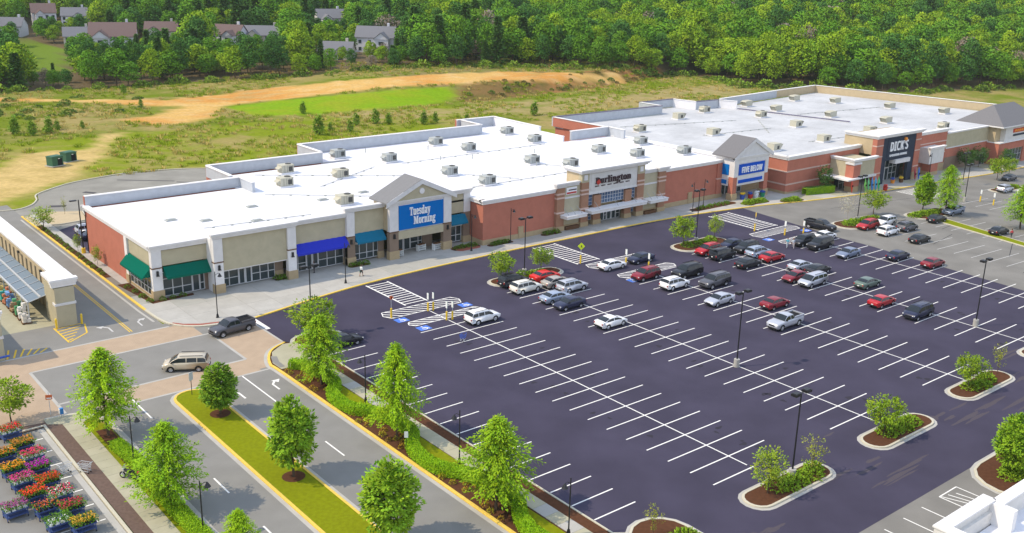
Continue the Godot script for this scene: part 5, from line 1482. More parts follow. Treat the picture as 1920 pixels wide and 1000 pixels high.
func car_mesh(kind: String) -> Dictionary:
	if car_meshes.has(kind):
		return car_meshes[kind]
	var s: Dictionary = SHAPES[kind]
	var L: float = s.len / 2
	var W: float = s.wide / 2
	var out := {}
	var st := SurfaceTool.new()
	st.begin(Mesh.PRIMITIVE_TRIANGLES)
	st.set_smooth_group(1)
	var cab: Array = s.cab
	var low := 0.24 if kind in ["sedan", "coupe"] else 0.32
	var stations := [[-L, 0.86, low + 0.16, s.deck - 0.22], [-L + 0.07, 0.93, low + 0.06, s.deck - 0.06], [-L + 0.3, 0.98, low, s.deck], [cab[0], 1.0, low, s.belt], [0.0, 1.0, low, s.belt], [cab[3], 1.0, low, s.belt - 0.03], [L - 0.45, 0.97, low, s.hood - 0.06], [L - 0.12, 0.91, low + 0.04, s.hood - 0.2], [L, 0.8, low + 0.14, s.hood - 0.36]]
	var rings := []
	for q: Array in stations:
		rings.append(ring_at(q[0], W * q[1], q[2], q[3], q[3] + (0.03 if q[0] > cab[3] - 0.01 else 0.015)))
	for i in rings.size() - 1:
		for j in rings[i].size() - 1:
			quad(st, rings[i][j], rings[i + 1][j], rings[i + 1][j + 1], rings[i][j + 1])
	for e in [0, rings.size() - 1]:
		var r: Array = rings[e]
		for j in range(1, r.size() - 1):
			tri(st, r[0], r[j + 1] if e == 0 else r[j], r[j] if e == 0 else r[j + 1])
	if kind == "pickup":
		# open bed: side rails, tailgate and a dark floor
		st.set_smooth_group(-1)
		for z in [-1.0, 1.0]:
			box(st, Vector3((cab[0] - L) / 2 + 0.02, s.belt + 0.12, z * (W - 0.1)), Vector3(cab[0] + L - 0.14, 0.26, 0.12))
		box(st, Vector3(-L + 0.12, s.belt + 0.1, 0), Vector3(0.1, 0.28, s.wide - 0.28))
	# cabin shell: a rounded loft from the belt line over the roof
	st.set_smooth_group(2)
	var xs := []
	for i in 5:
		xs.append(lerpf(cab[0], cab[1], i / 4.0))
	for i in range(1, 5):
		xs.append(lerpf(cab[1], cab[2], i / 4.0))
	for i in range(1, 6):
		xs.append(lerpf(cab[2], cab[3], i / 5.0))
	var vs := [0.0, 0.25, 0.5, 0.58, 0.68, 0.82, 1.0]
	for i in xs.size() - 1:
		for j in vs.size() - 1:
			quad(st, cab_pt(s, xs[i], vs[j], 1.0), cab_pt(s, xs[i + 1], vs[j], 1.0), cab_pt(s, xs[i + 1], vs[j + 1], 1.0), cab_pt(s, xs[i], vs[j + 1], 1.0))
			quad(st, cab_pt(s, xs[i + 1], vs[j], -1.0), cab_pt(s, xs[i], vs[j], -1.0), cab_pt(s, xs[i], vs[j + 1], -1.0), cab_pt(s, xs[i + 1], vs[j + 1], -1.0))
	out.body = done(st, M.rim)
	# glass follows the shell, a little proud of it
	out.windshield = screen_mesh(s, lerpf(cab[3], cab[2], 0.05), lerpf(cab[3], cab[2], 0.93), Vector3(0.014, 0.012, 0))
	out.rear = screen_mesh(s, lerpf(cab[0], cab[1], 0.22), lerpf(cab[0], cab[1], 0.92), Vector3(-0.014, 0.01, 0))
	out.sides = []
	for k in [1.0, -1.0]:
		var cuts := [lerpf(cab[0], cab[1], 0.45)]
		cuts.append_array(s.panes)
		cuts.append(lerpf(cab[3], cab[2], 0.25))
		for i in cuts.size() - 1:
			var g := begin()
			var o := Vector3(0, 0.003, 0.012 * k)
			var n := 4
			for q in n:
				var x0: float = lerpf(cuts[i] + 0.05, cuts[i + 1] - 0.05, float(q) / n)
				var x1: float = lerpf(cuts[i] + 0.05, cuts[i + 1] - 0.05, float(q + 1) / n)
				if k > 0:
					quad(g, cab_pt(s, x0, 0.08, k) + o, cab_pt(s, x1, 0.08, k) + o, cab_pt(s, x1, 0.44, k) + o, cab_pt(s, x0, 0.44, k) + o)
				else:
					quad(g, cab_pt(s, x1, 0.08, k) + o, cab_pt(s, x0, 0.08, k) + o, cab_pt(s, x0, 0.44, k) + o, cab_pt(s, x1, 0.44, k) + o)
			out.sides.append(done(g, M.car_glass))
	# wheels
	var r: float = s.wheel
	var w := begin()
	for i in 18:
		var a := TAU * i / 18.0
		var b := TAU * (i + 1) / 18.0
		var e := Vector3(cos(a), sin(a), 0)
		var f := Vector3(cos(b), sin(b), 0)
		for k in [1.0, -1.0]:
			var h := Vector3(0, 0, 0.11 * k)
			var hs := Vector3(0, 0, 0.08 * k)
			if k > 0:
				quad(w, e * r + hs, f * r + hs, f * r - hs, e * r - hs)
			quad2(w, e * r + hs, f * r + hs, f * r * 0.9 + h, e * r * 0.9 + h)
			quad2(w, e * r * 0.9 + h, f * r * 0.9 + h, f * r * 0.66 + hs, e * r * 0.66 + hs)
	out.tyre = done(w, M.tire)
	w = begin()
	tube(w, Vector3(0, 0, -0.08), Vector3(0, 0, 0.08), r * 0.2, r * 0.2, 8)
	for k in [1.0, -1.0]:
		for i in 5:
			var a := TAU * i / 5.0
			box(w, Vector3(cos(a), sin(a), 0) * r * 0.34 + Vector3(0, 0, 0.075 * k), Vector3(r * 0.6, r * 0.24, 0.03), Basis(Vector3(0, 0, 1), a))
		for i in 14:
			var a := TAU * i / 14.0
			var b := TAU * (i + 1) / 14.0
			quad2(w, Vector3(cos(a), sin(a), 0) * r * 0.68 + Vector3(0, 0, 0.085 * k), Vector3(cos(b), sin(b), 0) * r * 0.68 + Vector3(0, 0, 0.085 * k), Vector3(cos(b), sin(b), 0) * r * 0.56 + Vector3(0, 0, 0.07 * k), Vector3(cos(a), sin(a), 0) * r * 0.56 + Vector3(0, 0, 0.07 * k))
	out.rim = done(w, M.rim)
	w = begin()
	for i in 10:
		var a := PI * i / 10.0 - 0.15
		var b := PI * (i + 1) / 10.0 - 0.15
		quad2(w, Vector3(cos(a), sin(a), 0) * r * 1.16, Vector3(cos(b), sin(b), 0) * r * 1.16, Vector3(cos(b), sin(b), 0) * r * 0.6, Vector3(cos(a), sin(a), 0) * r * 0.6)
	out.arch = done(w, M.black_plastic)
	car_meshes[kind] = out
	return out

func cab_top(s: Dictionary, x: float) -> float:
	var c: Array = s.cab
	if x <= c[1]:
		var t := clampf((x - c[0]) / (c[1] - c[0]), 0.0, 1.0)
		return lerpf(s.belt - 0.02, s.roof - 0.03, t) + sin(PI * t) * 0.04
	if x >= c[2]:
		var t := clampf((c[3] - x) / (c[3] - c[2]), 0.0, 1.0)
		return lerpf(s.belt - 0.02, s.roof - 0.03, t) + sin(PI * t) * 0.035
	return s.roof - 0.03 + sin(PI * (x - c[1]) / (c[2] - c[1])) * 0.045

func cab_pt(s: Dictionary, x: float, v: float, k: float) -> Vector3:
	var wb: float = s.wide / 2 * 0.93
	var wr: float = s.wide / 2 * 0.74
	var low: float = s.belt - 0.05
	var h := cab_top(s, x) - low
	var edge := lerpf(wb, wr, clampf(h / (s.roof - low), 0.0, 1.0) * 0.95)
	if v <= 0.5:
		return Vector3(x, low + h * 0.86 * v * 2.0, lerpf(wb, edge, v * 2.0) * k)
	var t := (v - 0.5) * PI
	return Vector3(x, low + h * (0.86 + 0.14 * sin(t)), edge * cos(t) * k)

func screen_mesh(s: Dictionary, x0: float, x1: float, o: Vector3) -> ArrayMesh:
	var st := begin()
	for i in 4:
		for j in 6:
			var p := []
			for q: Array in [[i, j], [i, j + 1], [i + 1, j + 1], [i + 1, j]]:
				var w: float = lerpf(-0.86, 0.86, q[1] / 6.0)
				p.append(cab_pt(s, lerpf(x0, x1, q[0] / 4.0), 1.0 - absf(w) * 0.5, signf(w) if w != 0.0 else 1.0) + o)
			quad2(st, p[0], p[1], p[2], p[3])
	return done(st, M.car_glass)

func make_car(kind: String, paint: Material) -> Node3D:
	var s: Dictionary = SHAPES[kind]
	var m := car_mesh(kind)
	var o := Node3D.new()
	o.set_meta("base_name", "parked_car")
	part(o, "body", m.body, Vector3.ZERO, 0.0, paint)
	part(o, "windshield", m.windshield)
	part(o, "rear_window", m.rear)
	for q in m.sides:
		part(o, "side_window", q)
	var L: float = s.len / 2
	var W: float = s.wide / 2
	for x in [-1.0, 1.0]:
		for z in [-1.0, 1.0]:
			var w := part(o, "wheel", m.tyre, Vector3(x * s.wb / 2 + 0.05, s.wheel, z * (W - 0.12)))
			part(w, "rim", m.rim)
			part(w, "wheel_arch", m.arch, Vector3(0, 0.02, z * 0.125))
	for z in [-1.0, 1.0]:
		part(o, "headlight", box_mesh(M.lamp_clear, Vector3.ZERO, Vector3(0.14, 0.15, 0.38), Basis(Vector3.UP, z * 0.35)), Vector3(L - 0.16, s.hood - 0.28, z * (W - 0.3)))
		part(o, "taillight", box_mesh(M.lamp_red, Vector3.ZERO, Vector3(0.1, 0.2, 0.34), Basis(Vector3.UP, -z * 0.25)), Vector3(-L + 0.05, s.deck - 0.26, z * (W - 0.28)))
		part(o, "mirror", box_mesh(M.black_plastic, Vector3.ZERO, Vector3(0.14, 0.13, 0.2)), Vector3(s.cab[3] - 0.35, s.belt + 0.08, z * (W + 0.03)))
	part(o, "grille", box_mesh(M.black_plastic, Vector3(L - 0.035, s.hood - 0.42, 0), Vector3(0.08, 0.18, W * 0.9)))
	part(o, "front_bumper", box_mesh(M.black_plastic, Vector3(L - 0.05, 0.42, 0), Vector3(0.12, 0.16, W * 1.5)))
	part(o, "rear_bumper", box_mesh(M.black_plastic, Vector3(-L + 0.03, 0.46, 0), Vector3(0.12, 0.18, W * 1.6)))
	part(o, "number_plate", box_mesh(M.sign_white, Vector3(-L - 0.005, s.deck - 0.42, 0), Vector3(0.06, 0.12, 0.3)))
	if kind in ["suv", "big_suv", "van"]:
		for z in [-1.0, 1.0]:
			part(o, "roof_rail", box_mesh(M.black_plastic, Vector3((s.cab[1] + s.cab[2]) / 2, s.roof + 0.05, z * W * 0.66), Vector3(s.cab[2] - s.cab[1] - 0.4, 0.05, 0.05)))
	if kind == "pickup":
		part(o, "bed_floor", box_mesh(M.black_plastic, Vector3((s.cab[0] - L) / 2 + 0.03, s.belt + 0.05, 0), Vector3(s.cab[0] + L - 0.32, 0.04, s.wide - 0.42)))
	return o

func paint(key: String, r: float, g: float, b: float, metal := 0.0) -> void:
	var m := StandardMaterial3D.new()
	m.resource_name = "paint_" + key
	m.albedo_color = Color(r, g, b).linear_to_srgb()
	m.roughness = 0.35
	m.metallic_specular = 0.35
	m.metallic = metal
	m.clearcoat_enabled = true
	m.clearcoat = 0.35
	m.clearcoat_roughness = 0.06
	M["car_" + key] = m

func build_vehicles() -> void:
	paint("white", 0.8, 0.8, 0.8)
	paint("silver", 0.5, 0.52, 0.57, 0.4)
	paint("blue_silver", 0.36, 0.42, 0.52, 0.4)
	paint("grey", 0.1, 0.1, 0.115, 0.3)
	paint("black", 0.015, 0.016, 0.022)
	paint("navy", 0.02, 0.024, 0.06)
	paint("red", 0.42, 0.012, 0.02)
	paint("bright_red", 0.6, 0.02, 0.015)
	paint("maroon", 0.22, 0.012, 0.025)
	paint("tan", 0.42, 0.38, 0.33, 0.3)
	paint("beige", 0.56, 0.49, 0.37, 0.25)
	paint("green", 0.13, 0.18, 0.15, 0.3)
	paint("steel_blue", 0.2, 0.24, 0.33, 0.3)
	paint("ivory", 0.72, 0.7, 0.62)
	# x, z, turn (0 faces +x), kind, colour, name, label
	var E := 0.0
	var W := PI
	var cars := [
		[15.8, -10.6, E, "suv", "black", "parked_car", "black SUV tail out beside the round end of the near planted island"],
		[15.4, -7.4, E, "suv", "ivory", "parked_car", "ivory SUV with dark roof glass, beside the black one by the island"],
		[21.1, -9.9, E, "sedan", "bright_red", "parked_car", "bright red sedan parked against the planted island with two trees"],
		[20.6, -6.9, E, "sedan", "tan", "parked_car", "tan sedan between the bright red sedan and the silver SUV"],
		[21.1, -4.1, E, "suv", "silver", "parked_car", "silver SUV at the end of the row of four behind the ivory SUV"],
		[16.1, -2.0, E, "sedan", "blue_silver", "parked_car", "pale silver-blue sedan beside the navy sedan, tail towards the left"],
		[16.0, 1.0, W, "sedan", "navy", "parked_car", "navy sedan with headlights facing left in the second row"],
		[15.6, 9.3, E, "coupe", "white", "parked_car", "white sloping-back car parked alone in the second row"],
		[33.0, -8.2, E, "sedan", "white", "parked_car", "white sedan by the lime diamond sign and striped crossing"],
		[39.2, -8.2, W, "sedan", "navy", "parked_car", "dark navy sedan facing the white sedan in the accessible bays"],
		[33.6, -1.8, W, "suv", "maroon", "parked_car", "dark red SUV facing left beside the blue access symbol"],
		[33.9, 3.6, E, "suv", "white", "parked_car", "white SUV tail to the left, in front of two black SUVs"],
		[39.6, 0.9, W, "big_suv", "black", "parked_car", "black SUV facing left behind the white SUV"],
		[39.4, 6.3, W, "big_suv", "grey", "parked_car", "large charcoal SUV facing left at the end of its row"],
		[33.9, 11.8, W, "sedan", "silver", "parked_car", "silver sedan facing left beside the lamp with the concrete foot"],
		[39.0, 17.2, E, "sedan", "maroon", "parked_car", "dark red sedan alone right of the twin lamp head"],
		[51.2, -5.0, W, "suv", "red", "parked_car", "red SUV at the left end of the row by the far island"],
		[51.3, -2.1, E, "van", "black", "parked_car", "black van with raised tailgate beside the red SUV"],
		[57.4, -5.2, W, "sedan", "navy", "parked_car", "dark sedan closest to the lamp on the far island"],
		[57.5, -2.3, W, "suv", "black", "parked_car", "black SUV second from the far island, facing left"],
		[57.0, 0.4, E, "suv", "blue_silver", "parked_car", "silver SUV with tail lights to the left, third from the far island"],
		[56.9, 3.2, E, "sedan", "red", "parked_car", "red sedan behind the small black sedan"],
		[51.0, 3.2, E, "sedan", "black", "parked_car", "small black sedan in front of the red sedan"],
		[56.6, 8.7, E, "sedan", "silver", "parked_car", "silver sedan next to a black one, mid-row"],
		[57.2, 11.4, E, "sedan", "black", "parked_car", "black sedan with red tail lights between silver and red cars"],
		[51.3, 11.6, W, "sedan", "maroon", "parked_car", "dark red sedan facing left beside the silver minivan"],
		[51.6, 14.4, W, "van", "silver", "parked_car", "silver minivan facing left with roof rails"],
		[68.8, 0.6, W, "suv", "black", "parked_car", "black SUV near two walking people, facing left"],
		[69.2, 3.5, W, "big_suv", "black", "parked_car", "square black SUV in front of the white sedan"],
		[74.8, 0.6, E, "sedan", "white", "parked_car", "white sedan behind the two black SUVs"],
		[79.8, -3.8, -PI / 2 + 0.1, "pickup", "black", "moving_truck", "black pickup truck driving along the aisle by the pale tree"],
		[68.9, 9.0, W, "sedan", "steel_blue", "parked_car", "blue-grey sedan facing left, alone in the fifth row"],
		[74.5, 14.4, E, "sedan", "navy", "parked_car", "dark sedan alone at the edge of the new asphalt"],
		[75.3, 19.9, E, "sedan", "maroon", "parked_car", "dark maroon sedan farthest right on the new asphalt"],
		[87.4, 0.8, W, "suv", "red", "parked_car", "red SUV beside the planted island with the pale tree"],
		[93.0, 0.9, W, "suv", "white", "parked_car", "white SUV with dark roof behind the red SUV"],
		[86.8, 5.2, E, "suv", "white", "parked_car", "white SUV tail to the left on the old grey asphalt"],
		[93.0, 5.2, E, "suv", "grey", "parked_car", "grey SUV behind the white SUV on the old asphalt"],
		[87.0, 11.0, E, "sedan", "black", "parked_car", "dark sedan nearest the viewer on the old grey asphalt"],
		[104.6, 4.4, E, "sedan", "black", "parked_car", "black sedan tail out at the island with two tall trees"],
		[114.0, 2.6, W, "pickup", "steel_blue", "parked_car", "blue-grey pickup truck under the taller island tree"],
		[147.2, -3.2, E, "suv", "silver", "parked_car", "silver SUV by the small far island at the right edge"],
		[106.0, 15.4, E, "sedan", "black", "parked_car", "black sedan against the grass divider at the right"],
		[162.5, -9.6, W, "sedan", "grey", "parked_car", "dark car half hidden behind the two far small trees"],
		[57.6, 19.6, E, "sedan", "green", "parked_car", "grey-green sedan right of the silver minivan"],
		[51.9, 25.4, E, "sedan", "red", "parked_car", "red sedan parked alone in the right half of the lot"],
		[51.7, 30.9, W, "van", "navy", "parked_car", "dark blue minivan facing left, farthest right in its row"],
		[33.9, 22.6, W, "pickup", "silver", "parked_car", "silver pickup truck with dark bed, alone in the third row"],
		[3.2, -1.5, E, "suv", "white", "parked_car", "white SUV parked beside the yellow bollards and access signs"],
		[-15.2, -4.8, E, "sedan", "black", "parked_car", "dark sedan half hidden behind the tree at the lot corner"],
		[-24.0, -16.4, PI + 0.12, "pickup", "grey", "moving_truck", "dark grey pickup truck turning at the brick crossing"],
		[-32.9, -8.7, PI - 0.55, "van", "beige", "moving_car", "beige minivan crossing the intersection"],
		[-23.6, -71.2, E, "suv", "silver", "parked_car", "silver car parked behind the brick end wall"],
		[-24.0, -67.4, E, "sedan", "navy", "parked_car", "dark car beside the silver one behind the brick end wall"],
		[-46.6, -56.0, PI / 2, "suv", "white", "parked_car", "white car at the left edge near the garden shelter"],
	]
	for c: Array in cars:
		var o := make_car(c[3], M["car_" + c[4]])
		o.name = numbered(c[5])
		add_child(o)
		var slope := -0.03 if c[0] > 88.0 else 0.0
		o.position = on(c[0], c[1], 0.004 if c[0] > -20.0 else -0.02)
		o.basis = Basis(Vector3(0, 0, 1), slope * 1.0) * Basis(Vector3.UP, c[2])
		var what := "pickup truck" if c[3] == "pickup" else ("minivan" if c[3] == "van" else ("SUV" if (c[3] as String).ends_with("suv") else "car"))
		tag(o, c[6], what, "cars in the parking lot" if c[5] == "parked_car" else "moving vehicles")
		if (c[6] as String).begins_with("black van"):
			var st := begin()
			box(st, Vector3(-2.75, 1.95, 0), Vector3(0.95, 0.08, 1.5), Basis(Vector3(0, 0, 1), -0.12))
			part(o, "raised_tailgate", done(st, M.car_black))
	motorcycle()
	shopping_cart(Vector3(-2.9, 0, 2.6), 0.6, "blue shopping cart standing in an empty bay of the first row", M.plastic_blue)
	shopping_cart(Vector3(-50.6, 0, 7.6), 0.3, "shopping cart at the end of a flower lot stripe", M.steel)
	shopping_cart(Vector3(-49.2, 0.1, 8.6), 2.2, "shopping cart tipped against the flower lot kerb", M.steel)
	for k: Array in [[-12.9, -128.6, "left"], [-9.2, -131.8, "right"]]:
		var o := thing("utility_box", "%s of two dark green utility boxes on the bare dirt" % k[2], "utility box", Vector3(k[0], land(k[0], k[1]) - 0.05, k[1]), 0.35, "green utility boxes")
		var st := begin()
		box(st, Vector3(0, 0.95, 0), Vector3(2.6, 1.9, 2.0))
		part(o, "cabinet", done(st, M.utility_green))
		st = begin()
		box(st, Vector3(0, 1.98, 0), Vector3(2.8, 0.16, 2.2))
		box(st, Vector3(0, 2.1, 0), Vector3(2.4, 0.1, 1.8))
		part(o, "lid", done(st, M.utility_green))
		part(o, "base", box_mesh(M.concrete, Vector3(0, 0.06, 0), Vector3(3.2, 0.14, 2.6)))
		part(o, "door", box_mesh(M.black_plastic, Vector3(0.5, 0.9, 1.01), Vector3(1.1, 1.4, 0.03)))
		part(o, "label_plate", box_mesh(M.sign_white, Vector3(0.3, 1.6, 1.03), Vector3(0.4, 0.14, 0.02)))

func motorcycle() -> void:
	var o := thing("motorcycle", "black motorcycle with red tail parked beside the left sidewalk", "motorcycle", Vector3(-46.5, 0.12, 12.2), 2.2)
	for x in [-0.72, 0.72]:
		var st := begin()
		for i in 16:
			var a := TAU * i / 16.0
			var b := TAU * (i + 1) / 16.0
			tube(st, Vector3(x + cos(a) * 0.27, 0.32 + sin(a) * 0.27, 0), Vector3(x + cos(b) * 0.27, 0.32 + sin(b) * 0.27, 0), 0.06, 0.06, 6, false)
		var w := part(o, "wheel", done(st, M.tire))
		part(w, "rim", tube_mesh(M.rim, Vector3(x, 0.32, -0.03), Vector3(x, 0.32, 0.03), 0.2, 0.2, 12))
	var st := begin()
	box(st, Vector3(0.05, 0.42, 0), Vector3(0.5, 0.36, 0.3))
	tube(st, Vector3(-0.6, 0.5, 0), Vector3(0.5, 0.75, 0), 0.08, 0.08, 8)
	part(o, "engine", done(st, M.unit_dark))
	st = begin()
	tube(st, Vector3(-0.05, 0.82, 0), Vector3(0.45, 0.86, 0), 0.17, 0.12, 10)
	part(o, "tank", done(st, M.car_black))
	st = begin()
	box(st, Vector3(-0.4, 0.8, 0), Vector3(0.65, 0.12, 0.3))
	part(o, "seat", done(st, M.black_plastic))
	part(o, "tail", box_mesh(M.car_red, Vector3(-0.82, 0.78, 0), Vector3(0.28, 0.14, 0.24)))
	st = begin()
	tube(st, Vector3(0.72, 0.32, 0.09), Vector3(0.5, 1.02, 0.09), 0.035, 0.035, 6)
	tube(st, Vector3(0.72, 0.32, -0.09), Vector3(0.5, 1.02, -0.09), 0.035, 0.035, 6)
	tube(st, Vector3(0.42, 1.06, -0.36), Vector3(0.42, 1.06, 0.36), 0.022, 0.022, 6)
	part(o, "fork", done(st, M.steel))
	part(o, "headlamp", tube_mesh(M.lamp_clear, Vector3(0.56, 0.92, 0), Vector3(0.68, 0.9, 0), 0.1, 0.09, 10))
	st = begin()
	quad2(st, Vector3(0.6, 1.0, -0.2), Vector3(0.6, 1.0, 0.2), Vector3(0.42, 1.42, 0.16), Vector3(0.42, 1.42, -0.16))
	part(o, "windscreen", done(st, M.lamp_clear))
	for z in [-0.28, 0.28]:
		part(o, "saddlebag", box_mesh(M.black_plastic, Vector3(-0.62, 0.55, z), Vector3(0.48, 0.34, 0.2)))

func shopping_cart(at: Vector3, turn: float, label: String, m: Material) -> void:
	var o := thing("shopping_cart", label, "shopping cart", at, turn, "stray shopping carts")
	var st := begin()
	for y in [0.5, 0.7, 0.92]:
		var k: float = (y - 0.5) * 0.35
		for s: Array in [[-0.4 - k, -0.24 - k * 0.3, 0.4 + k, -0.24 - k * 0.3], [-0.4 - k, 0.24 + k * 0.3, 0.4 + k, 0.24 + k * 0.3], [-0.4 - k, -0.24, -0.4 - k, 0.24], [0.4 + k, -0.24, 0.4 + k, 0.24]]:
			tube(st, Vector3(s[0], y, s[1]), Vector3(s[2], y, s[3]), 0.022, 0.022, 5)
	for i in 6:
		var x := -0.4 + i * 0.16
		for z in [-0.24, 0.24]:
			tube(st, Vector3(x, 0.5, z), Vector3(x * 1.25, 0.92, z * 1.2), 0.014, 0.014, 5)
		tube(st, Vector3(x, 0.5, -0.24), Vector3(x, 0.5, 0.24), 0.014, 0.014, 5)
	part(o, "basket", done(st, m))
	st = begin()
	for z in [-0.2, 0.2]:
		tube(st, Vector3(-0.45, 0.16, z), Vector3(0.42, 0.2, z * 0.8), 0.025, 0.025, 5)
		tube(st, Vector3(-0.4, 0.16, z), Vector3(-0.42, 0.52, z), 0.025, 0.025, 5)
		tube(st, Vector3(-0.5, 0.9, z), Vector3(-0.62, 1.02, z), 0.02, 0.02, 5)
	part(o, "chassis", done(st, M.steel))
	part(o, "handle", tube_mesh(m, Vector3(-0.62, 1.02, -0.27), Vector3(-0.62, 1.02, 0.27), 0.03, 0.03, 6))
	for x in [-0.42, 0.38]:
		for z in [-0.2, 0.17]:
			part(o, "wheel", tube_mesh(M.tire, Vector3(x, 0.07, z - 0.02), Vector3(x, 0.07, z + 0.02), 0.07, 0.07, 8))

# ---------------------------------------------------------------- lamps and signs
func build_lamps_and_signs() -> void:
	var st: SurfaceTool
	var tall := [[1.3, 47.4, 8.5, "twin-head lamp on the nearest planted island, casting its shadow on the drive"], [18.1, 27.5, 9.1, "twin-head lamp with concrete foot in the second row of bays"], [54.6, 37.4, 9.0, "twin-head lamp with concrete foot at the right of the lot"], [-16.4, -10.4, 8.6, "twin-head lamp at the lot corner behind the round tree"], [20.1, -13.4, 8.6, "twin-head lamp between the two trees of the left far island"], [54.6, -10.4, 8.9, "twin-head lamp on the far island left of the red SUV"], [90.8, -3.4, 8.4, "twin-head lamp beside the pale leafless tree"], [128.4, -2.5, 7.6, "twin-head lamp with concrete foot behind the tall island trees"], [146.5, -12.4, 7.0, "twin-head lamp in front of the cream wall"], [72.9, 60.0, 9.0, "twin-head lamp beyond the right edge of the new asphalt"]]
	for l: Array in tall:
		if l[1] > 55.0:
			continue
		var o := thing("parking_lamp", l[3], "lamp post", on(l[0], l[1]), 0.0, "tall lamps of the parking lot")
		var h: float = l[2]
		part(o, "footing", tube_mesh(M.concrete, Vector3.ZERO, Vector3(0, 0.95, 0), 0.34, 0.34, 14))
		part(o, "pole", tube_mesh(M.iron, Vector3(0, 0.95, 0), Vector3(0, h, 0), 0.085, 0.065, 8))
		part(o, "crossarm", tube_mesh(M.iron, Vector3(-0.55, h, 0), Vector3(0.55, h, 0), 0.045, 0.045, 6))
		for k in [-1.0, 1.0]:
			st = begin()
			box(st, Vector3(k * 0.78, h + 0.04, 0), Vector3(0.76, 0.24, 0.6))
			box(st, Vector3(k * 0.78, h + 0.16, 0), Vector3(0.6, 0.08, 0.46))
			var hd := part(o, "lamp_head", done(st, M.iron))
			part(hd, "lens", box_mesh(M.lens, Vector3(k * 0.78, h - 0.07, 0), Vector3(0.5, 0.03, 0.38)))
	var single := thing("parking_lamp", "single-arm lamp at the corner of the brick end wall", "lamp post", Vector3(-28.2, 0.12, -60), 0.0, "tall lamps of the parking lot")
	part(single, "footing", tube_mesh(M.plastic_yellow, Vector3.ZERO, Vector3(0, 0.8, 0), 0.3, 0.3, 12))
	part(single, "pole", tube_mesh(M.iron, Vector3(0, 0.8, 0), Vector3(0, 8.3, 0), 0.1, 0.08, 8))
	part(single, "lamp_head", box_mesh(M.iron, Vector3(-0.8, 8.25, 0), Vector3(1.0, 0.16, 0.42)))
	var walk := [[-23.5, -21.9, 6.1, 1, "black walk lamp on the plaza corner behind the grey pickup"], [-3.3, -24.7, 5.9, 1, "black walk lamp in front of the blue awning shop"], [21.0, -27.5, 6.0, 1, "black walk lamp beside the round red paver bed"], [29.0, -27.6, 5.8, 1, "black walk lamp before the left brick wall of the department store"], [-21.5, 10.7, 5.3, -1, "black walk lamp in the planting strip left of the second feathery tree"], [-21.5, 27.2, 5.4, -1, "black walk lamp between the two right feathery trees"], [-21.5, 42.2, 5.2, -1, "black walk lamp nearest the viewer in the planting strip"], [-45.4, 10.1, 5.0, 1, "black walk lamp behind the motorcycle"], [-45.0, 24.6, 4.9, 1, "black walk lamp nearest the viewer by the left hedge"], [-44.8, -2.4, 5.0, 1, "black walk lamp at the left crossing corner behind the feathery tree"], [70.0, -24.6, 5.6, -1, "black walk lamp near the gabled porch, at the bed"], [74.6, -26.0, 5.4, 1, "black walk lamp before the right brick wall of the department store"], [146.8, -20.6, 5.6, -1, "black walk lamp at the side porch of the brick wing"]]
	for l: Array in walk:
		var o := thing("walk_lamp", l[4], "lamp post", on(l[0], l[1], 0.12), 0.0, "black walk lamps")
		var h: float = l[2]
		var k: float = l[3]
		part(o, "base", tube_mesh(M.iron, Vector3.ZERO, Vector3(0, 0.5, 0), 0.2, 0.12, 10))
		part(o, "pole", tube_mesh(M.iron, Vector3(0, 0.5, 0), Vector3(0, h, 0), 0.065, 0.05, 8))
		st = begin()
		tube(st, Vector3(0, h - 0.5, 0), Vector3(k * 0.35, h - 0.25, 0), 0.03, 0.03, 6)
		tube(st, Vector3(k * 0.35, h - 0.25, 0), Vector3(k * 0.62, h - 0.3, 0), 0.03, 0.03, 6)
		part(o, "arm", done(st, M.iron))
		st = begin()
		tube(st, Vector3(k * 0.62, h - 0.72, 0), Vector3(k * 0.62, h - 0.32, 0), 0.28, 0.06, 12)
		var hd := part(o, "lamp_shade", done(st, M.iron))
		part(hd, "globe", tube_mesh(M.lens, Vector3(k * 0.62, h - 0.82, 0), Vector3(k * 0.62, h - 0.72, 0), 0.1, 0.16, 10))
	# access signs on yellow bollards
	for s: Array in [[-0.2, -8.8, "left of a pair by the first striped crossing"], [0.5, -8.6, "right of a pair by the first striped crossing"], [-0.2, -4.6, "left of a pair nearer the white SUV"], [0.5, -4.3, "right of a pair nearer the white SUV"], [36.2, -8.4, "in front of the navy sedan"], [37.4, -4.8, "behind the dark red SUV"], [71.2, -4.9, "left, by the striped crossing before the gabled porch"], [74.1, -3.2, "right, by the black pickup"], [131.5, -0.8, "left, right of the tall island trees"], [130.6, 2.4, "right, right of the tall island trees"], [139.4, 3.0, "rightmost, near the large right tree"]]:
		var o := thing("access_sign", "white access sign on yellow bollard, " + s[2], "sign", on(s[0], s[1]), 0.0, "access signs in the lot")
		part(o, "bollard", tube_mesh(M.plastic_yellow, Vector3.ZERO, Vector3(0, 1.15, 0), 0.13, 0.13, 10))
		part(o, "post", tube_mesh(M.steel, Vector3(0, 1.15, 0), Vector3(0, 2.5, 0), 0.03, 0.03, 6))
		var p := part(o, "plate", box_mesh(M.sign_white, Vector3(-0.03, 2.05, 0), Vector3(0.03, 0.85, 0.36)))
		part(p, "border", box_mesh(M.sign_green, Vector3(0.0, 2.05, 0), Vector3(0.02, 0.87, 0.38)))
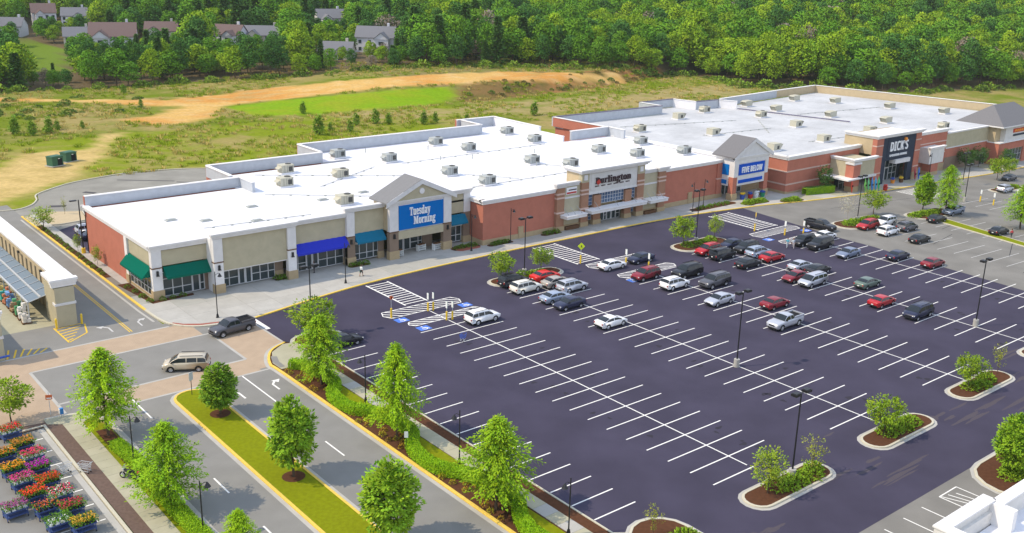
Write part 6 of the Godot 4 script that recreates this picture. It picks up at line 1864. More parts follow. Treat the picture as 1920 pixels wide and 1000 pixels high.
	for s: Array in [[-5.5, -9.4, "sign_orange", "orange warning sign on yellow post at the first striped crossing", 0.32], [30.9, -12.9, "sign_lime", "lime green diamond sign at the second striped crossing", 0.62], [69.0, -9.6, "plastic_yellow", "round yellow sign at the striped crossing before the gabled porch", 0.45]]:
		var o := thing("crossing_sign", s[3], "sign", on(s[0], s[1]), 0.0, "crossing signs")
		part(o, "bollard", tube_mesh(M.plastic_yellow, Vector3.ZERO, Vector3(0, 1.3, 0), 0.13, 0.13, 10))
		part(o, "post", tube_mesh(M.steel, Vector3(0, 1.3, 0), Vector3(0, 2.7, 0), 0.03, 0.03, 6))
		if s[2] == "plastic_yellow":
			part(o, "plate", tube_mesh(M[s[2]], Vector3(-0.05, 2.9, 0.03), Vector3(-0.02, 2.9, 0.06), 0.45, 0.45, 16))
		else:
			var w: float = s[4]
			var b := Basis(Vector3.UP, -0.7) * Basis(Vector3(0, 0, 1), PI / 4)
			part(o, "plate", box_mesh(M[s[2]], Vector3(0, 2.75, 0.05), Vector3(w * 1.3, w * 1.3, 0.03), b))
			part(o, "figure", box_mesh(M.letter_dark, Vector3(-0.02, 2.75, 0.09), Vector3(0.1, 0.34, 0.02), Basis(Vector3.UP, -0.7)))
	var rs := thing("sale_sign", "small orange sign with white stripe at the left crossing corner", "sign", Vector3(-48.3, 0.1, -5.2))
	part(rs, "post", tube_mesh(M.steel, Vector3.ZERO, Vector3(0, 2.5, 0), 0.035, 0.035, 6))
	var rp := part(rs, "plate", box_mesh(M.sign_orange, Vector3(0, 1.95, 0.05), Vector3(0.62, 0.5, 0.03), Basis(Vector3.UP, -0.4)))
	part(rp, "stripe", box_mesh(M.sign_white, Vector3(0.0, 1.85, 0.075), Vector3(0.45, 0.12, 0.02), Basis(Vector3.UP, -0.4)))
	var ms := thing("road_sign", "back of a grey road sign on the median nose", "sign", Vector3(-35.2, 0.1, -1.6))
	part(ms, "post", tube_mesh(M.iron, Vector3.ZERO, Vector3(0, 2.4, 0), 0.04, 0.04, 6))
	part(ms, "plate", box_mesh(M.steel, Vector3(0, 2.1, 0.05), Vector3(0.6, 0.9, 0.03), Basis(Vector3.UP, 0.5)))
	var ws := thing("road_sign", "small white sign on a post in the mulch of the planting strip", "sign", Vector3(-24.2, 0.07, 22.4))
	part(ws, "post", tube_mesh(M.iron, Vector3.ZERO, Vector3(0, 2.1, 0), 0.03, 0.03, 6))
	part(ws, "plate", box_mesh(M.sign_white, Vector3(0, 1.85, 0.04), Vector3(0.36, 0.62, 0.03), Basis(Vector3.UP, -0.6)))
	store_front_goods()

func store_front_goods() -> void:
	# benches and carts under the gabled entrance, kayaks and displays at the sports store
	for s: Array in [[9.9, -31.4, "white display rack beside the left column of the blue sign entrance"], [17.0, -31.3, "white display rack beside the right column of the blue sign entrance"], [14.6, -32.2, "white display cart between the columns of the blue sign entrance"]]:
		var o := thing("display_rack", s[2], "rack", Vector3(s[0], 0.13, s[1]), 0.1, "display racks")
		for y in [0.2, 0.55, 0.9]:
			part(o, "shelf", box_mesh(M.sign_white, Vector3(0, y, 0), Vector3(1.5, 0.06, 0.7)))
		for x in [-0.7, 0.7]:
			part(o, "side", box_mesh(M.sign_white, Vector3(x, 0.5, 0), Vector3(0.06, 1.0, 0.7)))
		part(o, "goods", box_mesh(M.wood, Vector3(0, 1.02, 0), Vector3(1.2, 0.18, 0.5)))
	var hues := [Color(0.15, 0.45, 0.08), Color(0.12, 0.5, 0.2), Color(0.02, 0.2, 0.55), Color(0.03, 0.35, 0.6), Color(0.05, 0.5, 0.15), Color(0.6, 0.06, 0.03), Color(0.03, 0.15, 0.5), Color(0.35, 0.02, 0.05)]
	var words := ["lime green kayak, leftmost of the upright row", "pale green kayak, second of the upright row", "dark blue kayak, third of the upright row", "light blue kayak, fourth of the upright row", "green kayak, last of the upright row", "red kayak leaning on the brick vestibule pier", "blue kayak right of the dark tower entrance", "dark red kayak right of the dark tower entrance"]
	var spots := [[116.0, -17.6], [117.0, -17.5], [118.2, -17.4], [119.4, -17.3], [120.4, -17.2], [112.6, -18.6], [140.6, -19.6], [139.4, -19.8]]
	for i in 8:
		var m := StandardMaterial3D.new()
		m.albedo_color = (hues[i] as Color).linear_to_srgb()
		m.roughness = 0.35
		M["kayak_%d" % i] = m
		var o := thing("kayak", words[i], "kayak", on(spots[i][0], spots[i][1], 0.14), 0.0, "kayaks outside the sports store")
		var st := SurfaceTool.new()
		st.begin(Mesh.PRIMITIVE_TRIANGLES)
		st.set_smooth_group(1)
		var n := 10
		for k in n:
			var a := float(k) / n
			var b := float(k + 1) / n
			for j in 8:
				var p := TAU * j / 8.0
				var q := TAU * (j + 1) / 8.0
				var ra := sin(PI * clampf(a, 0.02, 0.98)) * 0.36
				var rb := sin(PI * clampf(b, 0.02, 0.98)) * 0.36
				quad(st, Vector3(cos(p) * ra, a * 3.1, sin(p) * ra * 0.5 - a * 0.35), Vector3(cos(q) * ra, a * 3.1, sin(q) * ra * 0.5 - a * 0.35), Vector3(cos(q) * rb, b * 3.1, sin(q) * rb * 0.5 - b * 0.35), Vector3(cos(p) * rb, b * 3.1, sin(p) * rb * 0.5 - b * 0.35))
		part(o, "hull", done(st, m))
		part(o, "cockpit", tube_mesh(M.black_plastic, Vector3(0, 1.5, 0.0), Vector3(0, 1.5, 0.06), 0.2, 0.2, 10))
	for s: Array in [[122.4, -16.9, "letter_red", "round red and white display by the green kayak"], [131.4, -20.6, "letter_orange", "orange display beside the tower door"], [134.2, -20.2, "wood", "low wooden display in the tower entrance"], [86.2, -26.0, "plastic_blue", "blue display under the gabled porch, left"], [88.2, -25.6, "letter_red", "red display under the gabled porch, middle"], [90.2, -25.8, "sign_white", "white display under the gabled porch, third"], [92.0, -25.6, "sign_green", "green display under the gabled porch, right"]]:
		var o := thing("goods_display", s[3], "display", on(s[0], s[1], 0.14), 0.2, "displays outside the stores")
		part(o, "bin", tube_mesh(M[s[2]], Vector3(0, 0, 0), Vector3(0, 0.8, 0), 0.4, 0.55, 10))
		var st := begin()
		for k in 9:
			box(st, Vector3(rng.randf_range(-0.35, 0.35), 0.95 + rng.randf_range(0, 0.25), rng.randf_range(-0.35, 0.35)), Vector3(0.28, 0.28, 0.28), Basis(Vector3(0.3, 1, 0.2).normalized(), rng.randf() * 3.0))
		part(o, "goods", done(st, M[["sign_white", "letter_red", "plastic_blue", "plastic_yellow"][rng.randi() % 4]]))

# ---------------------------------------------------------------- plants
class Leaves:
	var v := PackedVector3Array()
	var n := PackedVector3Array()
	var c := PackedColorArray()
	func add(p: Vector3, d: Vector3, up: Vector3, length: float, width: float, col: Color) -> void:
		var s := d.cross(up)
		if s.length_squared() < 0.001:
			s = d.cross(Vector3(0.7, 0.1, 0.7))
		s = s.normalized() * width * 0.5
		var m := p + d * length * 0.45
		var t := p + d * length
		var nn := s.cross(d).normalized()
		if nn.dot(up) < 0.0:
			nn = -nn
		# the winding follows the side the leaf shows to the light
		if (t - p).cross(m + s - p).dot(nn) < 0.0:
			s = -s
		nn = (nn * 0.6 + up * 0.4).normalized()
		for q: Vector3 in [p, m + s, t, p, t, m - s]:
			v.append(q)
			n.append(nn)
			c.append(col)
	func mesh(m: Material) -> ArrayMesh:
		var a := []
		a.resize(Mesh.ARRAY_MAX)
		a[Mesh.ARRAY_VERTEX] = v
		a[Mesh.ARRAY_NORMAL] = n
		a[Mesh.ARRAY_COLOR] = c
		var r := ArrayMesh.new()
		r.add_surface_from_arrays(Mesh.PRIMITIVE_TRIANGLES, a)
		r.surface_set_material(0, m)
		return r

func ball() -> Vector3:
	while true:
		var p := Vector3(rng.randf_range(-1, 1), rng.randf_range(-1, 1), rng.randf_range(-1, 1))
		var l := p.length_squared()
		if l < 1.0 and l > 0.01:
			return p
	return Vector3.UP

func tint(c: Color, spread := 0.25) -> Color:
	var k := 1.0 + rng.randf_range(-spread, spread)
	var w := rng.randf_range(-spread, spread) * 0.5
	return Color(clampf(c.r * k * (1.0 + w), 0, 1), clampf(c.g * k, 0, 1), clampf(c.b * k * (1.0 - w), 0, 1))

func trunk_mesh(h: float, r: float, limbs: int, reach: float, m: Material, start := 0.3) -> ArrayMesh:
	var st := begin()
	var p := Vector3.ZERO
	var n := 5
	for i in n:
		var q := Vector3(rng.randf_range(-0.02, 0.02) * h, h * (i + 1.0) / n, rng.randf_range(-0.02, 0.02) * h)
		tube(st, p, q, r * (1.0 - 0.17 * i), r * (1.0 - 0.17 * (i + 1)), 7, false)
		p = q
	for i in limbs:
		var a := i * 2.4 + rng.randf() * 0.6
		var y := h * lerpf(start, 0.92, float(i) / limbs)
		var e := Vector3(cos(a), 0.75, sin(a)) * reach * rng.randf_range(0.6, 1.0) * (1.05 - 0.6 * y / h)
		var from := Vector3(0, y, 0)
		tube(st, from, from + e * 0.55, r * 0.34, r * 0.2, 5, false)
		tube(st, from + e * 0.55, from + e + Vector3(0, 0.1 * reach, 0), r * 0.2, r * 0.06, 5, false)
	return done(st, m)

func feathery_crown(h: float, w: float, start: float, col: Color, leaf_len: float, branches: int) -> ArrayMesh:
	var L := Leaves.new()
	for i in branches:
		var t := lerpf(start, 1.0, pow((i + rng.randf()) / branches, 0.85))
		var f := (t - start) / (1.0 - start)
		var a := i * 2.39996 + rng.randf_range(-0.3, 0.3)
		var lobe := 1.0 + 0.15 * sin(a * 2.0 + f * 5.0 + h) + 0.1 * sin(a * 5.0 - f * 9.0)
		var reach := w * 0.5 * pow(maxf(0.0, sin(PI * pow(f * 0.85 + 0.15, 0.72))), 0.8) * lobe * rng.randf_range(0.62, 1.04) + 0.12
		var out := Vector3(cos(a), 0, sin(a))
		var base := Vector3(0, t * h * 0.97, 0)
		var col1 := tint(col, 0.16)
		var steps := int(5 + reach / w * 22)
		for s in steps:
			var k := (s + rng.randf()) / steps
			k = 0.12 + 0.88 * k
			var p := base + out * reach * k + Vector3(0, reach * (0.28 * k - 0.38 * k * k), 0)
			for j in 5:
				var q := p + ball() * Vector3(0.28, 0.2, 0.28) * (0.6 + 0.6 * k) * w / 6.0
				var d := (out * 0.7 + ball() * 0.8 + Vector3(0, -0.25, 0)).normalized()
				var up := (Vector3(0, 1.0, 0) + out * 0.5 + ball() * 0.6).normalized()
				L.add(q, d, up, leaf_len * rng.randf_range(0.7, 1.3), leaf_len * 0.42, tint(col1, 0.2))
	return L.mesh(M.leaf)

func clumped_crown(radii: Vector3, centre: Vector3, clumps: int, per: int, col: Color, leaf_len: float, clump_r: float, hollow := 0.55, taper := 0.0) -> ArrayMesh:
	var L := Leaves.new()
	for i in clumps:
		var d := ball().normalized()
		var r := lerpf(hollow, 1.0, pow(rng.randf(), 0.6))
		var p := d * radii * r
		if taper > 0.0:
			var k := 1.0 - taper * clampf((p.y + radii.y) / (2.0 * radii.y), 0.0, 1.0)
			p.x *= k
			p.z *= k
		p += centre
		var c1 := tint(col, 0.22)
		for j in per:
			var e := ball()
			var out := (e.normalized() * 0.7 + d * 0.6 + ball() * 0.4).normalized()
			L.add(p + e * clump_r, out, (d * 0.6 + e * 0.5 + Vector3(0, 0.6, 0) + ball() * 0.4).normalized(), leaf_len * rng.randf_range(0.7, 1.3), leaf_len * 0.62, tint(c1, 0.18))
	return L.mesh(M.leaf)

func plant_tree(called: String, label: String, category: String, trunk: Mesh, crown: Mesh, at: Vector3, turn: float, size: Vector3, group: String) -> Node3D:
	var o := thing(called, label, category, at, turn, group)
	o.scale = size
	part(o, "trunk", trunk)
	part(o, "crown", crown)
	return o

func bush_mesh(r: Vector3, leaves: int, col: Color, leaf_len: float) -> ArrayMesh:
	var L := Leaves.new()
	for i in leaves:
		var d := ball().normalized()
		d.y = absf(d.y)
		var p := d * r * rng.randf_range(0.7, 1.05)
		L.add(p, (d + ball() * 0.9).normalized(), (d + Vector3(0, 0.5, 0) + ball() * 0.4).normalized(), leaf_len * rng.randf_range(0.7, 1.3), leaf_len * 0.6, tint(col, 0.3))
	return L.mesh(M.leaf)

func hedge(label: String, path: PackedVector2Array, w: float, h: float, y: float, col: Color, density: float) -> void:
	var o := thing("hedge", label, "hedge", Vector3(path[0].x, y, path[0].y), 0.0, "clipped hedges")
	var L := Leaves.new()
	for i in path.size() - 1:
		var a := path[i]
		var b := path[i + 1]
		var n := (b - a).normalized().orthogonal()
		var count := int(a.distance_to(b) * density)
		for j in count:
			var p := a.lerp(b, rng.randf())
			var s := rng.randf_range(-1.0, 1.0)
			var top := rng.randf() < 0.55
			var yy := h * (1.0 + 0.06 * sin(p.y * 2.1) + rng.randf_range(-0.06, 0.04)) if top else rng.randf_range(0.05, 1.0) * h
			var off := s * w * 0.5 if top else signf(s) * w * 0.5 * rng.randf_range(0.92, 1.06)
			var q := p + n * off
			var up := Vector3(0, 1, 0) if top else Vector3(n.x * signf(s), 0.35, n.y * signf(s))
			L.add(Vector3(q.x - path[0].x, yy, q.y - path[0].y), (ball() + up * 0.5).normalized(), (up + ball() * 0.6).normalized(), rng.randf_range(0.08, 0.16), 0.09, tint(col, 0.24))
	part(o, "leaves", L.mesh(M.leaf))
	var st := begin()
	for i in path.size() - 1:
		var a := path[i] - path[0]
		var b := path[i + 1] - path[0]
		var n := (b - a).normalized().orthogonal() * w * 0.42
		var c0 := Vector3(a.x + n.x, 0, a.y + n.y)
		var c1 := Vector3(b.x + n.x, 0, b.y + n.y)
		var c2 := Vector3(b.x - n.x, 0, b.y - n.y)
		var c3 := Vector3(a.x - n.x, 0, a.y - n.y)
		var u := Vector3(0, h * 0.9, 0)
		quad2(st, c0, c1, c1 + u, c0 + u)
		quad2(st, c2, c3, c3 + u, c2 + u)
		quad2(st, c0 + u, c1 + u, c2 + u, c3 + u)
	part(o, "branch_core", done(st, M.hedge_core))

func build_planting() -> void:
	var yellow_green := Color(0.27, 0.44, 0.014)
	# feathery boulevard trees
	var f_crown := [feathery_crown(9.2, 6.6, 0.19, yellow_green, 0.31, 165), feathery_crown(9.2, 6.8, 0.17, Color(0.23, 0.4, 0.015), 0.3, 170), feathery_crown(9.0, 6.4, 0.18, Color(0.25, 0.41, 0.016), 0.32, 160)]
	var f_trunk := [trunk_mesh(8.6, 0.15, 16, 2.4, M.bark, 0.18), trunk_mesh(8.6, 0.16, 14, 2.4, M.bark, 0.15), trunk_mesh(8.4, 0.15, 15, 2.3, M.bark, 0.16)]
	var feathery := [[-45.2, 2.6, 1.0, 1.02, 0, "tall feathery yellow-green tree at the left crossing corner"], [-45.5, 18.9, 0.88, 0.98, 1, "feathery green tree beside the motorcycle"], [-22.9, 3.8, 0.9, 0.95, 2, "feathery tree at the upper end of the planting strip"], [-23.4, 19.6, 1.1, 0.92, 0, "tallest feathery tree, second in the planting strip"], [-23.8, 35.6, 0.98, 1.04, 2, "feathery tree third in the planting strip, nearest the viewer"], [-44.9, 31.4, 0.62, 0.6, 0, "young feathery tree cut by the bottom edge"]]
	for i in feathery.size():
		var t: Array = feathery[i]
		plant_tree("feathery_tree", t[5], "tree", f_trunk[t[4]], f_crown[t[4]], Vector3(t[0], 0.08, t[1]), i * 1.7, Vector3(t[3], t[2], t[3]), "feathery trees along the boulevard")
	# dense median trees
	var oak_col := Color(0.17, 0.3, 0.022)
	var o_crown := [clumped_crown(Vector3(2.45, 3.0, 2.45), Vector3(0, 4.3, 0), 290, 24, oak_col, 0.32, 0.33, 0.25, 0.45), clumped_crown(Vector3(2.45, 3.0, 2.45), Vector3(0, 4.3, 0), 290, 24, Color(0.23, 0.38, 0.022), 0.32, 0.33, 0.25, 0.35)]
	var o_trunk := trunk_mesh(6.4, 0.12, 14, 2.0, M.bark, 0.25)
	var oaks := [[-34.7, 4.4, 0.74, 0.92, 0, "dense dark green tree at the head of the grass median"], [-34.8, 20.3, 1.04, 1.02, 1, "dense round green tree in the middle of the grass median"], [-33.6, 34.4, 1.0, 1.12, 1, "dense round green tree on the median nearest the viewer"]]
	for i in oaks.size():
		var t: Array = oaks[i]
		plant_tree("median_tree", t[5], "tree", o_trunk, o_crown[t[4]], Vector3(t[0], 0.1, t[1]), i * 2.1, Vector3(t[3], t[2], t[3]), "dense trees on the median")
		var ring := setting("mulch_ring", slab_mesh(M.mulch, capsule(t[0], t[1], 2.1, 2.1, 8), 0.115))
	# small lot trees
	var s_crown := [clumped_crown(Vector3(2.0, 1.35, 2.0), Vector3(0, 2.75, 0), 110, 20, Color(0.22, 0.33, 0.02), 0.24, 0.34, 0.25), clumped_crown(Vector3(1.9, 1.6, 1.9), Vector3(0, 2.7, 0), 85, 18, Color(0.27, 0.36, 0.03), 0.22, 0.34, 0.2, 0.2), clumped_crown(Vector3(1.6, 1.7, 1.6), Vector3(0, 2.6, 0), 34, 13, Color(0.3, 0.33, 0.04), 0.2, 0.34, 0.1)]
	var s_trunk := trunk_mesh(3.2, 0.07, 9, 1.5, M.bark, 0.42)
	var p_trunk := trunk_mesh(3.4, 0.06, 18, 1.7, M.bark_pale, 0.3)
	var lot_trees := [
		[15.3, -12.9, 1.02, 1.05, 0, "round bright tree left of the lamp on the left far island"], [23.2, -13.2, 0.85, 0.9, 0, "small round tree right of the lamp on the left far island"], [50.9, -9.9, 1.2, 1.15, 0, "round bright tree at the left end of the far island with the red SUV"], [59.2, -10.4, 0.9, 0.8, 1, "small airy tree at the right end of the far island with the red SUV"], [-17.2, -8.2, 1.2, 1.5, 0, "broad round tree at the upper left corner of the lot"],
		[98.4, -4.8, 1.1, 1.3, 0, "green tree right of the lamp and the pale tree"], [34.0, 47.1, 0.95, 0.9, 0, "bright bushy tree on the right planted island"], [40.9, 47.0, 0.95, 0.6, 2, "thin sparse tree on the right planted island"], [16.0, 47.7, 0.95, 1.0, 0, "bright bushy tree on the middle planted island"], [-2.9, 47.9, 1.0, 0.95, 1, "bushy yellow-green tree on the nearest planted island"], [3.5, 48.0, 0.9, 0.8, 2, "sparse young tree behind the lamp on the nearest island"], [-16.0, 46.4, 0.7, 0.5, 2, "small sparse tree at the bottom island"], [159.6, -11.0, 1.2, 1.2, 0, "round tree at the far right, left of two"], [167.8, -12.2, 1.0, 1.0, 0, "round tree at the far right, right of two"], [-29.2, -77.4, 0.85, 1.25, 1, "flat-topped small tree at the rear of the side sidewalk"], [-28.6, -61.4, 0.62, 0.4, 1, "small sapling by the brick end wall, rear"], [-28.5, -52.6, 0.68, 0.45, 1, "small sapling by the brick end wall, front"], [-23.5, -85.6, 0.75, 0.4, 2, "thin sapling on the bare soil by the loop road"]]
	for i in lot_trees.size():
		var t: Array = lot_trees[i]
		plant_tree("lot_tree", t[5], "tree", s_trunk, s_crown[t[4]], on(t[0], t[1], 0.12), i * 1.3, Vector3(t[3], t[2], t[3]), "small trees of the lot")
	var pale := clumped_crown(Vector3(1.9, 1.7, 1.9), Vector3(0, 2.9, 0), 70, 10, Color(0.5, 0.46, 0.34), 0.16, 0.4, 0.2)
	plant_tree("pale_tree", "pale leafless-looking tree with whitish twigs beside the lamp", "tree", p_trunk, pale, on(89.4, -4.6, 0.12), 0.4, Vector3(1.0, 1.05, 1.0), "small trees of the lot")
	plant_tree("feathery_tree", "left, rounder and brighter of the two tall trees on the right island", "tree", o_trunk, o_crown[1], on(111.4, -2.2, 0.1), 0.8, Vector3(0.95, 0.98, 0.95), "feathery trees of the right lot")
	for t: Array in [[112.2, 2.0, 1.06, 0.9, "right and taller of the two tall trees on the right island"], [113.8, 15.6, 0.95, 1.05, "large feathery tree cut by the right edge of the view"]]:
		plant_tree("feathery_tree", t[4], "tree", f_trunk[0], f_crown[1], on(t[0], t[1], 0.1), t[0], Vector3(t[3], t[2], t[3]), "feathery trees of the right lot")
	plant_tree("lot_tree", "dense bright tree above the bottom right parapet", "tree", o_trunk, o_crown[1], Vector3(18.2, 0.1, 59.4), 1.0, Vector3(0.85, 0.82, 0.85), "small trees of the lot")
	var dark_crown := clumped_crown(Vector3(2.0, 2.2, 2.0), Vector3(0, 3.4, 0), 110, 20, Color(0.07, 0.15, 0.035), 0.26, 0.36, 0.4)
	for t: Array in [[108.4, -22.6, 1.0, 0.85, "dark green tree before the brick front of the sports store"], [165.4, -21.6, 0.95, 1.15, "left of three dark trees before the cream wall"], [172.2, -21.8, 0.95, 1.05, "middle of three dark trees before the cream wall"], [179.6, -18.6, 0.85, 0.9, "right of three dark trees before the cream wall"]]:
		plant_tree("front_tree", t[4], "tree", s_trunk, dark_crown, on(t[0], t[1], 0.1), t[0], Vector3(t[3], t[2], t[3]), "dark trees before the stores")
	plant_tree("lot_tree", "broad round tree cut by the left edge above the flower carts", "tree", s_trunk, s_crown[0], Vector3(-51.8, 0.1, -5.8), 0.7, Vector3(1.15, 1.05, 1.15), "small trees of the lot")
	# hedges
	hedge("winding bright green clipped hedge in the planting strip beside the lot", smooth_line([-23.6, -2.2, -22.2, -0.4, -21.9, 3.5, -22.3, 5.8, -23.7, 7.6, -24.1, 9.8, -23.8, 12.2, -22.6, 14.0, -21.95, 16.8, -21.95, 20.0, -23.4, 22.2, -24.1, 24.6, -23.9, 27.4, -22.6, 29.8, -21.95, 32.6, -21.95, 36.0, -23.4, 38.4, -24.1, 41.0, -23.6, 44, -22.2, 47], 6), 1.15, 0.9, 0.08, Color(0.25, 0.44, 0.012), 700.0)
	hedge("straight low green hedge along the left carriageway", smooth_line([-45.5, 5.4, -45.2, 9, -45.2, 14, -45.4, 20, -45.2, 28, -45.2, 40], 4), 1.15, 0.85, 0.09, Color(0.25, 0.42, 0.014), 620.0)
	hedge("dark clipped hedge before the brick corner of the sports store", pv([101.6, -22.6, 109.6, -21.2]), 1.4, 1.5, gy(105) + 0.13, Color(0.06, 0.13, 0.03), 300.0)
	# shrubs in mulch
	var sm := [bush_mesh(Vector3(0.36, 0.42, 0.36), 90, Color(0.34, 0.3, 0.02), 0.17), bush_mesh(Vector3(0.34, 0.36, 0.34), 90, Color(0.4, 0.26, 0.03), 0.16), bush_mesh(Vector3(0.55, 0.55, 0.55), 150, Color(0.12, 0.22, 0.02), 0.2), bush_mesh(Vector3(1.1, 0.6, 0.9), 330, Color(0.2, 0.32, 0.02), 0.24), bush_mesh(Vector3(0.6, 1.2, 0.6), 260, Color(0.05, 0.12, 0.03), 0.2)]
	for b: Array in [[-24.0, 2.2, 3.6, 30, "upper mulch bay of the planting strip"], [-23.6, 17.2, 4.6, 40, "middle mulch bay of the planting strip"], [-23.5, 32.4, 4.8, 44, "lower mulch bay of the planting strip"]]:
		var placed := []
		for i in b[3]:
			var x: float = b[0] + rng.randf_range(-0.5, 1.6)
			var z: float = b[1] + rng.randf_range(-1, 1) * b[2]
			x -= absf(z - b[1]) / b[2] * 0.9
			if x < -24.6:
				continue
			var ok := true
			for q: Vector2 in placed:
				if q.distance_to(Vector2(x, z)) < 0.72:
					ok = false
			if ok:
				placed.append(Vector2(x, z))
				shrub(sm[i % 2], Vector3(x, 0.07, z), "small rounded bronze-green shrub in the " + b[4], "bronze shrubs of the planting strip", 0.85)
	for i in 17:
		shrub(sm[2], Vector3(-29.25 + rng.randf_range(-0.15, 0.15), 0.13, -79 + i * 1.95), "small green shrub in the mulch bed along the side kerb", "shrubs along the side kerb", 0.7)
	for p: Array in [[-28.6, -40], [-28.4, -37.5], [-28.3, -35], [-28.2, -32.6], [-26.6, -32.3], [-25.2, -32.3], [-23.8, -32.4]]:
		shrub(sm[2], Vector3(p[0], 0.14, p[1]), "small green shrub in the bed round the left shop corner", "shrubs round the left shop corner", 0.75)
	var beds := [[21.4, -29.6, 2.0, 5, "round bed right of the blue sign entrance", 2], [27.3, -28.1, 2.0, 5, "narrow bed before the left brick wall", 2], [38.2, -28.0, 1.6, 4, "bed at the left department store pier", 2], [76.6, -25.2, 5.0, 8, "long bed before the right brick wall", 2], [86.2, -22.9, 2.8, 7, "oval island before the gabled porch", 3], [94.6, -20.4, 2.2, 5, "oval island right of the gabled porch", 3], [2.6, -31.0, 1.3, 4, "small bed before the teal awning", 2], [-9.6, -31.6, 0.8, 3, "small bed left of the blue awning", 2], [36.6, 47.3, 2.6, 5, "right planted island", 3], [18.8, 48.0, 2.8, 5, "middle planted island", 3], [1.4, 48.0, 3.2, 6, "nearest planted island", 3], [19.6, -12.6, 4.0, 5, "left far island", 3], [54.6, -9.4, 3.6, 5, "far island by the red SUV", 3], [90.6, -2.6, 5.0, 9, "island with the pale tree", 3], [108.0, 0.2, 4.6, 8, "right island with two tall trees", 3], [151, -4.5, 4.0, 6, "small far island at the right edge", 3], [100.2, -28.2, 0.5, 4, "side bed of the sports store", 4], [20.2, 59.2, 3.0, 9, "island above the bottom right parapet", 3], [158.6, -22.0, 0.8, 2, "corner of the brick wing", 4], [-15.0, 48.2, 1.4, 2, "bottom island", 3]]
	for b: Array in beds:
		for i in b[3]:
			var x: float = b[0] + lerpf(-b[2], b[2], (i + 0.5) / b[3]) + rng.randf_range(-0.2, 0.2)
			var z: float = b[1] + rng.randf_range(-0.45, 0.45) * (1.0 if b[5] == 3 else 0.4)
			shrub(sm[b[5]], on(x, z, 0.12), "low green shrub in the " + b[4], "shrubs in the " + b[4])

func shrub(m: Mesh, at: Vector3, label: String, group: String, size := 1.0) -> void:
	var o := part(self, "shrub", m, at, rng.randf() * TAU)
	o.scale = Vector3.ONE * size * rng.randf_range(0.85, 1.15)
	tag(o, label, "shrub", group)

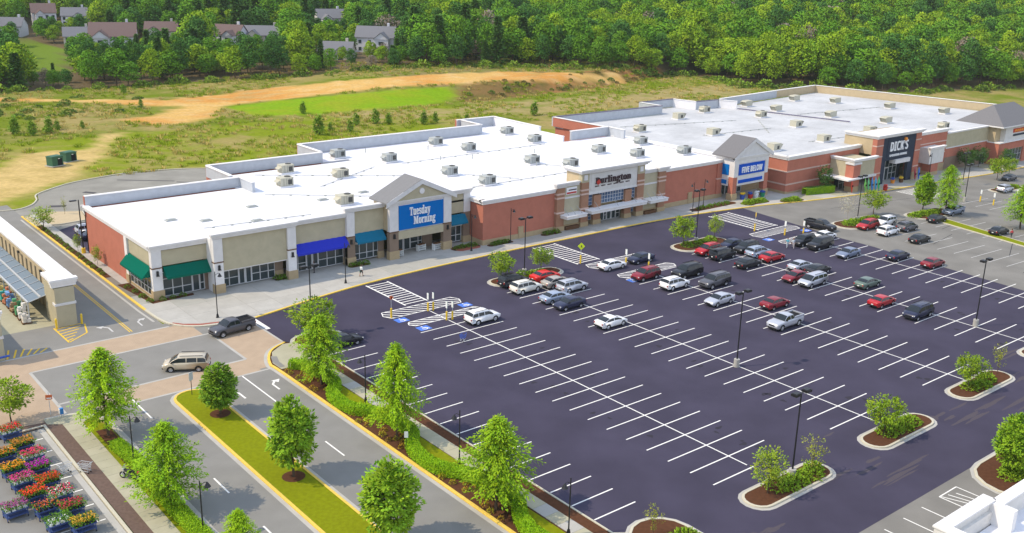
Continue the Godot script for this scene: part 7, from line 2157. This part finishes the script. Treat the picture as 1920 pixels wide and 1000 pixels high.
# ---------------------------------------------------------------- flower carts
func build_flower_carts() -> void:
	var green := Color(0.1, 0.22, 0.02)
	var carts := [[-52.7, -2.3, 0.12, Color(0.62, 0.03, 0.04), "cart with red flowers and white pots, farthest from the viewer"], [-52.5, 1.2, 0.1, Color(0.5, 0.2, 0.03), "cart of orange and green plants below the farthest cart"], [-54.4, 2.4, 0.1, Color(0.62, 0.2, 0.02), "cart of orange and yellow flowers at the left edge"], [-52.4, 4.0, 0.1, Color(0.66, 0.03, 0.12), "cart with bright pink-red flowers under a dusky one"], [-54.4, 5.6, 0.1, Color(0.75, 0.28, 0.02), "cart of yellow-orange flowers at the left edge"], [-52.6, 6.6, 0.08, Color(0.42, 0.02, 0.32), "cart heaped with magenta-purple flowers"], [-54.3, 8.2, 0.08, Color(0.6, 0.03, 0.2), "cart of mixed pink and red flowers"], [-52.6, 9.6, 0.08, Color(0.6, 0.05, 0.02), "cart of dark red and green plants right of the orange-red cart"], [-54.2, 11.2, 0.08, Color(0.72, 0.06, 0.02), "cart of orange-red flowers over green leaves"], [-52.4, 12.4, 0.06, Color(0.7, 0.04, 0.12), "cart with white, black and pink flowers"], [-53.9, 14.0, 0.06, Color(0.6, 0.1, 0.03), "half-empty cart with pots and a few red flowers"], [-52.3, 15.2, 0.06, Color(0.4, 0.04, 0.06), "cart with green plants and a dark red patch"], [-53.8, 16.8, 0.06, Color(0.12, 0.25, 0.02), "cart of plain green plants nearest the left bottom"], [-52.3, 18.2, 0.06, Color(0.5, 0.3, 0.03), "cart of green and yellow plants cut by the bottom edge"], [-55.6, -0.6, 0.1, Color(0.55, 0.2, 0.2), "cart of pinkish flowers cut by the left edge, rear"], [-56.0, 12.6, 0.1, Color(0.3, 0.05, 0.2), "cart of purple flowers at the left, cut by the edge"]]
	for i in carts.size():
		var c: Array = carts[i]
		var o := thing("flower_cart", c[4], "flower cart", Vector3(c[0], -0.02, c[1]), c[2], "flower carts in the left lot")
		for x in [-0.8, 0.8]:
			for z in [-0.5, 0.5]:
				part(o, "leg", box_mesh(M.cart_blue, Vector3(x, 0.42, z), Vector3(0.07, 0.72, 0.07)))
				part(o, "caster", tube_mesh(M.tire, Vector3(x - 0.03, 0.08, z), Vector3(x + 0.03, 0.08, z), 0.08, 0.08, 8))
		part(o, "tray", box_mesh(M.cart_blue, Vector3(0, 0.8, 0), Vector3(1.8, 0.1, 1.2)))
		part(o, "tray", box_mesh(M.cart_blue, Vector3(0, 0.35, 0), Vector3(1.7, 0.07, 1.1)))
		var st := begin()
		for a in 4:
			for b in 3:
				box(st, Vector3(-0.66 + a * 0.44, 0.93, -0.38 + b * 0.38), Vector3(0.3, 0.16, 0.28))
		part(o, "pots", done(st, M.black_plastic if i % 3 else M.sign_white))
		var L := Leaves.new()
		var F := Leaves.new()
		var sparse := i == 10
		for k in (160 if sparse else 520):
			var p := Vector3(rng.randf_range(-1.05, 1.05), 0.9 + rng.randf() * 0.4, rng.randf_range(-0.78, 0.78))
			L.add(p, (ball() + Vector3(0, 0.7, 0)).normalized(), (Vector3(0, 1, 0) + ball() * 0.7).normalized(), 0.16, 0.1, tint(green, 0.3))
		for k in (90 if sparse else (40 if i == 12 else 260)):
			var p := Vector3(rng.randf_range(-0.95, 0.95), 1.16 + rng.randf() * 0.26, rng.randf_range(-0.65, 0.65))
			var col: Color = c[3]
			if i == 9 and rng.randf() < 0.45:
				col = Color(0.7, 0.68, 0.55) if rng.randf() < 0.6 else Color(0.03, 0.01, 0.03)
			F.add(p, Vector3(rng.randf_range(-1, 1), 0.2, rng.randf_range(-1, 1)).normalized(), (Vector3(0, 1, 0) + ball() * 0.5).normalized(), 0.13, 0.12, tint(col, 0.35))
		part(o, "foliage", L.mesh(M.leaf)).set_meta("kind", "stuff")
		part(o, "blooms", F.mesh(M.petal)).set_meta("kind", "stuff")

# ---------------------------------------------------------------- people
func seg(p: Vector3, a: Vector3, b: Vector3, ra: float, rb: float) -> float:
	var d := b - a
	var t := clampf((p - a).dot(d) / maxf(d.length_squared(), 1e-6), 0.0, 1.0)
	return p.distance_to(a + d * t) - lerpf(ra, rb, t)

# bones: [from, to, radius, radius, colour]; smooth union meshed as surface nets
func body_mesh(bones: Array, cell: float, blend: float) -> ArrayMesh:
	var lo := Vector3.ONE * 1e9
	var hi := -lo
	for b: Array in bones:
		for p: Vector3 in [b[0], b[1]]:
			lo = lo.min(p - Vector3.ONE * (maxf(b[2], b[3]) + 2.0 * cell))
			hi = hi.max(p + Vector3.ONE * (maxf(b[2], b[3]) + 2.0 * cell))
	var nx := int((hi.x - lo.x) / cell) + 2
	var ny := int((hi.y - lo.y) / cell) + 2
	var nz := int((hi.z - lo.z) / cell) + 2
	var f := PackedFloat32Array()
	f.resize(nx * ny * nz)
	f.fill(1.0)
	var who := PackedInt32Array()
	who.resize(nx * ny * nz)
	var near := PackedFloat32Array()
	near.resize(nx * ny * nz)
	near.fill(1.0)
	for bi in bones.size():
		var b: Array = bones[bi]
		var pad := Vector3.ONE * (maxf(b[2], b[3]) + 2.0 * cell + blend)
		var p0: Vector3 = ((b[0] as Vector3).min(b[1]) - pad - lo) / cell
		var p1: Vector3 = ((b[0] as Vector3).max(b[1]) + pad - lo) / cell
		for k in range(maxi(0, int(p0.z)), mini(nz, int(p1.z) + 2)):
			for j in range(maxi(0, int(p0.y)), mini(ny, int(p1.y) + 2)):
				for i in range(maxi(0, int(p0.x)), mini(nx, int(p1.x) + 2)):
					var d := seg(lo + Vector3(i, j, k) * cell, b[0], b[1], b[2], b[3])
					var at := (k * ny + j) * nx + i
					if d < near[at]:
						near[at] = d
						who[at] = bi
					var h := clampf(0.5 + 0.5 * (f[at] - d) / blend, 0.0, 1.0)
					f[at] = lerpf(f[at], d, h) - blend * h * (1.0 - h)
	var id := PackedInt32Array()
	id.resize(f.size())
	id.fill(-1)
	var st := SurfaceTool.new()
	st.begin(Mesh.PRIMITIVE_TRIANGLES)
	st.set_smooth_group(0)
	var offs := [0, 1, nx, nx + 1, nx * ny, nx * ny + 1, nx * ny + nx, nx * ny + nx + 1]
	var count := 0
	for k in nz - 1:
		for j in ny - 1:
			for i in nx - 1:
				var at := (k * ny + j) * nx + i
				var inside := 0
				for o: int in offs:
					if f[at + o] < 0.0:
						inside += 1
				if inside == 0 or inside == 8:
					continue
				var s := Vector3.ZERO
				var n := 0
				for e: Array in [[0, 1], [2, 3], [4, 5], [6, 7], [0, 2], [1, 3], [4, 6], [5, 7], [0, 4], [1, 5], [2, 6], [3, 7]]:
					var a := f[at + offs[e[0]]]
					var b := f[at + offs[e[1]]]
					if (a < 0.0) != (b < 0.0):
						var t := a / (a - b)
						var pa := Vector3(e[0] & 1, (e[0] >> 1) & 1, (e[0] >> 2) & 1)
						var pb := Vector3(e[1] & 1, (e[1] >> 1) & 1, (e[1] >> 2) & 1)
						s += pa.lerp(pb, t)
						n += 1
				st.set_color(bones[who[at]][4])
				st.add_vertex(lo + (Vector3(i, j, k) + s / n) * cell)
				id[at] = count
				count += 1
	for k in range(1, nz - 1):
		for j in range(1, ny - 1):
			for i in range(1, nx - 1):
				var at := (k * ny + j) * nx + i
				for ax: Array in [[1, nx, nx * ny], [nx, nx * ny, 1], [nx * ny, 1, nx]]:
					var a := f[at] < 0.0
					if a == (f[at + ax[0]] < 0.0):
						continue
					var q := [id[at], id[at - ax[1]], id[at - ax[1] - ax[2]], id[at - ax[2]]]
					if q.min() < 0:
						continue
					for t: int in ([0, 1, 2, 0, 2, 3] if not a else [0, 2, 1, 0, 3, 2]):
						st.add_index(q[t])
	st.generate_normals()
	st.set_material(M.clothing)
	return st.commit()

func person(label: String, at: Vector3, turn: float, shirt: Color, legs: Color, stride: float, bag := Color(0, 0, 0, 0), shorts := false) -> void:
	var skin := Color(0.42, 0.25, 0.17)
	var hair := Color(0.06, 0.035, 0.02)
	var shoe := Color(0.05, 0.05, 0.05)
	var calf := skin if shorts else legs
	var o := thing("person", label, "person", at, turn, "people on foot")
	var hip := Vector3(0, 0.92, 0)
	var neck := Vector3(0.03, 1.45, 0)
	var bones := [[hip + Vector3(0, 0.06, -0.07), hip + Vector3(0, 0.06, 0.07), 0.13, 0.13, legs], [hip + Vector3(0, 0.16, 0), Vector3(0.01, 1.3, 0), 0.14, 0.15, shirt], [Vector3(0.0, 1.34, -0.14), Vector3(0.0, 1.34, 0.14), 0.085, 0.085, shirt], [neck + Vector3(0, -0.04, 0), neck + Vector3(0.02, 0.08, 0), 0.055, 0.052, skin], [Vector3(0.05, 1.62, 0), Vector3(0.06, 1.66, 0), 0.1, 0.105, skin], [Vector3(0.14, 1.6, 0), Vector3(0.16, 1.59, 0), 0.022, 0.018, skin]]
	for k in [-1.0, 1.0]:
		var sw: float = stride * k
		var knee := Vector3(0.02 + sw * 0.24, 0.5, 0.09 * k)
		var ankle := Vector3(sw * 0.42 - 0.03, 0.1 + maxf(0.0, -sw) * 0.1, 0.09 * k)
		bones.append_array([[hip + Vector3(0, 0, 0.09 * k), knee, 0.1, 0.068, legs], [knee, ankle, 0.066, 0.045, calf], [ankle + Vector3(-0.03, -0.05, 0), ankle + Vector3(0.17, -0.06, 0.01 * k), 0.048, 0.04, shoe]])
		var elbow := Vector3(-sw * 0.16, 1.1, 0.24 * k)
		var wrist := Vector3(-sw * 0.18 + 0.14, 0.9, 0.25 * k)
		bones.append_array([[Vector3(0.0, 1.35, 0.19 * k), elbow, 0.06, 0.048, shirt], [elbow, wrist, 0.045, 0.034, skin], [wrist, wrist + Vector3(0.03, -0.09, 0), 0.036, 0.03, skin], [wrist + Vector3(0.03, -0.02, 0), wrist + Vector3(0.08, -0.06, 0), 0.02, 0.016, skin]])
	part(o, "body", body_mesh(bones, 0.028, 0.035))
	part(o, "hair", body_mesh([[Vector3(0.02, 1.67, 0), Vector3(0.04, 1.71, 0), 0.105, 0.1, hair], [Vector3(-0.03, 1.6, 0), Vector3(-0.02, 1.64, 0), 0.08, 0.08, hair]], 0.028, 0.03))
	if bag.a > 0.0:
		part(o, "bag", body_mesh([[Vector3(0.16, 0.62, -0.3), Vector3(0.16, 0.74, -0.3), 0.15, 0.1, bag], [Vector3(0.12, 0.84, -0.27), Vector3(0.14, 0.78, -0.29), 0.03, 0.05, bag]], 0.03, 0.04))

func build_people() -> void:
	person("person in white shirt and dark shorts carrying a green bag on the plaza", Vector3(0.1, 0.13, -26.1), 0.3, Color(0.75, 0.78, 0.76), Color(0.03, 0.03, 0.04), 0.6, Color(0.02, 0.2, 0.08, 1), true)
	person("person in dark maroon clothes at the door under the blue awning", Vector3(-4.6, 0.13, -31.4), 2.0, Color(0.12, 0.02, 0.04), Color(0.03, 0.02, 0.03), 0.2)
	person("person in teal top walking in the aisle near the black SUV", Vector3(64.8, 0.0, 0.3), -2.4, Color(0.1, 0.4, 0.5), Color(0.45, 0.5, 0.55), 0.7)
	person("person in pale trousers walking just behind the one in teal", Vector3(65.4, 0.0, 1.0), -2.4, Color(0.5, 0.55, 0.6), Color(0.55, 0.5, 0.5), -0.6)
	person("person in red at the grass divider near the right edge", Vector3(104.8, gy(104.8), 18.2), 1.0, Color(0.45, 0.05, 0.06), Color(0.05, 0.05, 0.06), 0.4)
	var nb := thing("news_box", "small white and blue box on a post by the orange sign", "news box", Vector3(-47.6, 0.12, -4.1))
	part(nb, "post", tube_mesh(M.steel, Vector3.ZERO, Vector3(0, 0.35, 0), 0.05, 0.05, 6))
	part(nb, "box", box_mesh(M.hydrant_blue, Vector3(0.06, 0.62, 0), Vector3(0.34, 0.6, 0.3)))
	part(nb, "door", box_mesh(M.sign_white, Vector3(-0.13, 0.64, 0), Vector3(0.06, 0.5, 0.28)))

# ---------------------------------------------------------------- fields, houses and woods
var house_spots := []

func house(label: String, x: float, z: float, w: float, d: float, h: float, turn: float, wall: String, roof: String, wing: float) -> void:
	var y := land(x, z) - 0.3
	house_spots.append(Vector2(x, z))
	var o := thing("house", label, "house", Vector3(x, y, z), turn, "houses among the trees")
	part(o, "wall", box_mesh(M[wall], Vector3(0, h / 2, 0), Vector3(w, h, d)))
	var rise := d * 0.42
	part(o, "roof", roof_mesh(M[roof], Vector3.ZERO, w + 0.8, d + 0.9, h, rise))
	var st := begin()
	tri(st, Vector3(-w / 2, h, -d / 2), Vector3(-w / 2, h + rise * 0.95, 0), Vector3(-w / 2, h, d / 2))
	tri(st, Vector3(w / 2, h, d / 2), Vector3(w / 2, h + rise * 0.95, 0), Vector3(w / 2, h, -d / 2))
	part(o, "gable", done(st, M[wall]))
	var g := part(o, "wing", box_mesh(M[wall], Vector3(wing, h * 0.46, d * 0.62), Vector3(w * 0.38, h * 0.92, d * 0.6)))
	st = begin()
	var a := wing - w * 0.21
	var b := wing + w * 0.21
	var zf := d * 0.98
	var hh := h * 0.92
	var top := hh + w * 0.17
	quad2(st, Vector3(a, hh, zf), Vector3(wing, top, zf), Vector3(wing, top, 0), Vector3(a, hh, 0))
	quad2(st, Vector3(b, hh, zf), Vector3(b, hh, 0), Vector3(wing, top, 0), Vector3(wing, top, zf))
	part(g, "wing_roof", done(st, M[roof]))
	st = begin()
	tri(st, Vector3(a + 0.2, hh, zf - 0.35), Vector3(wing, top - 0.2, zf - 0.35), Vector3(b - 0.2, hh, zf - 0.35))
	part(g, "wing_gable", done(st, M[wall]))
	for i in 4:
		for j in 2:
			var wx := -w * 0.38 + i * w * 0.25
			if absf(wx - wing) < w * 0.22:
				continue
			var q := part(o, "window", box_mesh(M.frame, Vector3(wx, h * (0.26 + 0.45 * j), d / 2 + 0.02), Vector3(1.5, 1.7, 0.08)))
			part(q, "pane", box_mesh(M.glass, Vector3(wx, h * (0.26 + 0.45 * j), d / 2 + 0.07), Vector3(1.2, 1.4, 0.04)))
	for j in 2:
		var q := part(o, "window", box_mesh(M.frame, Vector3(wing, h * (0.25 + 0.42 * j), d * 0.92 + 0.02), Vector3(2.2, 1.7, 0.08)))
		part(q, "pane", box_mesh(M.glass, Vector3(wing, h * (0.25 + 0.42 * j), d * 0.92 + 0.07), Vector3(1.9, 1.4, 0.04)))
		var e := part(o, "window", box_mesh(M.frame, Vector3(-w / 2 - 0.02, h * (0.28 + 0.42 * j), 0), Vector3(0.08, 1.6, 1.4)))
		part(e, "pane", box_mesh(M.glass, Vector3(-w / 2 - 0.07, h * (0.28 + 0.42 * j), 0), Vector3(0.04, 1.3, 1.1)))
	part(o, "chimney", box_mesh(M[wall], Vector3(w * 0.3, h + rise, -d * 0.12), Vector3(1.0, 2.4, 1.0)))

func roof_mesh(m: Material, c: Vector3, w: float, d: float, h: float, rise: float) -> ArrayMesh:
	var st := begin()
	var a := Vector3(-w / 2, h - 0.15, d / 2)
	var b := Vector3(w / 2, h - 0.15, d / 2)
	var e := Vector3(w / 2, h - 0.15, -d / 2)
	var f := Vector3(-w / 2, h - 0.15, -d / 2)
	var p := Vector3(-w / 2, h + rise, 0)
	var q := Vector3(w / 2, h + rise, 0)
	quad(st, a, b, q, p)
	quad(st, e, f, p, q)
	var k := Vector3(0, -0.2, 0)
	quad(st, a + k, b + k, b, a)
	quad2(st, a + k, a, p, p + k)
	quad2(st, b + k, b, q, q + k)
	return done(st, m)

func build_background() -> void:
	house("white gabled house with grey roof at the edge of the woods, nearest the field", 158, -276, 16, 10, 6.5, -0.75, "house_wall", "house_roof_grey", 3.5)
	house("house with broad brown roof above the trees at the left", 78, -362, 19, 13, 6.0, -0.4, "house_wall", "house_roof", -4.5)
	house("small grey house left of the brown-roofed one", 70, -385, 12, 9, 4.5, -0.3, "house_cream", "house_roof_grey", 2.5)
	house("grey-lilac gabled house right of the brown-roofed one", 101, -366, 14, 9, 5.5, -0.5, "house_cream", "house_roof", -3.0)
	house("pale house half hidden by trees, left of the middle", 117, -330, 13, 9, 5.5, -0.9, "house_wall", "house_roof", 3.0)
	house("long grey-roofed house behind the middle trees", 131, -326, 16, 9, 4.5, -0.6, "house_cream", "house_roof_grey", -3.5)
	house("house with steep grey roof deep in the dark trees", 190, -372, 14, 10, 6.0, -0.3, "house_wall", "house_roof_grey", -3.0)
	house("low house with white gable at the far upper left", 54, -432, 12, 9, 5.0, -0.6, "house_wall", "house_roof_grey", 2.0)
	house("bright white house end far up at the left", 75, -455, 11, 10, 7.0, -0.2, "house_wall", "house_roof", -2.0)
	house("small far house right of the bright white one", 88, -448, 12, 9, 5.0, -0.4, "house_wall", "house_roof_grey", 2.0)
	house("low grey house roof among the bushes left of the white gabled house", 131, -262, 13, 8, 3.2, -0.75, "house_cream", "house_roof_grey", 3.0)
	# saplings and scrub on the field
	var pine_m := bush_mesh(Vector3(0.9, 1.4, 0.9), 260, Color(0.06, 0.14, 0.03), 0.4)
	var scrub_m := [bush_mesh(Vector3(1.3, 1.1, 1.3), 220, Color(0.12, 0.19, 0.03), 0.45), bush_mesh(Vector3(1.1, 0.8, 1.1), 180, Color(0.2, 0.17, 0.05), 0.42), bush_mesh(Vector3(1.5, 1.5, 1.5), 260, Color(0.2, 0.3, 0.03), 0.45)]
	var cone := clumped_crown(Vector3(1.0, 1.5, 1.0), Vector3(0, 1.7, 0), 46, 12, Color(0.17, 0.29, 0.025), 0.4, 0.4, 0.2, 0.5)
	var cone_trunk := trunk_mesh(3.0, 0.06, 4, 0.4, M.bark)
	var saplings := [[-10, -172, 1.3, "leftmost sapling on the field"], [-7, -168, 1.1, "sapling beside the leftmost one on the field"], [-3, -169, 1.2, "third sapling from the left on the field"], [0, -172, 0.8, "fourth sapling from the left on the field"], [6, -172, 0.6, "small sapling above the dirt track"], [52, -133, 1.5, "bushy sapling behind the rear parapet, left"], [61, -133, 0.9, "dark sapling right of the bushy one"], [67, -140, 1.0, "upper of the pale saplings behind the white roof"], [73, -140, 1.2, "dark conical sapling, left of two"], [76, -138, 0.9, "dark conical sapling, right of two"], [84, -133, 1.1, "conical sapling near the recessed roof corner"], [88, -133, 0.9, "pale sapling near the recessed roof corner"], [65, -166, 1.0, "lone sapling at the foot of the green lawn"], [121, -130, 1.2, "sapling beside the far brick side wall"], [36, -229, 0.9, "sapling at the edge of the upper dirt track"], [31, -200, 0.7, "small sapling on the dirt track bend"], [57, -136, 0.7, "small sapling behind the rear parapet"], [95, -128, 0.8, "small sapling above the roof step"]]
	for s: Array in saplings:
		var o := plant_tree("sapling", s[3], "sapling", cone_trunk, cone, Vector3(s[0], land(s[0], s[1]) - 0.1, s[1]), s[0], Vector3.ONE * s[2], "young trees on the field")
	for i in 34:
		var x := 120.0 + i * 3.3 + rng.randf_range(-1.5, 1.5)
		var z: float = along(BANK_X, BANK_Z, x) - rng.randf_range(0.5, 9.0)
		var o := part(self, "scrub_bush", scrub_m[i % 2], Vector3(x, land(x, z) - 0.2, z), rng.randf() * TAU)
		o.scale = Vector3.ONE * rng.randf_range(0.5, 1.15)
		tag(o, "dry scrubby bush on the orange clay bank", "bush", "scrub on the clay bank")
	for i in 46:
		var x := -30.0 + rng.randf() * 70.0
		var z := -190.0 - rng.randf() * 42.0
		if Geometry2D.is_point_in_polygon(Vector2(x, z), dirt_poly):
			continue
		var o := part(self, "scrub_bush", scrub_m[0], Vector3(x, land(x, z) - 0.2, z), rng.randf() * TAU)
		o.scale = Vector3(1.2, 0.7, 1.0) * rng.randf_range(0.5, 1.3)
		tag(o, "low green bush on the rough field at the left", "bush", "bushes on the rough field")
	grass_tufts()
	woods(scrub_m)

func conifer_crown(h: float, w: float, col: Color, tiers: int, leaf_len: float) -> ArrayMesh:
	var L := Leaves.new()
	for i in tiers:
		var f := (i + rng.randf()) / tiers
		var reach := w * 0.5 * (1.0 - f * 0.92) * rng.randf_range(0.7, 1.1)
		var a := i * 2.39996
		var out := Vector3(cos(a), 0, sin(a))
		var c1 := tint(col, 0.2)
		for s in 7:
			var k := (s + 0.6) / 7.0
			for j in 3:
				var p := Vector3(0, h * (0.1 + 0.9 * f), 0) + out * reach * k + Vector3(0, -reach * 0.25 * k, 0) + ball() * w * 0.07
				L.add(p, (out + ball() * 0.7).normalized(), (Vector3(0, 1, 0) + out * 0.4 + ball() * 0.5).normalized(), leaf_len * rng.randf_range(0.7, 1.3), leaf_len * 0.45, tint(c1, 0.2))
	return L.mesh(M.leaf)

func grass_tufts() -> void:
	var tones := [[Color(0.27, 0.35, 0.015), "meadow_grass", "rough green meadow grass on the field", 3600, 31], [Color(0.52, 0.42, 0.14), "dry_grass", "dry straw-coloured grass on the field", 2800, 32]]
	for t: Array in tones:
		var L := Leaves.new()
		for i in 26:
			var a := rng.randf() * TAU
			var p := Vector3(cos(a), 0, sin(a)) * rng.randf() * 0.55
			L.add(p, (Vector3(cos(a), 0, sin(a)) * 0.5 + Vector3(0, 1, 0) + ball() * 0.3).normalized(), (Vector3(0, 0.8, 0) + ball()).normalized(), rng.randf_range(0.35, 0.7), 0.09, tint(t[0], 0.3))
		var mm := MultiMesh.new()
		mm.transform_format = MultiMesh.TRANSFORM_3D
		mm.mesh = L.mesh(M.leaf)
		var spots := []
		var n := FastNoiseLite.new()
		n.seed = t[4]
		n.frequency = 0.03
		while spots.size() < t[3]:
			var x := rng.randf_range(-45.0, 235.0)
			var z := rng.randf_range(-245.0, -112.0)
			var p := Vector2(x, z)
			if n.get_noise_2d(x, z) < -0.12 or Geometry2D.is_point_in_polygon(p, dirt_poly) or Geometry2D.is_point_in_polygon(p, yard_poly) or Geometry2D.is_point_in_polygon(p, lawn_poly):
				continue
			spots.append(Transform3D(Basis(Vector3.UP, rng.randf() * TAU).scaled(Vector3.ONE * rng.randf_range(0.7, 1.7)), Vector3(x, land(x, z) - 0.15, z)))
		mm.instance_count = spots.size()
		for i in spots.size():
			mm.set_instance_transform(i, spots[i])
		var o := MultiMeshInstance3D.new()
		o.name = numbered(t[1])
		o.multimesh = mm
		add_child(o)
		tag(o, t[2], "grass")
		o.set_meta("kind", "stuff")

func forest_crown(h: float, w: float, col: Color, cards: int, leaf_len: float) -> ArrayMesh:
	# several overlapping leafy lobes of uneven size
	var L := Leaves.new()
	var lobes := []
	for i in 13:
		var a := i * 2.39996
		var f := (i + 0.5) / 13.0
		var r := w * 0.5 * sin(PI * clampf(0.14 + 0.8 * f, 0.0, 1.0)) * 0.62
		lobes.append([Vector3(cos(a) * r, h * (0.28 + 0.6 * f), sin(a) * r), w * rng.randf_range(0.17, 0.27), tint(col, 0.2)])
	for i in cards:
		var b: Array = lobes[i % 13]
		var d := ball().normalized()
		if d.y < -0.5:
			d.y = -d.y
		var p: Vector3 = b[0] + d * b[1] * Vector3(1.0, 0.85, 1.0) * rng.randf_range(0.72, 1.05)
		L.add(p, (ball() + d * 0.5).normalized(), (d + Vector3(0, 0.35, 0) + ball() * 0.35).normalized(), leaf_len * rng.randf_range(0.6, 1.3), leaf_len * 0.75, tint(b[2], 0.22))
	return L.mesh(M.leaf)

func woods(scrub_m: Array) -> void:
	var kinds := [
		{"called": "broadleaf_tree", "crown": forest_crown(17, 11, Color(0.13, 0.28, 0.018), 2100, 0.85), "trunk": trunk_mesh(12, 0.28, 7, 3.5, M.bark), "label": "mid-green broadleaf tree in the woods behind the field", "group": "mid-green trees of the woods", "many": "woodland", "stuff": "mass of mid-green broadleaf woods on the hillside", "w": 0.42},
		{"called": "pale_broadleaf_tree", "crown": forest_crown(16, 12, Color(0.24, 0.38, 0.018), 2100, 0.85), "trunk": trunk_mesh(11, 0.28, 7, 3.5, M.bark), "label": "sunny yellow-green broadleaf tree in the woods behind the field", "group": "yellow-green trees of the woods", "many": "bright_woodland", "stuff": "mass of yellow-green broadleaf woods on the hillside", "w": 0.26},
		{"called": "dark_tree", "crown": forest_crown(19, 9.5, Color(0.065, 0.17, 0.03), 2000, 0.8), "trunk": trunk_mesh(14, 0.26, 6, 3.0, M.bark), "label": "tall dark green tree in the woods behind the field", "group": "dark trees of the woods", "many": "dark_woodland", "stuff": "mass of tall dark green woods on the hillside", "w": 0.22},
		{"called": "conifer_tree", "crown": conifer_crown(19, 8, Color(0.08, 0.18, 0.03), 110, 1.5), "trunk": trunk_mesh(17, 0.25, 4, 1.5, M.bark), "label": "tall pointed conifer in the woods behind the field", "group": "conifers of the woods", "many": "conifer_woodland", "stuff": "mass of pointed conifers on the hillside", "w": 0.1},
		{"called": "bare_tree", "crown": forest_crown(15, 10, Color(0.24, 0.2, 0.16), 900, 0.8), "trunk": trunk_mesh(12, 0.24, 16, 4.0, M.bark), "label": "grey-brown, nearly leafless tree in the woods behind the field", "group": "grey-brown trees of the woods", "many": "bare_woodland", "stuff": "mass of grey-brown leafless woods on the hillside", "w": 0.04},
	]
	var eye := Vector2(-71.3, 94.5)
	var fwd := Vector2(0.636, -0.771)
	var spots := [[], [], [], [], []]
	var mix := FastNoiseLite.new()
	mix.seed = 5
	mix.frequency = 0.012
	var z := -760.0
	while z < -40.0:
		var x := -140.0
		while x < 820.0:
			var p := Vector2(x + rng.randf_range(-3.2, 3.2), z + rng.randf_range(-3.2, 3.2))
			x += 7.6
			var to := p - eye
			var r := to.length()
			if r > 880.0 or r < 250.0:
				continue
			if absf(fwd.angle_to(to)) > 0.62:
				continue
			if beyond_edge(p) < 3.0:
				continue
			if Geometry2D.is_point_in_polygon(p, glade_poly):
				continue
			var bad := false
			var cap := 60.0
			for h: Vector2 in house_spots:
				var toh := h - eye
				var t := to.dot(toh.normalized())
				var side := absf(to.cross(toh.normalized()))
				if p.distance_to(h) < 14.0:
					bad = true
					break
				if side < 10.0 and t < toh.length():
					# trees before a house are no taller than lets it be seen
					cap = minf(cap, lerpf(45.0, land(h.x, h.y) + 3.2, t / toh.length()) - land(p.x, p.y) + rng.randf_range(-1.5, 2.5))
			for h: Vector2 in [Vector2(40, -322), Vector2(46, -345), Vector2(52, -370), Vector2(58, -395)]:
				# the glade stays in view over the first row of trees
				var toh := h - eye
				var t := to.dot(toh.normalized())
				if absf(to.cross(toh.normalized())) < 8.0 and t < toh.length():
					cap = minf(cap, lerpf(45.0, land(h.x, h.y), t / toh.length()) - land(p.x, p.y))
			if bad:
				continue
			var g := mix.get_noise_2d(p.x, p.y)
			var pick := rng.randf()
			# patches: sunnier at the right, darker at the upper left
			pick += g * 0.35 + (0.12 if p.x < 200.0 else -0.12)
			var k := 1 if pick < 0.3 else (0 if pick < 0.68 else (2 if pick < 0.92 else 3))
			if mix.get_noise_2d(p.x * 2.2 + 300.0, p.y * 2.2) > 0.34 and rng.randf() < 0.55:
				k = 4
			var s := rng.randf_range(0.72, 1.2)
			if beyond_edge(p) < 9.0:
				s *= 0.75
			s = minf(s, cap / 18.5)
			if s < 0.28:
				continue
			spots[k].append([r, p, s, rng.randf() * TAU])
		z += 7.6
	for k in 5:
		var list: Array = spots[k]
		list.sort_custom(func(a, b): return a[0] < b[0])
		var kind: Dictionary = kinds[k]
		for i in mini(300, list.size()):
			var q: Array = list[i]
			var p: Vector2 = q[1]
			plant_tree(kind.called, kind.label, "tree", kind.trunk, kind.crown, Vector3(p.x, land(p.x, p.y) - 0.3, p.y), q[3], Vector3(q[2], q[2] * (0.9 + 0.2 * sin(p.x)), q[2]), kind.group)
		if list.size() > 300:
			var mm := MultiMesh.new()
			mm.transform_format = MultiMesh.TRANSFORM_3D
			mm.mesh = kind.crown
			mm.instance_count = list.size() - 300
			for i in range(300, list.size()):
				var q: Array = list[i]
				var p: Vector2 = q[1]
				mm.set_instance_transform(i - 300, Transform3D(Basis(Vector3.UP, q[3]).scaled(Vector3.ONE * q[2]), Vector3(p.x, land(p.x, p.y) - 0.3, p.y)))
			var o := MultiMeshInstance3D.new()
			o.name = numbered(kind.many)
			o.multimesh = mm
			add_child(o)
			tag(o, kind.stuff, "woods")
			o.set_meta("kind", "stuff")
	# bushes along the foot of the woods
	for i in wood_edge.size() - 1:
		var a := wood_edge[i]
		var b := wood_edge[i + 1]
		var n := int(a.distance_to(b) / 4.2)
		for j in n:
			var p := a.lerp(b, (j + rng.randf()) / n)
			p += Vector2(rng.randf_range(-2.5, 2.5), rng.randf_range(-3.5, 1.5))
			if p.x < -30.0 or p.x > 345.0:
				continue
			var o := part(self, "edge_bush", scrub_m[2 if rng.randf() < 0.6 else 0], Vector3(p.x, land(p.x, p.y) - 0.3, p.y), rng.randf() * TAU)
			o.scale = Vector3(1.5, 1.3, 1.5) * rng.randf_range(0.6, 1.5)
			tag(o, "leafy bush along the foot of the woods", "bush", "bushes along the edge of the woods")
